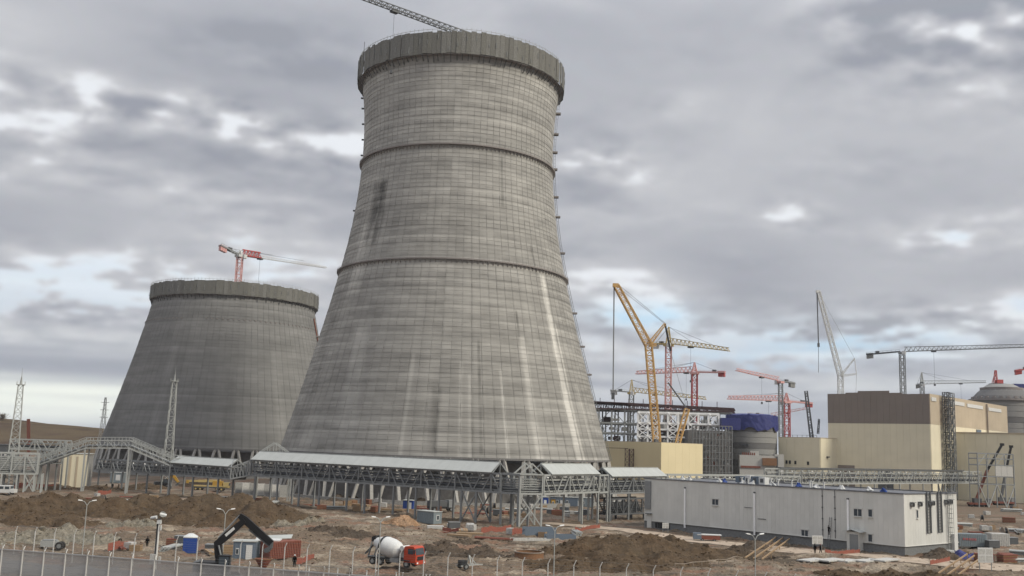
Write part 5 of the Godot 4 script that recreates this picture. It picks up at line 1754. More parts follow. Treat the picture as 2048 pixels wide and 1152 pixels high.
func wheel(t: Node3D, at: Vector3, r: float, wide: float, rim: Material) -> void:
	var s := Shape.new()
	s.lathe([Vector2(r * 0.55, -wide * 0.5), Vector2(r * 0.93, -wide * 0.5), Vector2(r, -wide * 0.32), Vector2(r, wide * 0.32), Vector2(r * 0.93, wide * 0.5), Vector2(r * 0.55, wide * 0.5)], 18, at, Vector3.BACK)
	var ty := put(s, "wheel", M.rubber, t)
	s = Shape.new()
	s.cyl(at - Vector3(0, 0, wide * 0.42), at + Vector3(0, 0, wide * 0.42), r * 0.56, r * 0.56, 14)
	s.cyl(at - Vector3(0, 0, wide * 0.5), at + Vector3(0, 0, wide * 0.5), r * 0.2, r * 0.2, 10)
	put(s, "rim", rim, ty)


func mixer_truck() -> void:
	var t := thing("mixer_truck", "red-cabbed concrete mixer truck with white drum behind the fence", "truck", on_ground(Vector3(-15.64, 0, -148.41), 0.05), deg_to_rad(-28.0))
	t.scale = Vector3.ONE * 1.02
	for z in [-0.45, 0.45]:
		bar(t, "chassis_rail", Vector3(-4.2, 0.95, z), Vector3(3.6, 0.95, z), 0.2, M.steel_dark, 0.3)
	for x in [-3.0, -1.65, 2.75]:
		for z in [-0.98, 0.98]:
			wheel(t, Vector3(x, 0.52, z), 0.52, 0.42, M.steel_pale)
	# cab
	var s := Shape.new()
	var prof := [Vector2(2.35, 0.75), Vector2(2.35, 2.75), Vector2(2.55, 2.92), Vector2(3.85, 2.92), Vector2(4.05, 2.75), Vector2(4.28, 1.75), Vector2(4.28, 0.75)]
	for i in prof.size():
		var a: Vector2 = prof[i]
		var b: Vector2 = prof[(i + 1) % prof.size()]
		s.quad(Vector3(a.x, a.y, -1.2), Vector3(b.x, b.y, -1.2), Vector3(b.x, b.y, 1.2), Vector3(a.x, a.y, 1.2))
	for z in [-1.2, 1.2]:
		for i in range(1, prof.size() - 1):
			var p := [Vector3(prof[0].x, prof[0].y, z), Vector3(prof[i].x, prof[i].y, z), Vector3(prof[i + 1].x, prof[i + 1].y, z)]
			if z > 0:
				s.tri(p[0], p[1], p[2])
			else:
				s.tri(p[0], p[2], p[1])
	var cab := put(s, "cab", M.red, t)
	s = Shape.new()
	s.quad(Vector3(4.30, 1.8, 1.08), Vector3(4.10, 2.68, 1.02), Vector3(4.10, 2.68, -1.02), Vector3(4.30, 1.8, -1.08))
	put(s, "windscreen", M.glass, cab)
	for z in [-1.21, 1.21]:
		slab(cab, "side_window", Vector3(3.45, 2.25, z), Vector3(0.9, 0.75, 0.03), M.glass)
		slab(cab, "mirror", Vector3(4.2, 2.3, z * 1.15), Vector3(0.12, 0.55, 0.25), M.black)
		slab(cab, "mudguard", Vector3(2.75, 1.0, z * 0.98), Vector3(1.25, 0.14, 0.4), M.black)
	slab(t, "bumper", Vector3(4.3, 0.72, 0), Vector3(0.22, 0.4, 2.4), M.red)
	for z in [-0.85, 0.85]:
		slab(t, "headlight", Vector3(4.42, 0.74, z), Vector3(0.05, 0.2, 0.34), M.white_lamp)
	slab(t, "grille", Vector3(4.3, 1.32, 0), Vector3(0.05, 0.5, 1.5), M.black)
	# drum, tilted nose down to the cab
	var axis := Vector3(0.94, -0.23, 0).normalized()
	s = Shape.new()
	s.lathe([Vector2(0.05, -2.85), Vector2(0.62, -2.8), Vector2(0.8, -2.4), Vector2(1.22, -1.5), Vector2(1.36, -0.8), Vector2(1.36, 0.3), Vector2(1.2, 1.1), Vector2(0.8, 1.7), Vector2(0.5, 1.85), Vector2(0.05, 1.9)], 28, Vector3(-0.6, 2.35, 0), axis)
	var drum := put(s, "drum", M.white, t)
	s = Shape.new()
	s.lathe([Vector2(1.19, -1.56), Vector2(1.29, -1.5), Vector2(1.35, -1.2), Vector2(1.25, -1.15)], 28, Vector3(-0.6, 2.35, 0), axis)
	put(s, "drum_band", M.black, drum)
	slab(t, "drum_motor", Vector3(1.65, 1.9, 0), Vector3(0.7, 1.2, 1.0), M.steel_pale)
	s = Shape.new()
	s.cyl(Vector3(1.75, 2.55, -0.9), Vector3(1.75, 2.55, 0.9), 0.34, 0.34, 14)
	put(s, "water_tank", M.white, t)
	s = Shape.new()
	s.hex(Vector3(-3.75, 3.0, -0.5), Vector3(0.7, 0.2, 0), Vector3(0, 0.75, 0), Vector3(0, 0, 1.0))
	put(s, "hopper", M.black, t)
	s = Shape.new()
	s.bar(Vector3(-3.7, 2.6, 0), Vector3(-4.9, 1.3, 0.2), 0.5, 0.16)
	put(s, "chute", M.steel_dark, t)
	for z in [-0.6, 0.6]:
		bar(t, "drum_stand", Vector3(-3.1, 1.1, z), Vector3(-2.7, 2.6, z * 0.8), 0.16, M.steel)
	bar(t, "ladder", Vector3(-3.9, 0.9, 0.9), Vector3(-3.5, 3.1, 0.7), 0.35, M.steel, 0.06)
	for z in [-1.0, 1.0]:
		slab(t, "side_tank", Vector3(0.7, 0.85, z), Vector3(1.4, 0.55, 0.4), M.steel)
		slab(t, "rear_mudguard", Vector3(-2.3, 1.16, z), Vector3(2.8, 0.08, 0.5), M.steel)


func plate(s: Shape, pts: Array, half: float) -> void:
	# a flat outline in the xy plane, given thickness across z
	var v2 := PackedVector2Array(pts)
	var tri := Geometry2D.triangulate_polygon(v2)
	for i in range(0, tri.size(), 3):
		var p := [pts[tri[i]], pts[tri[i + 1]], pts[tri[i + 2]]]
		if (p[1] - p[0]).cross(p[2] - p[0]) > 0.0:
			p.reverse()
		s.tri(Vector3(p[0].x, p[0].y, half), Vector3(p[1].x, p[1].y, half), Vector3(p[2].x, p[2].y, half))
		s.tri(Vector3(p[0].x, p[0].y, -half), Vector3(p[2].x, p[2].y, -half), Vector3(p[1].x, p[1].y, -half))
	for i in pts.size():
		var a: Vector2 = pts[i]
		var b: Vector2 = pts[(i + 1) % pts.size()]
		s.quad(Vector3(a.x, a.y, -half), Vector3(b.x, b.y, -half), Vector3(b.x, b.y, half), Vector3(a.x, a.y, half))


func excavator(called: String, label: String, at: Vector3, turn: float, scale_: float, paint: Material, boom: Material, arm: Array) -> Node3D:
	var t := thing(called, label, "excavator", at, turn, "excavators")
	t.scale = Vector3.ONE * scale_
	for z in [-1.25, 1.25]:
		var s := Shape.new()
		plate(s, [Vector2(-2.2, 0.45), Vector2(-1.9, 0.05), Vector2(1.9, 0.05), Vector2(2.2, 0.45), Vector2(1.9, 0.9), Vector2(-1.9, 0.9)], 0.3)
		for v in s.v.size():
			s.v[v].z += z
		var tr := put(s, "crawler_track", M.rubber, t)
		for i in 5:
			var w := Shape.new()
			w.cyl(Vector3(-1.6 + i * 0.8, 0.42, z - 0.34), Vector3(-1.6 + i * 0.8, 0.42, z + 0.34), 0.26, 0.26, 10)
			put(w, "roller", M.steel_dark, tr)
	slab(t, "undercarriage", Vector3(0, 0.7, 0), Vector3(2.2, 0.5, 2.0), M.steel_dark)
	slab(t, "upper_body", Vector3(-1.0, 1.65, 0), Vector3(3.6, 1.2, 2.7), paint)
	slab(t, "counterweight", Vector3(-2.9, 1.65, 0), Vector3(0.6, 1.3, 2.7), M.steel_dark)
	var cab := slab(t, "cab", Vector3(0.55, 2.2, 0.85), Vector3(1.5, 1.9, 1.0), paint)
	cab.name = "cab"
	slab(t, "cab_window", Vector3(0.6, 2.5, 1.37), Vector3(1.2, 1.0, 0.04), M.glass)
	slab(t, "cab_window", Vector3(1.32, 2.5, 0.85), Vector3(0.04, 1.0, 0.8), M.glass)
	# arm: hinge, knee, elbow, wrist
	var h: Vector2 = arm[0]
	var k: Vector2 = arm[1]
	var e: Vector2 = arm[2]
	var w2: Vector2 = arm[3]
	var s := Shape.new()
	var n1 := (k - h).orthogonal().normalized()
	var n2 := (e - k).orthogonal().normalized()
	plate(s, [h - n1 * 0.36, h + n1 * 0.36, h.lerp(k, 0.6) + n1 * 0.46, k + (n1 + n2).normalized() * 0.48, k.lerp(e, 0.35) + n2 * 0.48, e + n2 * 0.34, e - n2 * 0.34, k.lerp(e, 0.35) - n2 * 0.46, k - (n1 + n2).normalized() * 0.48, h.lerp(k, 0.6) - n1 * 0.44], 0.36)
	put(s, "boom", boom, t)
	s = Shape.new()
	var n3 := (w2 - e).orthogonal().normalized()
	var back := e - (w2 - e).normalized() * 0.9
	plate(s, [back - n3 * 0.3, back + n3 * 0.3, e + n3 * 0.42, e.lerp(w2, 0.4) + n3 * 0.42, w2 + n3 * 0.34, w2 - n3 * 0.34, e - n3 * 0.46], 0.3)
	put(s, "stick", boom, t)
	s = Shape.new()
	s.cyl(Vector3(h.x + 0.7, h.y - 0.4, 0.42), Vector3(k.x + 0.2, k.y - 0.2, 0.42), 0.11, 0.11, 8)
	s.cyl(Vector3(k.x, k.y + 0.65, 0), Vector3(back.x, back.y, 0), 0.12, 0.12, 8)
	var q := e.lerp(w2, 0.25) + n3 * 0.6
	s.cyl(Vector3(q.x, q.y, 0), Vector3((w2 + n3 * 0.5).x, (w2 + n3 * 0.5).y, 0), 0.1, 0.1, 8)
	put(s, "hydraulic_cylinder", M.steel, t)
	s = Shape.new()
	var d := Vector2(0.25, -0.97)
	var c := Vector2(-0.97, -0.25)
	plate(s, [w2 + n3 * 0.3, w2 - n3 * 0.2, w2 + d * 0.6 + c * 0.1, w2 + d * 1.0 + c * 0.6, w2 + d * 0.9 + c * 1.0, w2 + d * 0.45 + c * 1.05, w2 + d * 0.35 + c * 0.5], 0.55)
	put(s, "bucket", M.steel_dark, t)
	return t


func cabin(called: String, label: String, at: Vector3, turn: float, size: Vector3, wall: Material, roof: Material, openings: Array, group := "") -> Node3D:
	var t := thing(called, label, "cabin", at, turn, group)
	slab(t, "wall", Vector3(0, size.y * 0.5 + 0.15, 0), size, wall)
	slab(t, "roof", Vector3(0, size.y + 0.2, 0), Vector3(size.x + 0.3, 0.14, size.z + 0.3), roof)
	slab(t, "skid", Vector3(0, 0.06, size.z * 0.3), Vector3(size.x, 0.18, 0.2), M.steel_dark)
	slab(t, "skid", Vector3(0, 0.06, -size.z * 0.3), Vector3(size.x, 0.18, 0.2), M.steel_dark)
	for i in int(size.x / 0.6):
		bar(t, "wall_rib", Vector3(-size.x * 0.5 + 0.3 + i * 0.6, 0.3, size.z * 0.5 + 0.02), Vector3(-size.x * 0.5 + 0.3 + i * 0.6, size.y, size.z * 0.5 + 0.02), 0.09, wall)
	for e in openings:
		# [side, along, height, width, tall, door?]
		var p := Vector3(e[1], e[2], size.z * 0.5 + 0.05) if e[0] == 0 else Vector3(size.x * 0.5 + 0.03, e[2], e[1])
		var dim := Vector3(e[3], e[4], 0.1) if e[0] == 0 else Vector3(0.1, e[4], e[3])
		if e[5]:
			slab(t, "door", p, dim, M.white)
		else:
			var shape := Shape.new()
			shape.box(Vector3.ZERO, dim)
			var win := put(shape, "window", M.white, t)
			win.position = p
			slab(win, "pane", Vector3(0, 0, 0.03) if e[0] == 0 else Vector3(0.03, 0, 0), dim * Vector3(0.7, 0.75, 1.0) if e[0] == 0 else dim * Vector3(1.0, 0.75, 0.7), M.glass)
	return t


func barrier_net(label: String, a: Vector3, b: Vector3, h: float, group := "orange safety netting") -> void:
	var t := thing("safety_net", label, "netting", on_ground(a), 0.0, group)
	var n := maxi(1, int(a.distance_to(b) / 2.0))
	for i in n + 1:
		var p := on_ground(a.lerp(b, i / float(n))) - t.position
		bar(t, "stake", p, p + Vector3(0, h + 0.1, 0), 0.07, M.timber_grey)
		if i < n:
			var q := on_ground(a.lerp(b, (i + 1) / float(n))) - t.position
			var s := Shape.new()
			var side := (q - p).cross(Vector3.UP).normalized() * 0.03
			var sag := Vector3(0, -0.12 - 0.15 * absf(sin(i * 2.3)), 0)
			var mid := (p + q) * 0.5
			s.hex(p + side + Vector3(0, 0.08, 0), mid - p, Vector3(0, h - 0.1, 0) + sag, -side * 2.0)
			s.hex(mid + side + Vector3(0, 0.08, 0), q - mid, Vector3(0, h - 0.1, 0) + sag * 0.7, -side * 2.0)
			put(s, "net_sheet", M.orange_net, t)


func make_site() -> void:
	# earth heaps
	heap("earth_heap", "long brown earth bank below the steel racks and shed", M.soil, [[Vector3(-110.65, 4, -217.64), 10.0], [Vector3(-104.16, 3.9, -219.66), 9.5], [Vector3(-100.42, 4.6, -225.48), 10.0], [Vector3(-95.25, 4.4, -226.36), 9.5], [Vector3(-89.52, 3.8, -224.66), 8.0], [Vector3(-93.01, 2, -200.98), 7.0], [Vector3(-84.99, 1.8, -200.63), 7.0]], 0.55, 0.4, 1, "brown earth banks")
	heap("earth_heap", "brown earth bank with pale rubble at its foot", M.soil, [[Vector3(-85.56, 4.2, -225.69), 9.0], [Vector3(-83.43, 4.6, -235.03), 9.5], [Vector3(-77.63, 4.6, -236.61), 9.5], [Vector3(-71.31, 4.2, -234.99), 9.0], [Vector3(-72.95, 2, -210.86), 6.0], [Vector3(-65.89, 2.2, -211.25), 6.5]], 0.55, 0.4, 2, "brown earth banks")
	heap("earth_heap", "broad brown earth bank sloping down beside the black excavator", M.soil, [[Vector3(-67.48, 5, -237.46), 10.5], [Vector3(-61.61, 5.2, -237.19), 10.5], [Vector3(-54.25, 4.5, -230.96), 9.5], [Vector3(-48.72, 3, -229.36), 7.5], [Vector3(-53.28, 2.4, -214.37), 7.0], [Vector3(-58.39, 2.2, -210.29), 7.0]], 0.55, 0.38, 3, "brown earth banks")
	heap("earth_heap", "large brown earth mound beside the grey pump house track", M.soil, [[Vector3(14.94, 3.1, -178.2), 9.0], [Vector3(19.75, 3.4, -178.46), 9.0], [Vector3(24.74, 3.6, -179.98), 9.0], [Vector3(30.05, 3, -182.91), 7.0], [Vector3(34.16, 1.8, -178.72), 7.0], [Vector3(10.18, 1.8, -157.02), 7.0], [Vector3(17.24, 2.2, -158.92), 8.0], [Vector3(26.33, 1.6, -167.55), 8.0], [Vector3(38.95, 1.5, -180.74), 5.5]], 0.5, 0.4, 4, "brown earth banks")
	heap("earth_heap", "bare dark earth bank along the trench by the timber rails", M.soil_dark, [[Vector3(43.58, 1.7, -189.34), 4.0], [Vector3(48.52, 1.5, -198.2), 4.0], [Vector3(48.34, 0.8, -186.41), 4.0]], 0.4, 0.5, 5)
	heap("earth_heap", "small dark conical heap at the pump house's end wall", M.soil_dark, [[Vector3(81.97, 1.7, -191.69), 3.6], [Vector3(79.82, 0.9, -189.99), 3.0]], 0.3, 0.3, 6)
	heap("earth_heap", "low brown bank in the excavation near the crooked timber rails", M.soil, [[Vector3(51.46, 1.4, -152.72), 6.0], [Vector3(56.85, 1.6, -151.28), 6.0], [Vector3(62.73, 1.5, -151.29), 6.0], [Vector3(70.28, 1.2, -153.34), 6.0]], 0.45, 0.6, 7)
	heap("sand_heap", "orange-tan cone of sand beside the grey site cabin", M.sand, [[Vector3(-22.01, 2.6, -221.78), 4.6], [Vector3(-22.98, 0.8, -225.72), 4.4]], 0.3, 0.12, 8)
	heap("rubble_heap", "pale grey-beige rubble bank in front of the earth bank", M.chalk, [[Vector3(-78.8, 1.5, -165.82), 5.0], [Vector3(-75.42, 1.9, -168.02), 5.5], [Vector3(-72.6, 2, -171.9), 5.0], [Vector3(-68.12, 1.3, -170.3), 4.5]], 0.4, 0.8, 9, "pale rubble")
	heap("rubble_heap", "pale rubble patch spilled at the earth bank's foot", M.chalk, [[Vector3(-74.54, 1.2, -200.32), 3.0], [Vector3(-73.28, 1.4, -203.49), 3.2], [Vector3(-70.15, 1.2, -202.26), 2.8]], 0.3, 0.8, 10, "pale rubble")
	heap("rubble_heap", "whitish broken stone spilled from the broad earth bank's end", M.chalk, [[Vector3(-46.63, 1.1, -214.07), 2.4], [Vector3(-43.5, 1.2, -214.06), 2.8], [Vector3(-42.11, 1.1, -221.95), 2.6], [Vector3(-39.79, 0.8, -221.26), 2.0]], 0.3, 0.9, 11, "pale rubble")
	heap("earth_heap", "rough trampled clods between sand cone and mixer truck", M.soil_dark, [[Vector3(-34.72, 1, -204.5), 5.0], [Vector3(-29.4, 0.9, -195.97), 5.0], [Vector3(-10.63, 1.2, -171.9), 5.0], [Vector3(-6.88, 1, -182.45), 5.0], [Vector3(-3.87, 0.8, -169.92), 5.0]], 0.45, 0.8, 12)
	heap("earth_heap", "low grey-brown spoil under the long roofed gantry", M.soil_dark, [[Vector3(-49.84, 1.6, -308.09), 6.0], [Vector3(-45.36, 2, -318.69), 7.0], [Vector3(-38.69, 1.6, -315.52), 6.0], [Vector3(-25.74, 1.6, -308.71), 7.0], [Vector3(-17.26, 1.8, -319.24), 7.0]], 0.6, 0.6, 13)
	heap("earth_heap", "reddish earth spread before the open racks and shed", M.soil, [[Vector3(-141.94, 1.4, -321.67), 8.0], [Vector3(-127.34, 1.6, -320.6), 9.0], [Vector3(-119.44, 2, -337.96), 9.0], [Vector3(-109.91, 1.8, -366.72), 9.0]], 0.8, 0.6, 14)
	# stones lying about
	rng.seed = 41
	var peb := Shape.new()
	for i in 2600:
		var p := Vector3(rng.randf_range(-85, 95), 0, rng.randf_range(-225, -135))
		var r := rng.randf_range(0.05, 0.22)
		if rng.randf() < 0.05:
			r *= 2.0
		p.y = ground_height(p.x, p.z)
		var was := peb.v.size()
		peb.hex(p - Vector3(r, r * 0.4, r * 0.7), Vector3(r * 1.8, r * rng.randf_range(-0.4, 0.4), r * rng.randf_range(-0.6, 0.6)), Vector3(r * rng.randf_range(-0.3, 0.3), r * 1.1, 0), Vector3(0, 0, r * 1.5))
		var tone := ground_colour(p.x + 15.0, p.z) * rng.randf_range(0.75, 1.3)
		for q in peb.v.size() - was:
			peb.c.append(tone)
	stuff(tag(put(peb, "loose_stones", M.ground), "stones and clods strewn over the churned ground", "stones"))

	mixer_truck()
	var ex := excavator("excavator", "black excavator with raised bent arm behind the fence", on_ground(Vector3(-35.75, 0, -131.04), 0.0), deg_to_rad(2.0), 1.0, M.black_paint, M.black_paint, [Vector2(-0.2, 1.7), Vector2(-0.6, 4.5), Vector2(2.6, 7.5), Vector2(6.2, 4.7)])
	var letter := Shape.new()
	letter.hex(Vector3(0.45, 5.38, 0.375), Vector3(1.05, 0.98, 0), Vector3(-0.2, 0.27, 0), Vector3(0, 0, 0.015))
	put(letter, "maker_plate", M.white, ex)
	excavator("excavator", "yellow and black backhoe digger far off under the lattice mast", on_ground(Vector3(-114.61, 0, -342.8)), 0.1, 1.0, M.black, M.yellow, [Vector2(0.6, 1.5), Vector2(1.6, 3.4), Vector2(2.9, 4.2), Vector2(4.6, 2.2)])
	# yellow truck crane, boom lowered
	var t := thing("truck_crane", "yellow truck crane with its boom lowered behind the earth bank", "crane", on_ground(Vector3(-96.47, 0, -333.67)), 0.04, "truck cranes")
	slab(t, "chassis", Vector3(0, 1.1, 0), Vector3(11.5, 0.5, 2.4), M.steel_dark)
	for x in [-4.4, -3.0, 2.4, 3.9]:
		for z in [-1.0, 1.0]:
			wheel(t, Vector3(x, 0.6, z), 0.6, 0.4, M.yellow_pale)
	slab(t, "carrier_deck", Vector3(-0.6, 1.5, 0), Vector3(9.6, 0.4, 2.5), M.yellow_pale)
	slab(t, "cab", Vector3(5.2, 1.9, 0), Vector3(1.8, 1.7, 2.4), M.yellow_pale)
	slab(t, "cab_window", Vector3(6.12, 2.2, 0), Vector3(0.05, 0.8, 2.0), M.glass)
	slab(t, "turret", Vector3(2.4, 2.4, 0), Vector3(3.0, 1.5, 2.2), M.yellow)
	bar(t, "boom_section", Vector3(3.2, 3.2, 0), Vector3(-4.0, 3.0, 0), 0.8, M.yellow_pale)
	bar(t, "boom_section", Vector3(-3.8, 3.0, 0), Vector3(-7.2, 2.9, 0), 0.6, M.yellow_pale)
	slab(t, "boom_head", Vector3(-7.4, 2.7, 0), Vector3(0.8, 1.0, 0.8), M.yellow)
	# white van
	t = thing("van", "white van parked by the steel racks at the left edge", "van", on_ground(Vector3(-138.78, 0, -282.15)), 0.03)
	slab(t, "body", Vector3(-0.5, 1.45, 0), Vector3(6.0, 1.9, 2.2), M.white)
	slab(t, "bonnet", Vector3(3.0, 1.0, 0), Vector3(1.2, 1.0, 2.1), M.white)
	for x in [-1.6, 0.1, 1.7]:
		slab(t, "side_window", Vector3(x, 1.85, 1.12), Vector3(1.2, 0.7, 0.05), M.glass)
	slab(t, "windscreen", Vector3(2.52, 1.95, 0), Vector3(0.06, 0.7, 1.9), M.glass)
	for x in [-2.4, 2.4]:
		for z in [-0.95, 0.95]:
			wheel(t, Vector3(x, 0.42, z), 0.42, 0.28, M.steel)
	# dark lorry under the gantry
	t = thing("dump_truck", "dark dump truck parked between the gantry's braced legs", "truck", on_ground(Vector3(-16.88, 0, -271.31)), 0.5)
	slab(t, "chassis", Vector3(0, 1.0, 0), Vector3(7.2, 0.5, 2.2), M.black)
	slab(t, "cab", Vector3(2.6, 2.0, 0), Vector3(1.8, 1.9, 2.3), M.steel)
	slab(t, "cab_window", Vector3(3.52, 2.4, 0), Vector3(0.05, 0.8, 1.9), M.glass)
	slab(t, "tipper_body", Vector3(-1.2, 2.0, 0), Vector3(4.8, 1.5, 2.4), M.steel_dark)
	for x in [-2.4, -1.0, 2.5]:
		for z in [-0.95, 0.95]:
			wheel(t, Vector3(x, 0.55, z), 0.55, 0.4, M.steel)

	# cabins and booths
	t = thing("portable_booth", "blue portable booth with a white pyramid roof", "booth", on_ground(Vector3(-48.28, 0, -158.64)), 0.25)
	slab(t, "wall", Vector3(0, 1.2, 0), Vector3(2.0, 2.4, 2.0), M.blue)
	slab(t, "door", Vector3(0.05, 1.1, 1.02), Vector3(0.9, 2.0, 0.05), M.blue)
	slab(t, "base", Vector3(0, 0.05, 0), Vector3(2.2, 0.2, 2.2), M.steel_dark)
	var s := Shape.new()
	s.lathe([Vector2(1.5, 2.38), Vector2(1.5, 2.5), Vector2(0.45, 2.95), Vector2(0.02, 3.0)], 4)
	var cap := put(s, "roof", M.white, t)
	cap.rotation.y = PI / 4
	cabin("site_cabin", "grey-blue site cabin with white door behind the excavator", on_ground(Vector3(-38.51, 0, -153.94)), 0.1, Vector3(3.3, 2.5, 2.6), M.blue_grey, M.roof, [[0, -1.0, 1.25, 0.5, 0.9, false], [0, 0.7, 1.15, 0.9, 2.1, true]])
	cabin("site_cabin", "grey site cabin with white awning beside the rust-red container", on_ground(Vector3(-35.67, 0, -156.11)), 0.1, Vector3(3.4, 2.4, 2.6), M.cabin_grey, M.white, [[0, -0.6, 1.3, 1.0, 1.4, false], [0, 0.9, 1.1, 0.8, 2.0, true]])
	t = thing("container", "rust-red shipping container behind the man in the white helmet", "container", on_ground(Vector3(-33.75, 0, -156)), 0.9)
	slab(t, "body", Vector3(0, 1.35, 0), Vector3(5.8, 2.5, 2.4), M.rust)
	for i in 18:
		bar(t, "corrugation", Vector3(-2.7 + i * 0.32, 0.2, 1.23), Vector3(-2.7 + i * 0.32, 2.5, 1.23), 0.12, M.rust)
	for z in [-0.6, 0.6]:
		slab(t, "door_leaf", Vector3(2.93, 1.35, z), Vector3(0.06, 2.3, 1.12), M.rust)
		bar(t, "door_bar", Vector3(2.99, 0.3, z), Vector3(2.99, 2.4, z), 0.06, M.steel_pale)
	t = thing("lean_to_roof", "pale corrugated lean-to roof over the site cabins", "roof", on_ground(Vector3(-35.56, 0, -158.92)), 0.1)
	s = Shape.new()
	s.hex(Vector3(-2.6, 3.0, -1.0), Vector3(5.4, 0.3, 0), Vector3(0, -0.35, 2.2), Vector3(0, 0.08, 0))
	put(s, "roof_sheet", M.roof, t)
	for x in [-2.4, 2.6]:
		bar(t, "post", Vector3(x, 0, 1.0), Vector3(x, 2.8, 1.0), 0.12, M.timber_grey)
	cabin("site_cabin", "green-grey site cabin with one small white-framed window by the sand cone", on_ground(Vector3(-17.13, 0, -233.15)), -0.75, Vector3(5.6, 2.6, 2.5), M.cabin_grey, M.roof, [[1, 0.0, 1.5, 0.9, 1.2, false]])
	cabin("site_cabin", "dark blue cabin under the long gantry behind the sand cone", on_ground(Vector3(-25.55, 0, -273.1)), -0.2, Vector3(2.8, 2.5, 2.4), M.blue, M.roof, [[0, 0.6, 1.2, 0.7, 1.9, true]])
	for e in [[Vector3(18.19, 0, -314.45), "blue_grey", "long blue-grey crew cabin with two small windows behind the gantry corner", 8.5], [Vector3(23.13, 0, -314.57), "cabin_grey", "green-grey crew cabin seen through the short gantry's legs", 7.0], [Vector3(7.96, 0, -311.44), "concrete_mid", "plain grey store cabin seen between the gabled corner's braces", 9.0]]:
		cabin("crew_cabin", e[2], e[0], -0.12, Vector3(e[3], 2.7, 2.6), M[e[1]], M.roof, [[0, -2.0, 1.5, 0.7, 0.9, false], [0, 1.0, 1.5, 0.7, 0.9, false], [0, -0.6, 1.1, 1.0, 1.6, true]], "crew cabins behind the gantry")
	cabin("site_kiosk", "narrow blue kiosk beside the crew cabins", Vector3(12.12, 0, -308.66), 0.0, Vector3(1.9, 2.8, 1.9), M.blue, M.roof, [[0, 0.0, 1.2, 0.8, 1.8, true]])
	cabin("site_kiosk", "small mustard-yellow kiosk between blue kiosk and crew cabins", Vector3(14.6, 0, -309.99), 0.0, Vector3(1.3, 2.2, 1.4), M.yellow, M.steel_dark, [[0, 0.0, 1.3, 0.6, 0.7, false]])
	cabin("site_cabin", "pale grey cabin with bright front under the arched pipe bridge", on_ground(Vector3(-140.59, 0, -369.71)), 0.0, Vector3(4.5, 3.6, 3.0), M.cabin_grey, M.roof, [[0, 0.6, 2.0, 1.6, 2.0, true]])
	# grey precast wall pieces behind the yellow crane
	for i in 7:
		t = thing("precast_panel", "upright pale grey precast wall panel under the low gantry", "panel", Vector3(-84.22, 0, -318.49) + Vector3(i * 2.7, 0, -4.0 + i * 1.6), 0.55, "precast wall panels under the gantry")
		slab(t, "panel", Vector3(0, 1.9, 0), Vector3(2.5, 3.8, 0.3), M.concrete_pale if i % 2 else M.concrete_mid)
		slab(t, "foot", Vector3(0, 0.15, 0), Vector3(2.5, 0.3, 1.0), M.concrete_mid)
	# a container with red lettering and fellows at the right
	for e in [[Vector3(98.29, 0, -216.27), "long grey shipping container with red lettering beside the pump house", 6.2, "cabin_grey", 0.08], [Vector3(105.8, 0, -219.78), "pale ribbed container standing next to the lettered grey one", 4.0, "concrete_pale", 0.1]]:
		t = thing("container", e[1], "container", e[0], e[4])
		slab(t, "body", Vector3(0, 1.5, 0), Vector3(e[2], 2.6, 2.5), M[e[3]])
		for i in int(e[2] / 0.4):
			bar(t, "corrugation", Vector3(-e[2] * 0.5 + 0.2 + i * 0.4, 0.3, 1.27), Vector3(-e[2] * 0.5 + 0.2 + i * 0.4, 2.7, 1.27), 0.1, M[e[3]])
		for z in [-0.62, 0.62]:
			slab(t, "door_leaf", Vector3(e[2] * 0.5 + 0.04, 1.5, z), Vector3(0.06, 2.4, 1.15), M.white)
		if e[2] > 5.0:
			for i in 5:
				slab(t, "letter_mark", Vector3(-2.0 + i * 0.62, 1.75 - 0.02 * i, 1.36), Vector3(0.42, 0.4, 0.03), M.red_crane)
				slab(t, "letter_counter", Vector3(-2.0 + i * 0.62, 1.75 - 0.02 * i, 1.38), Vector3(0.14, 0.18, 0.03), M.cabin_grey)

	# nets, barriers, signs
	barrier_net("orange netting strip below the gabled gantry corner", Vector3(-4.68, 0, -209.19), Vector3(1.49, 0, -221.36), 1.3)
	barrier_net("orange netting by the grey trench boxes", Vector3(1.63, 0, -206.94), Vector3(5.35, 0, -220.3), 1.5)
	barrier_net("orange netting left of the pump house track", Vector3(15.5, 0, -224.22), Vector3(21.95, 0, -234.83), 1.0)
	barrier_net("orange netting beside the man in the white helmet", Vector3(-30.06, 0, -149.92), Vector3(-28.75, 0, -156.78), 1.1)
	barrier_net("orange netting strip before the steel racks", Vector3(-150.04, 0, -312.06), Vector3(-140.44, 0, -319.33), 1.8)
	barrier_net("orange netting by the arched bridge's leg", Vector3(-118.01, 0, -295.98), Vector3(-116.78, 0, -302.85), 1.4)
	barrier_net("orange netting behind the blue booth and the pale timber", Vector3(-60.81, 0, -158.41), Vector3(-58.58, 0, -162.13), 1.4)
	barrier_net("orange netting on the far side of the mixer truck", Vector3(-12.79, 0, -213.29), Vector3(-9, 0, -209.92), 0.9)
	barrier_net("orange netting along the white concrete slabs", Vector3(58.51, 0, -187.02), Vector3(67.65, 0, -194.96), 0.9)
	barrier_net("orange netting by the pit beside the crooked timber rails", Vector3(73.56, 0, -177.32), Vector3(80.53, 0, -185.34), 0.9)
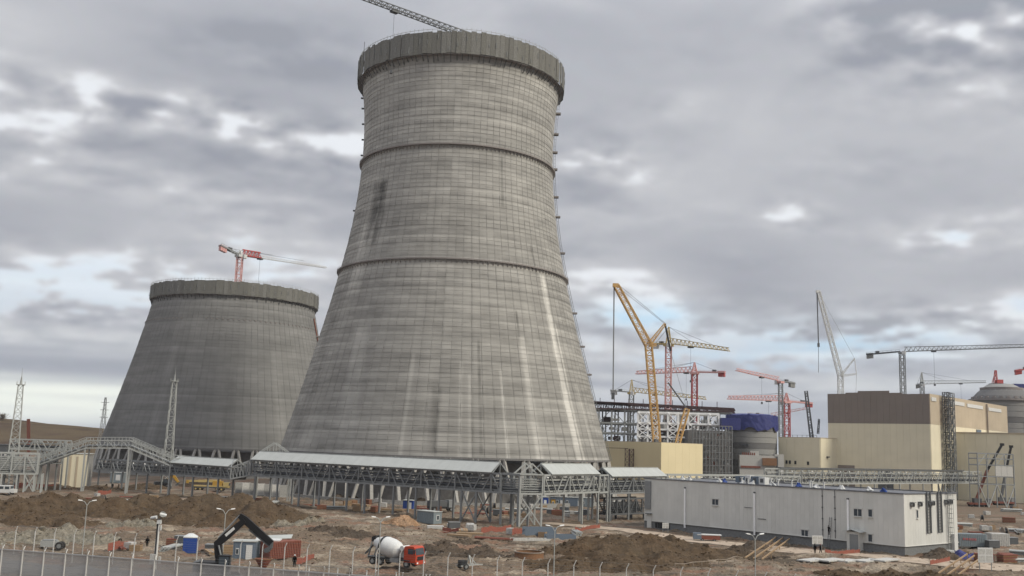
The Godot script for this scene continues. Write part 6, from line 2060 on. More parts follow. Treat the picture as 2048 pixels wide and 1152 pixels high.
	for e in [[Vector3(60.27, 0, -197.21), "white notice board on two posts by the two men", 2.2, 1.6, 1.2, "rows of print"], [Vector3(80.09, 0, -170.7), "large white notice board on posts beside the sand track", 2.8, 2.4, 1.5, "panels"], [Vector3(35.71, 0, -226.78), "small white notice board at the pump house's louvred corner", 1.5, 1.2, 1.0, "print"]]:
		t = thing("notice_board", e[1], "sign", on_ground(e[0]), 0.2, "notice boards")
		slab(t, "board", Vector3(0, e[4] + e[3] * 0.5, 0), Vector3(e[2], e[3], 0.08), M.white)
		for x in [-0.4, 0.4]:
			bar(t, "post", Vector3(x * e[2], -0.3, -0.08), Vector3(x * e[2], e[4] + e[3], -0.08), 0.09, M.steel)
		for i in 2:
			for j in 2:
				slab(t, "sheet", Vector3((i - 0.5) * e[2] * 0.48, e[4] + e[3] * (0.27 + 0.46 * j), 0.06), Vector3(e[2] * 0.42, e[3] * 0.38, 0.02), M.concrete_pale)
	t = thing("tipped_board", "white lettered board lying tilted against the pump house plinth", "sign", on_ground(Vector3(66.36, 0, -201.97)), deg_to_rad(131.0))
	slab(t, "board", Vector3(0, 0.6, 0), Vector3(2.6, 1.1, 0.08), M.white)
	slab(t, "stripe", Vector3(0, 0.6, 0.06), Vector3(2.2, 0.25, 0.03), M.blue_grey)

	# pale concrete slabs laid out by the track
	for i in 5:
		t = thing("concrete_slab", "flat white concrete slab in the row beside the track", "slab", on_ground(Vector3(53.63, 0, -178.42) + Vector3(i * 3.4, 0, -i * 0.6), 0.12), 0.75, "concrete slabs by the track")
		slab(t, "slab", Vector3(0, 0.12, 0), Vector3(6.0, 0.22, 2.6), M.concrete_pale)
		slab(t, "bearer", Vector3(-2.0, -0.05, 0), Vector3(0.2, 0.14, 2.7), M.timber)
		slab(t, "bearer", Vector3(2.0, -0.05, 0), Vector3(0.2, 0.14, 2.7), M.timber)
	# timber rails down into the pits
	for e in [[Vector3(41.65, 0, -177.25), Vector3(58.75, 0, -218.25), "straight pale timber rails sloping into the trench"], [Vector3(68.59, 0, -162.58), Vector3(85, 0, -188.22), "crooked pale timber rails over the pit by the notice board"]]:
		t = thing("timber_rails", e[2], "timber", e[0])
		for i in 3:
			var off := Vector3(i * 1.3, 0, 0.6 * i)
			var q: Vector3 = e[1] - e[0]
			bar(t, "rail", off + Vector3(0, 0.2, 0), off + q + Vector3(0, 1.1, 0), 0.22, M.timber)
			for k in 5:
				var p := off + q * (k / 4.0)
				bar(t, "post", p + Vector3(0, -1.2, 0), p + Vector3(0, 0.25 + k * 0.22, 0), 0.12, M.timber)
	# a long pale handrail on stakes
	t = thing("timber_fence", "low grey timber handrail along the reddish trench edge", "fence", Vector3(26.24, 0, -157.15))
	for i in 9:
		var p := on_ground(Vector3(26.24, 0, -157.15).lerp(Vector3(40.07, 0, -172.31), i / 8.0)) - t.position
		bar(t, "stake", p + Vector3(0, -0.3, 0), p + Vector3(0, 0.9, 0), 0.09, M.timber_grey)
		if i < 8:
			var q := on_ground(Vector3(26.24, 0, -157.15).lerp(Vector3(40.07, 0, -172.31), (i + 1) / 8.0)) - t.position
			bar(t, "rail", p + Vector3(0, 0.85, 0), q + Vector3(0, 0.85, 0), 0.1, M.timber_grey)
	# grey trench boxes by the gantry corner
	for e in [[Vector3(7.11, 0, -207.8), 6.5, 1.6, 0.25], [Vector3(11.21, 0, -204.85), 6.0, 1.4, 0.2], [Vector3(5.09, 0, -199.52), 7.5, 0.4, 0.3]]:
		t = thing("trench_box", "%s grey steel trench box lying below the gantry corner" % ("long" if e[1] > 6.2 and e[2] > 1.0 else ("flat" if e[2] < 1.0 else "shorter")), "trench box", on_ground(e[0]), e[3])
		for z in [-1.1, 1.1]:
			slab(t, "side_plate", Vector3(0, e[2] * 0.5, z), Vector3(e[1], e[2], 0.14), M.blue_grey if e[2] > 1.0 else M.concrete_pale)
		for x in [-0.42, 0.0, 0.42]:
			bar(t, "strut", Vector3(x * e[1], e[2] * 0.7, -1.1), Vector3(x * e[1], e[2] * 0.7, 1.1), 0.16, M.steel_pale)
	s = Shape.new()
	s.box(Vector3(0, 0.5, 0), Vector3(4.6, 1.0, 1.6), 0.15)
	t = thing("covered_trailer", "low red-sided trailer under a white sheet on the track", "trailer", on_ground(Vector3(41.81, 0, -210.15)), -0.1)
	slab(t, "bed", Vector3(0, 0.75, 0), Vector3(4.8, 0.8, 1.8), M.rust)
	slab(t, "headboard", Vector3(-2.2, 0.95, 0), Vector3(1.6, 1.2, 1.85), M.blue_grey)
	slab(t, "sheet", Vector3(0.2, 1.28, 0), Vector3(4.9, 0.16, 1.9), M.white)
	for x in [-1.2, 1.2]:
		for z in [-0.8, 0.8]:
			wheel(t, Vector3(x, 0.3, z), 0.3, 0.22, M.steel)
	# blue sheeted heap and brown bowl bucket
	heap("sheeted_heap", "heap under a crumpled blue sheet beyond the end wall", M.blue_tarp, [[Vector3(85.98, 1.4, -192.33), 2.6], [Vector3(88.26, 1.2, -193.22), 2.4]], 0.3, 0.5, 20)
	t = thing("concrete_skip", "rust-brown round skip on the ground beside the cabins", "skip", on_ground(Vector3(-33.35, 0, -143.66)), 0.0)
	s = Shape.new()
	s.lathe([Vector2(0.5, 0.1), Vector2(1.0, 0.9), Vector2(1.15, 1.2), Vector2(1.0, 1.2), Vector2(0.85, 0.9), Vector2(0.1, 0.4)], 20)
	put(s, "bowl", M.rust, t)
	s = Shape.new()
	s.lathe([Vector2(1.1, 1.15), Vector2(1.22, 1.2), Vector2(1.22, 1.3), Vector2(1.08, 1.3)], 20)
	put(s, "rim", M.plywood, t)
	t = thing("steel_tank", "rust-brown open tank half sunk by the earth mound", "tank", on_ground(Vector3(4.24, 0, -169.3), -0.9), 0.0)
	s = Shape.new()
	s.lathe([Vector2(2.4, 0.0), Vector2(2.4, 1.9), Vector2(2.25, 1.9), Vector2(2.25, 0.3), Vector2(0.05, 0.3)], 24)
	put(s, "shell", M.plywood, t)
	s = Shape.new()
	s.lathe([Vector2(2.42, 1.8), Vector2(2.5, 1.85), Vector2(2.5, 1.98), Vector2(2.2, 1.98)], 24)
	put(s, "rim", M.timber_grey, t)
	# planks on the trodden ground
	for i in 4:
		t = thing("plank_walk", "grey plank laid across the mud near the rust tank", "plank", on_ground(Vector3(-0.61, 0, -180.61) + Vector3(i * 1.5, 0, -i * 0.8), 0.1), 0.15 + i * 0.07, "planks laid over the mud")
		slab(t, "plank", Vector3(0, 0.06, 0), Vector3(4.2, 0.1, 0.5), M.timber_grey)
		slab(t, "batten", Vector3(1.2, 0.0, 0), Vector3(0.12, 0.08, 0.7), M.timber)
	# white bagged goods by the sand
	for e in [[Vector3(-14.48, 0, -215.12), 3.4, "long"], [Vector3(-11.16, 0, -221.59), 2.4, "short"], [Vector3(-7.63, 0, -228.47), 1.6, "small square"]]:
		t = thing("sheet_stack", "%s stack of white sheets near the green-grey cabin" % e[2], "stack", on_ground(e[0]), 0.2)
		for i in 4:
			slab(t, "sheet", Vector3(0.05 * (i % 2), 0.1 + i * 0.15, 0), Vector3(e[1], 0.12, 1.3), M.white if i % 2 else M.concrete_pale)
	# concrete mixer frame in the foreground
	t = thing("tow_frame", "grey tubular trailer frame with dark wheels in the mud", "trailer", on_ground(Vector3(-5.11, 0, -149.45)), 0.6)
	for e in [[Vector3(-1.6, 0.5, -0.7), Vector3(1.4, 0.6, -0.5)], [Vector3(-1.6, 0.5, 0.7), Vector3(1.4, 0.6, 0.5)], [Vector3(0.2, 0.5, -0.6), Vector3(0.2, 1.9, 0)], [Vector3(0.2, 0.5, 0.6), Vector3(0.2, 1.9, 0)], [Vector3(1.4, 0.6, 0), Vector3(0.2, 1.9, 0)], [Vector3(1.4, 0.6, 0), Vector3(2.6, 0.5, 0)]]:
		bar(t, "tube", e[0], e[1], 0.14, M.steel_pale)
	for z in [-0.85, 0.85]:
		wheel(t, Vector3(-0.8, 0.42, z), 0.42, 0.24, M.steel)
	slab(t, "motor_box", Vector3(-0.9, 0.9, 0), Vector3(1.0, 0.7, 0.9), M.black)
	# road roller's and tyre by the pale rubble
	t = thing("compressor", "small grey towed compressor with one black wheel by the rubble bank", "compressor", on_ground(Vector3(-69.48, 0, -159.4)), 0.1)
	slab(t, "housing", Vector3(-0.7, 0.9, 0), Vector3(2.4, 0.9, 1.2), M.steel_pale)
	slab(t, "cover", Vector3(-0.7, 1.42, 0), Vector3(2.0, 0.16, 1.0), M.steel)
	slab(t, "lamp", Vector3(-1.9, 1.0, 0.4), Vector3(0.1, 0.3, 0.3), M.white_lamp)
	wheel(t, Vector3(0.9, 0.62, 0.5), 0.62, 0.4, M.steel)
	wheel(t, Vector3(0.9, 0.62, -0.5), 0.62, 0.4, M.steel)

	clutter()


func clutter() -> void:
	# stored building goods: one of each kind is made, then copied
	var hidden := Vector3(-30, -30, -220)
	var protos := []
	var kinds := [
		["timber_stack", "stack of pale planks", "timber"], ["pipe_bundle", "bundle of grey pipes", "pipes"], ["block_pallet", "pallet of white blocks", "blocks"],
		["rebar_bundle", "bundle of rusty reinforcing bars", "bars"], ["material_crate", "timber crate of fittings", "crate"], ["cable_drum", "wooden cable drum", "drum"], ["formwork_stack", "stack of red-brown formwork panels", "panels"], ["steel_box", "dark steel box", "box"]]
	for i in kinds.size():
		var t := Node3D.new()
		match i:
			0:
				for k in 12:
					slab(t, "plank", Vector3(0.02 * (k % 3), 0.14 + (k / 4) * 0.14, -0.6 + (k % 4) * 0.38), Vector3(4.2, 0.12, 0.34), M.timber if k % 3 else M.timber_grey)
				slab(t, "bearer", Vector3(1.2, 0.03, 0), Vector3(0.15, 0.12, 1.6), M.timber_grey)
				slab(t, "bearer", Vector3(-1.2, 0.03, 0), Vector3(0.15, 0.12, 1.6), M.timber_grey)
			1:
				for k in 6:
					rod(t, "pipe", Vector3(-2.8, 0.25 + (k / 3) * 0.42, -0.45 + (k % 3) * 0.46 + (k / 3) * 0.2), Vector3(2.8, 0.25 + (k / 3) * 0.42, -0.45 + (k % 3) * 0.46 + (k / 3) * 0.2), 0.21, M.steel_pale)
				slab(t, "bearer", Vector3(1.4, 0.0, 0), Vector3(0.15, 0.1, 1.5), M.timber)
			2:
				slab(t, "pallet", Vector3(0, 0.08, 0), Vector3(1.4, 0.16, 1.4), M.timber_grey)
				for k in 12:
					slab(t, "block", Vector3(-0.45 + (k % 3) * 0.45, 0.38 + (k / 6) * 0.42, -0.32 + ((k / 3) % 2) * 0.64), Vector3(0.42, 0.4, 0.6), M.concrete_pale)
			3:
				for k in 7:
					rod(t, "rebar", Vector3(-3.2, 0.1 + (k / 4) * 0.12, -0.3 + (k % 4) * 0.2), Vector3(3.2, 0.1 + (k / 4) * 0.12, -0.3 + (k % 4) * 0.2), 0.08, M.rust)
				slab(t, "bearer", Vector3(1.8, 0.0, 0), Vector3(0.2, 0.1, 1.0), M.timber)
			4:
				for k in 4:
					slab(t, "side_board", Vector3(0, 0.2 + k * 0.3, 0.62), Vector3(1.6, 0.26, 0.06), M.timber)
					slab(t, "side_board", Vector3(0.82, 0.2 + k * 0.3, 0), Vector3(0.06, 0.26, 1.2), M.timber)
				slab(t, "contents", Vector3(0, 0.6, 0), Vector3(1.5, 1.1, 1.15), M.plywood)
			5:
				var s := Shape.new()
				s.cyl(Vector3(-0.4, 0.9, 0), Vector3(-0.3, 0.9, 0), 0.9, 0.9, 20)
				put(s, "flange", M.timber_grey, t)
				s = Shape.new()
				s.cyl(Vector3(0.3, 0.9, 0), Vector3(0.4, 0.9, 0), 0.9, 0.9, 20)
				put(s, "flange", M.timber_grey, t)
				s = Shape.new()
				s.cyl(Vector3(-0.3, 0.9, 0), Vector3(0.3, 0.9, 0), 0.6, 0.6, 18)
				put(s, "cable_winding", M.black, t)
			6:
				for k in 6:
					slab(t, "formwork_panel", Vector3(0.04 * (k % 2), 0.12 + k * 0.2, 0.03 * (k % 3)), Vector3(2.6, 0.16, 1.2), M.rust if k % 2 else M.plywood)
			7:
				slab(t, "body", Vector3(0, 0.65, 0), Vector3(2.2, 1.2, 1.3), M.steel_dark)
				slab(t, "lid", Vector3(0, 1.3, 0), Vector3(2.3, 0.1, 1.4), M.steel)
				slab(t, "runner", Vector3(0, 0.03, 0.4), Vector3(2.2, 0.12, 0.15), M.black)
		protos.append(t)
	rng.seed = 99
	# areas: x range, z range, how many, where
	var areas := [
		[Vector2(-62, 18), Vector2(-296, -262), 46, "under the long gantry"], [Vector2(12, 34), Vector2(-300, -275), 12, "by the crew cabins"],
		[Vector2(96, 150), Vector2(-285, -205), 70, "beyond the pump house's end wall"], [Vector2(118, 215), Vector2(-390, -300), 40, "under the far truss bridge"],
		[Vector2(-60, -42), Vector2(-165, -156), 9, "near the blue booth"], [Vector2(-120, -60), Vector2(-300, -250), 22, "behind the earth banks"],
		[Vector2(-15, 20), Vector2(-222, -196), 10, "below the gantry corner"], [Vector2(84, 104), Vector2(-200, -186), 12, "beside the blue-sheeted heap"]]
	for e in areas:
		for i in e[2]:
			var k := rng.randi() % kinds.size()
			var p := Vector3(rng.randf_range(e[0].x, e[0].y), 0, rng.randf_range(e[1].x, e[1].y))
			var turn := rng.randf_range(-0.5, 0.5) + (PI / 2 if rng.randf() < 0.2 else 0.0)
			var o: Node3D = protos[k].duplicate()
			o.name = numbered(kinds[k][0])
			add_child(o)
			o.position = on_ground(p, 0.02)
			o.rotation.y = turn
			o.scale = Vector3.ONE * rng.randf_range(0.9, 1.35)
			tag(o, "%s stored %s" % [kinds[k][1], e[3]], kinds[k][2], "%s stored %s" % [kinds[k][2], e[3]])
	for p in protos:
		p.free()


func make_fences() -> void:
	# outer fence of close mesh with forked arms
	var a := Vector3(-61.77, 0, -126.55)
	var b := Vector3(-22.58, 0, -115.05)
	var d := (b - a).normalized()
	var start := a - d * 12.0
	var t := thing("mesh_fence", "grey close-mesh perimeter fence on white posts with forked arms", "fence", start, atan2(-d.z, d.x))
	var step := 3.1
	var n := 24
	var panel := Shape.new()
	var k := 0
	while k * 0.036 < step - 0.1:
		panel.box(Vector3(0.06 + k * 0.036, 1.75, 0), Vector3(0.017, 3.2, 0.012))
		k += 1
	for y in [0.2, 0.75, 1.3, 1.85, 2.4, 2.95]:
		panel.box(Vector3(step * 0.5, y, 0.01), Vector3(step, 0.03, 0.012))
	var mesh := panel.mesh()
	var arm := Shape.new()
	for i in n:
		var x := i * step
		bar(t, "post", Vector3(x, -0.3, 0.06), Vector3(x, 3.5, 0.06), 0.11, M.post_paint)
		bar(t, "arm", Vector3(x, 3.45, 0.06), Vector3(x + 0.28, 4.15, 0.5), 0.09, M.post_paint)
		bar(t, "arm", Vector3(x, 3.45, 0.06), Vector3(x - 0.1, 3.95, -0.35), 0.06, M.post_paint)
		if i < n - 1:
			hang(mesh, "mesh_panel", M.mesh_wire, t).position = Vector3(x, 0.0, 0)
	bar(t, "top_rail", Vector3(0, 3.42, 0), Vector3((n - 1) * step, 3.42, 0), 0.13, M.mesh_wire)
	bar(t, "bottom_rail", Vector3(0, 0.12, 0), Vector3((n - 1) * step, 0.12, 0), 0.08, M.mesh_wire)
	for e in [[0.14, 3.8, 0.28], [0.28, 4.15, 0.5]]:
		bar(t, "barbed_wire", Vector3(e[0], e[1], e[2]), Vector3((n - 1) * step, e[1], e[2]), 0.015, M.steel)
	# guard rail in front of it
	t = thing("guard_rail", "low grey guard rail along the foot of the mesh fence", "barrier", start + Vector3(0.6, 0, -1.6), atan2(-d.z, d.x))
	for i in 10:
		bar(t, "post", Vector3(i * 3.0, -0.2, 0), Vector3(i * 3.0, 0.85, 0), 0.12, M.steel)
	for y in [0.5, 0.8]:
		bar(t, "rail", Vector3(-0.5, y, 0.1), Vector3(28, y, 0.1), 0.06, M.steel_pale, 0.22)
	# inner fence, thin posts bent at the top, carrying only wires
	a = Vector3(-68.94, 0, -147.11)
	b = Vector3(16.19, 0, -124.99)
	d = (b - a).normalized()
	start = a - d * 14.0
	t = thing("wire_fence", "tall wire fence on thin grey posts bent over at the top", "fence", start, atan2(-d.z, d.x))
	n = 46
	step = 3.25
	for i in n:
		var x := i * step
		bar(t, "post", Vector3(x, -0.3, 0), Vector3(x, 3.7, 0), 0.1, M.post_paint)
		bar(t, "arm", Vector3(x, 3.68, 0), Vector3(x + 0.3, 4.3, 0.1), 0.08, M.post_paint)
	var wires := Shape.new()
	for y in 12:
		wires.bar(Vector3(0, 0.3 + y * 0.3, 0.06), Vector3((n - 1) * step, 0.3 + y * 0.3, 0.06), 0.012)
	wires.bar(Vector3(0.3, 4.28, 0.1), Vector3((n - 1) * step, 4.28, 0.1), 0.012)
	put(wires, "strand_wires", M.steel, t)
	slab(t, "warning_sign", Vector3(32.0 * step - 2.0, 1.8, 0.12), Vector3(0.35, 0.55, 0.04), M.white)
	# short posts on the lane
	for i in 7:
		var p := Vector3(-24 + i * 3.7, 0, -128.0 + i * 0.9)
		t = thing("lane_post", "short grey post standing along the patrol lane", "post", p, 0.0, "short posts along the patrol lane")
		rod(t, "shaft", Vector3(0, -0.2, 0), Vector3(0, 2.3, 0), 0.07, M.post_paint)
		slab(t, "cap", Vector3(0, 2.32, 0), Vector3(0.2, 0.06, 0.2), M.steel_pale)
	# street lamps with two arms
	var where := ["behind the pale rubble bank", "beside the black excavator", "in front of the mixer truck's drum", "at the left foot of the earth mound", "in front of the pump house"]
	var spots := [Vector3(-61.91, 8, -151.73), Vector3(-39.06, 8, -143.46), Vector3(-16.63, 8, -137.92), Vector3(6.58, 8, -132.99), Vector3(31.77, 8, -129.76)]
	for i in 5:
		t = thing("street_lamp", "slim double-armed street lamp %s" % where[i], "lamp", Vector3(spots[i].x, 0, spots[i].z), 0.3, "double-armed street lamps")
		var pole := Shape.new()
		pole.cyl(Vector3(0, -0.2, 0), Vector3(0, 7.3, 0), 0.085, 0.055, 10)
		put(pole, "pole", M.steel_pale, t)
		for q in [-1.0, 1.0]:
			var armp := Shape.new()
			armp.cyl(Vector3(0, 7.2, 0), Vector3(0.35 * q, 7.75, 0), 0.05, 0.05, 8)
			armp.cyl(Vector3(0.35 * q, 7.75, 0), Vector3(0.75 * q, 7.9, 0), 0.05, 0.05, 8)
			put(armp, "arm", M.steel_pale, t)
			var lamp := Shape.new()
			lamp.hex(Vector3(0.7 * q, 7.86, -0.16), Vector3(0.55 * q, 0.08, 0), Vector3(0, 0.12, 0), Vector3(0, 0, 0.26))
			put(lamp, "luminaire", M.white_lamp, t)
	# camera pole
	t = thing("camera_pole", "white and black surveillance pole with cameras by the mesh fence", "pole", Vector3(-46.56, 7.2, -138.55) * Vector3(1, 0, 1), 0.0)
	rod(t, "pole", Vector3(0, -0.2, 0), Vector3(0, 6.5, 0), 0.12, M.post_paint)
	rod(t, "cable_duct", Vector3(-0.22, 0.8, 0), Vector3(-0.22, 6.3, 0), 0.09, M.black)
	slab(t, "junction_box", Vector3(0, 6.3, 0.05), Vector3(0.55, 0.5, 0.35), M.white)
	slab(t, "control_cabinet", Vector3(-0.45, 1.4, 0), Vector3(0.7, 1.3, 0.4), M.concrete_pale)
	slab(t, "cabinet", Vector3(0.45, 1.3, 0), Vector3(0.3, 0.9, 0.3), M.concrete_pale)
	for e in [[Vector3(-0.7, 6.85, 0.2), 0.35, 0.2], [Vector3(0.45, 7.25, 0.1), -0.3, -0.25]]:
		var c := Shape.new()
		var ax := Vector3(cos(e[1]), sin(e[2]), sin(e[1])).normalized()
		c.cyl(e[0] - ax * 0.45, e[0] + ax * 0.45, 0.2, 0.22, 12)
		put(c, "camera_housing", M.white, t)
		bar(t, "camera_bracket", Vector3(0, 6.6, 0.05), e[0], 0.1, M.steel_dark)
	var dish := Shape.new()
	dish.lathe([Vector2(0.05, 0.0), Vector2(0.3, 0.1), Vector2(0.42, 0.28)], 14, Vector3(0.35, 7.2, 0.1), Vector3(0.5, 0.5, 0.7).normalized())
	put(dish, "spotlight", M.steel_pale, t)
	rod(t, "bullet_camera", Vector3(0.3, 5.2, 0.1), Vector3(0.32, 5.9, 0.1), 0.1, M.white)
	# grass at the near edge
	rng.seed = 55
	var g := Shape.new()
	for i in 2600:
		var p := Vector3(rng.randf_range(-72, -44), 0, 0)
		p.z = lerpf(-128.5, -120.5, (p.x + 72.0) / 28.0) + 4.0 + absf(rng.randfn()) * 2.6
		var h := rng.randf_range(0.3, 0.95)
		var q := Vector3(rng.randf_range(-0.3, 0.3), h, rng.randf_range(-0.3, 0.3))
		g.tri(p, p + q, p + Vector3(0.09, 0, 0.03))
	stuff(tag(put(g, "dry_grass", M.dry_grass), "yellowed grass growing at the foot of the mesh fence", "grass"))


# ---- people ----

func blend(a: float, b: float, k: float) -> float:
	var h := clampf(0.5 + 0.5 * (b - a) / k, 0.0, 1.0)
	return lerpf(b, a, h) - k * h * (1.0 - h)


# surface nets round the smooth union of tapered bones
func body_shape(bones: Array) -> Shape:
	var cell := 0.04
	var lo := Vector3(-0.6, -0.04, -0.48)
	var nx := 31
	var ny := 49
	var nz := 25
	var val := PackedFloat32Array()
	val.resize(nx * ny * nz)
	for y in ny:
		for z in nz:
			for x in nx:
				var p := lo + Vector3(x, y, z) * cell
				var best := 9.0
				for e in bones:
					var a: Vector3 = e[0]
					var ab: Vector3 = e[1] - a
					var t := clampf((p - a).dot(ab) / maxf(ab.length_squared(), 1e-6), 0.0, 1.0)
					var dd: float = (p - a - ab * t).length() - lerpf(e[2], e[3], t)
					if dd < best + 0.06:
						best = blend(best, dd, 0.04) if best < 8.0 else dd
				val[(y * nz + z) * nx + x] = best
	var s := Shape.new()
	var id := {}
	for y in ny - 1:
		for z in nz - 1:
			for x in nx - 1:
				var sum := Vector3.ZERO
				var count := 0
				var c := PackedFloat32Array()
				for q in 8:
					c.append(val[((y + ((q >> 1) & 1)) * nz + z + ((q >> 2) & 1)) * nx + x + (q & 1)])
				for q in 8:
					for bit in [1, 2, 4]:
						if q & bit == 0 and (c[q] < 0.0) != (c[q | bit] < 0.0):
							var f := c[q] / (c[q] - c[q | bit])
							var p0 := Vector3(q & 1, (q >> 1) & 1, (q >> 2) & 1)
							var p1 := Vector3((q | bit) & 1, ((q | bit) >> 1) & 1, ((q | bit) >> 2) & 1)
							sum += p0.lerp(p1, f)
							count += 1
				if count > 0:
					id[Vector3i(x, y, z)] = s.v.size()
					s.v.append(lo + (Vector3(x, y, z) + sum / count) * cell)
					s.n.append(Vector3(c[1] + c[3] + c[5] + c[7] - c[0] - c[2] - c[4] - c[6], c[2] + c[3] + c[6] + c[7] - c[0] - c[1] - c[4] - c[5], c[4] + c[5] + c[6] + c[7] - c[0] - c[1] - c[2] - c[3]).normalized())
	for key in id:
		var x: int = key.x
		var y: int = key.y
		var z: int = key.z
		var v0 := val[(y * nz + z) * nx + x] < 0.0
		for ax in 3:
			var o := Vector3i(1 if ax == 0 else 0, 1 if ax == 1 else 0, 1 if ax == 2 else 0)
			var v1 := val[((y + o.y) * nz + z + o.z) * nx + x + o.x] < 0.0
			if v0 == v1:
				continue
			var u := Vector3i(o.y, o.z, o.x)
			var w := Vector3i(o.z, o.x, o.y)
			var q := [key, key - u, key - u - w, key - w]
			var ok := true
			for e in q:
				ok = ok and id.has(e)
			if ok:
				var i := [id[q[0]], id[q[1]], id[q[2]], id[q[3]]]
				if v0:
					i.reverse()
				s.ix.append_array(PackedInt32Array([i[0], i[1], i[2], i[0], i[2], i[3]]))
	return s


func pose_bones(stride: float, reach: float) -> Array:
	var b := []
	b.append([Vector3(0, 1.0, 0), Vector3(0, 1.18, 0.01), 0.15, 0.14])
	b.append([Vector3(-0.07, 1.18, 0.01), Vector3(-0.11, 1.40, 0), 0.13, 0.10])
	b.append([Vector3(0.07, 1.18, 0.01), Vector3(0.11, 1.40, 0), 0.13, 0.10])
	b.append([Vector3(-0.17, 1.43, 0), Vector3(0.17, 1.43, 0), 0.085, 0.085])
	b.append([Vector3(0, 1.45, 0), Vector3(0, 1.58, 0.015), 0.065, 0.06])
	b.append([Vector3(0, 1.64, 0.02), Vector3(0, 1.71, 0.01), 0.088, 0.098])
	b.append([Vector3(0, 1.65, 0.11), Vector3(0, 1.64, 0.125), 0.02, 0.018])
	for q in [-1.0, 1.0]:
		var hip := Vector3(0.1 * q, 0.94, 0)
		var knee := Vector3(0.11 * q, 0.51, stride * q * 0.5 + 0.03)
		var ankle := Vector3(0.11 * q, 0.09, stride * q - 0.02)
		b.append([hip, knee, 0.105, 0.075])
		b.append([knee, ankle, 0.075, 0.05])
		b.append([ankle + Vector3(0, -0.03, 0), ankle + Vector3(0.02 * q, -0.045, 0.16), 0.055, 0.045])
		var sh := Vector3(0.22 * q, 1.42, 0)
		var up := reach if q > 0.0 else 0.0
		var elbow := Vector3(0.28 * q, 1.14 + up * 0.2, -0.03 - stride * q * 0.4 + up * 0.2)
		var wrist := elbow + Vector3(0.02 * q, -0.24 + up * 0.35, 0.07 - stride * q * 0.3 + up * 0.12)
		b.append([sh, elbow, 0.068, 0.052])
		b.append([elbow, wrist, 0.05, 0.036])
		b.append([wrist, wrist + (wrist - elbow).normalized() * 0.09, 0.038, 0.035])
	return b


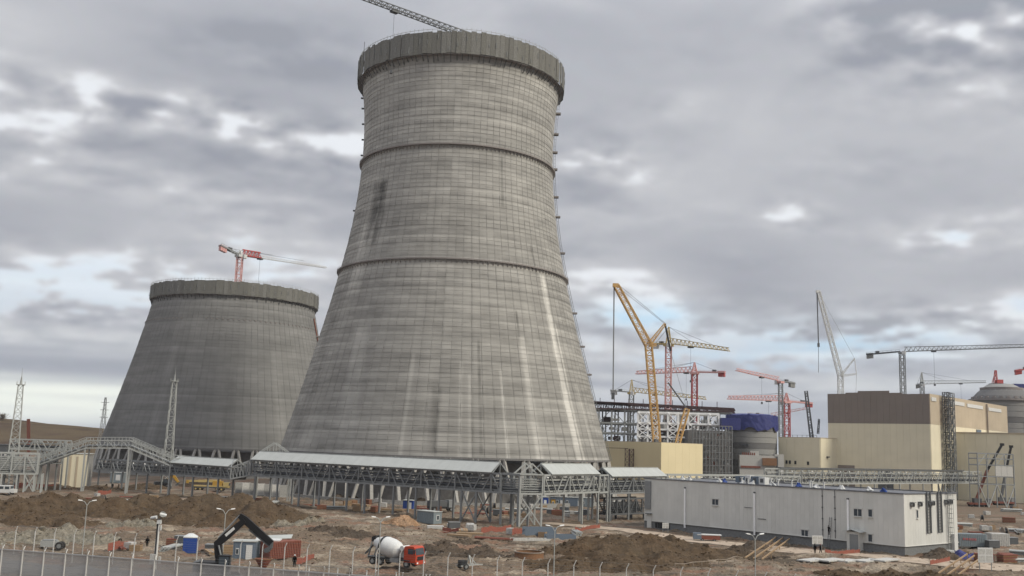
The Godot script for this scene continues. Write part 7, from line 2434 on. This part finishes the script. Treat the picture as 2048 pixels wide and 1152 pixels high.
func make_people() -> void:
	var poses := []
	for e in [[0.04, 0.0], [0.2, 0.0], [0.05, 1.0]]:
		var bones := pose_bones(e[0], e[1])
		var s := body_shape(bones)
		# five fingers on each hand, a thumb at the side
		var hands := []
		for i in [-4, -1]:
			var hand: Array = bones[bones.size() + i] if i == -1 else bones[12]
			hands.append(hand)
		for hand in hands:
			var dir: Vector3 = (hand[1] - hand[0]).normalized()
			var across := dir.cross(Vector3.RIGHT).normalized()
			for f in 4:
				var a: Vector3 = hand[1] + across * (f - 1.5) * 0.022 + dir * 0.015
				var long: float = [0.065, 0.078, 0.072, 0.055][f]
				var kn := a + dir * long * 0.55
				s.cyl(a, kn, 0.010, 0.009, 5)
				s.cyl(kn, kn + (dir + Vector3(0, 0, 0.5)).normalized() * long * 0.5, 0.009, 0.007, 5)
			var th: Vector3 = hand[0].lerp(hand[1], 0.4) + across * 0.035
			s.cyl(th, th + (across + dir).normalized() * 0.06, 0.011, 0.009, 5)
		poses.append(s)
	var list := [
		[Vector3(-29.26, 0, -144.76), 0, 0.4, Color(0.03, 0.032, 0.04), Color(0.03, 0.03, 0.035), "white", "person in dark overalls and white helmet standing near the red container"],
		[Vector3(57.93, 0, -191.1), 0, -0.6, Color(0.05, 0.06, 0.10), Color(0.04, 0.04, 0.05), "black", "person in navy jacket standing by the notice board, taller of two"],
		[Vector3(58.18, 0, -188.6), 1, 0.8, Color(0.05, 0.05, 0.055), Color(0.10, 0.09, 0.08), "rust", "person in charcoal jacket and reddish cap next to the notice board"],
		[Vector3(66.6, 0, -206.97), 2, 2.6, Color(0.035, 0.035, 0.03), Color(0.05, 0.05, 0.045), "black", "person in black crouched work gear by the pump house wall"],
		[Vector3(-57.32, 0, -165.67), 0, 0.2, Color(0.06, 0.035, 0.04), Color(0.05, 0.05, 0.06), "black", "person in maroon jacket behind the pale timber near the blue booth"],
		[Vector3(53.09, 0, -224.48), 1, 1.2, Color(0.10, 0.03, 0.03), Color(0.05, 0.05, 0.06), "black", "person in dark red jacket at the pump house's long wall"],
		[Vector3(-127.93, 0, -332.59), 0, 0.6, Color(0.06, 0.05, 0.05), Color(0.05, 0.05, 0.06), "orange_net", "person in brown jacket and orange helmet below the arched bridge"],
		[Vector3(-125.29, 0, -330.81), 1, -1.6, Color(0.09, 0.05, 0.05), Color(0.04, 0.04, 0.05), "white", "person in plum jacket and white helmet below the arched bridge"]]
	var cloth := mk("clothing", Color(1, 1, 1), 0.9)
	cloth.vertex_color_use_as_albedo = true
	for e in list:
		var t := thing("person", e[6], "person", on_ground(e[0]), e[2], "people on the site")
		var src: Shape = poses[e[1]]
		var s := Shape.new()
		s.v = src.v
		s.n = src.n
		s.ix = src.ix
		for p in src.v:
			var c := Color(0.42, 0.26, 0.19)
			if p.y < 0.1:
				c = Color(0.03, 0.027, 0.025)
			elif p.y < 0.97 and absf(p.x) < 0.235:
				c = e[4]
			elif p.y < 1.5 and not (p.y < 0.87 and absf(p.x) > 0.2):
				c = e[3]
			s.c.append(c)
		put(s, "body", cloth, t)
		var h := Shape.new()
		h.lathe([Vector2(0.155, 1.715), Vector2(0.13, 1.72), Vector2(0.125, 1.77), Vector2(0.09, 1.83), Vector2(0.01, 1.85)], 16)
		put(h, "helmet", M[e[5]], t)
	# the climber on the wall ladder
	var at := Vector3(74.9, 0, -191.8)
	var w := Vector2(-15.05, 3.51)
	var spot := at + Basis(Vector3.UP, deg_to_rad(41.0)) * Vector3(-0.75, 0, w.x)
	var lad := thing("work_ladder", "thin grey ladder leaning on the pump house's long wall", "ladder", spot, deg_to_rad(41.0))
	for z in [-0.25, 0.25]:
		bar(lad, "stile", Vector3(-0.7, 0, z), Vector3(0.35, 6.0, z), 0.06, M.steel_dark)
	for i in 18:
		bar(lad, "rung", Vector3(-0.64 + i * 0.057, 0.35 + i * 0.32, -0.25), Vector3(-0.64 + i * 0.057, 0.35 + i * 0.32, 0.25), 0.04, M.steel_dark)
	var cl := thing("person", "person in black climbing the ladder on the pump house wall", "person", spot + Basis(Vector3.UP, deg_to_rad(41.0)) * Vector3(-0.42, 2.62, 0), deg_to_rad(41.0) + PI / 2, "people on the site")
	var bs := Shape.new()
	bs.v = poses[2].v
	bs.n = poses[2].n
	bs.ix = poses[2].ix
	var jacket := Color(0.05, 0.05, 0.055)
	var trousers := Color(0.06, 0.065, 0.08)
	var skin := Color(0.42, 0.26, 0.19)
	for p in bs.v:
		bs.c.append(skin if p.y > 1.5 else (jacket if p.y > 0.97 or absf(p.x) > 0.235 else trousers))
	put(bs, "body", cloth, cl)
	var hh := Shape.new()
	hh.lathe([Vector2(0.155, 1.715), Vector2(0.13, 1.72), Vector2(0.125, 1.77), Vector2(0.09, 1.83), Vector2(0.01, 1.85)], 16)
	put(hh, "helmet", M.black, cl)
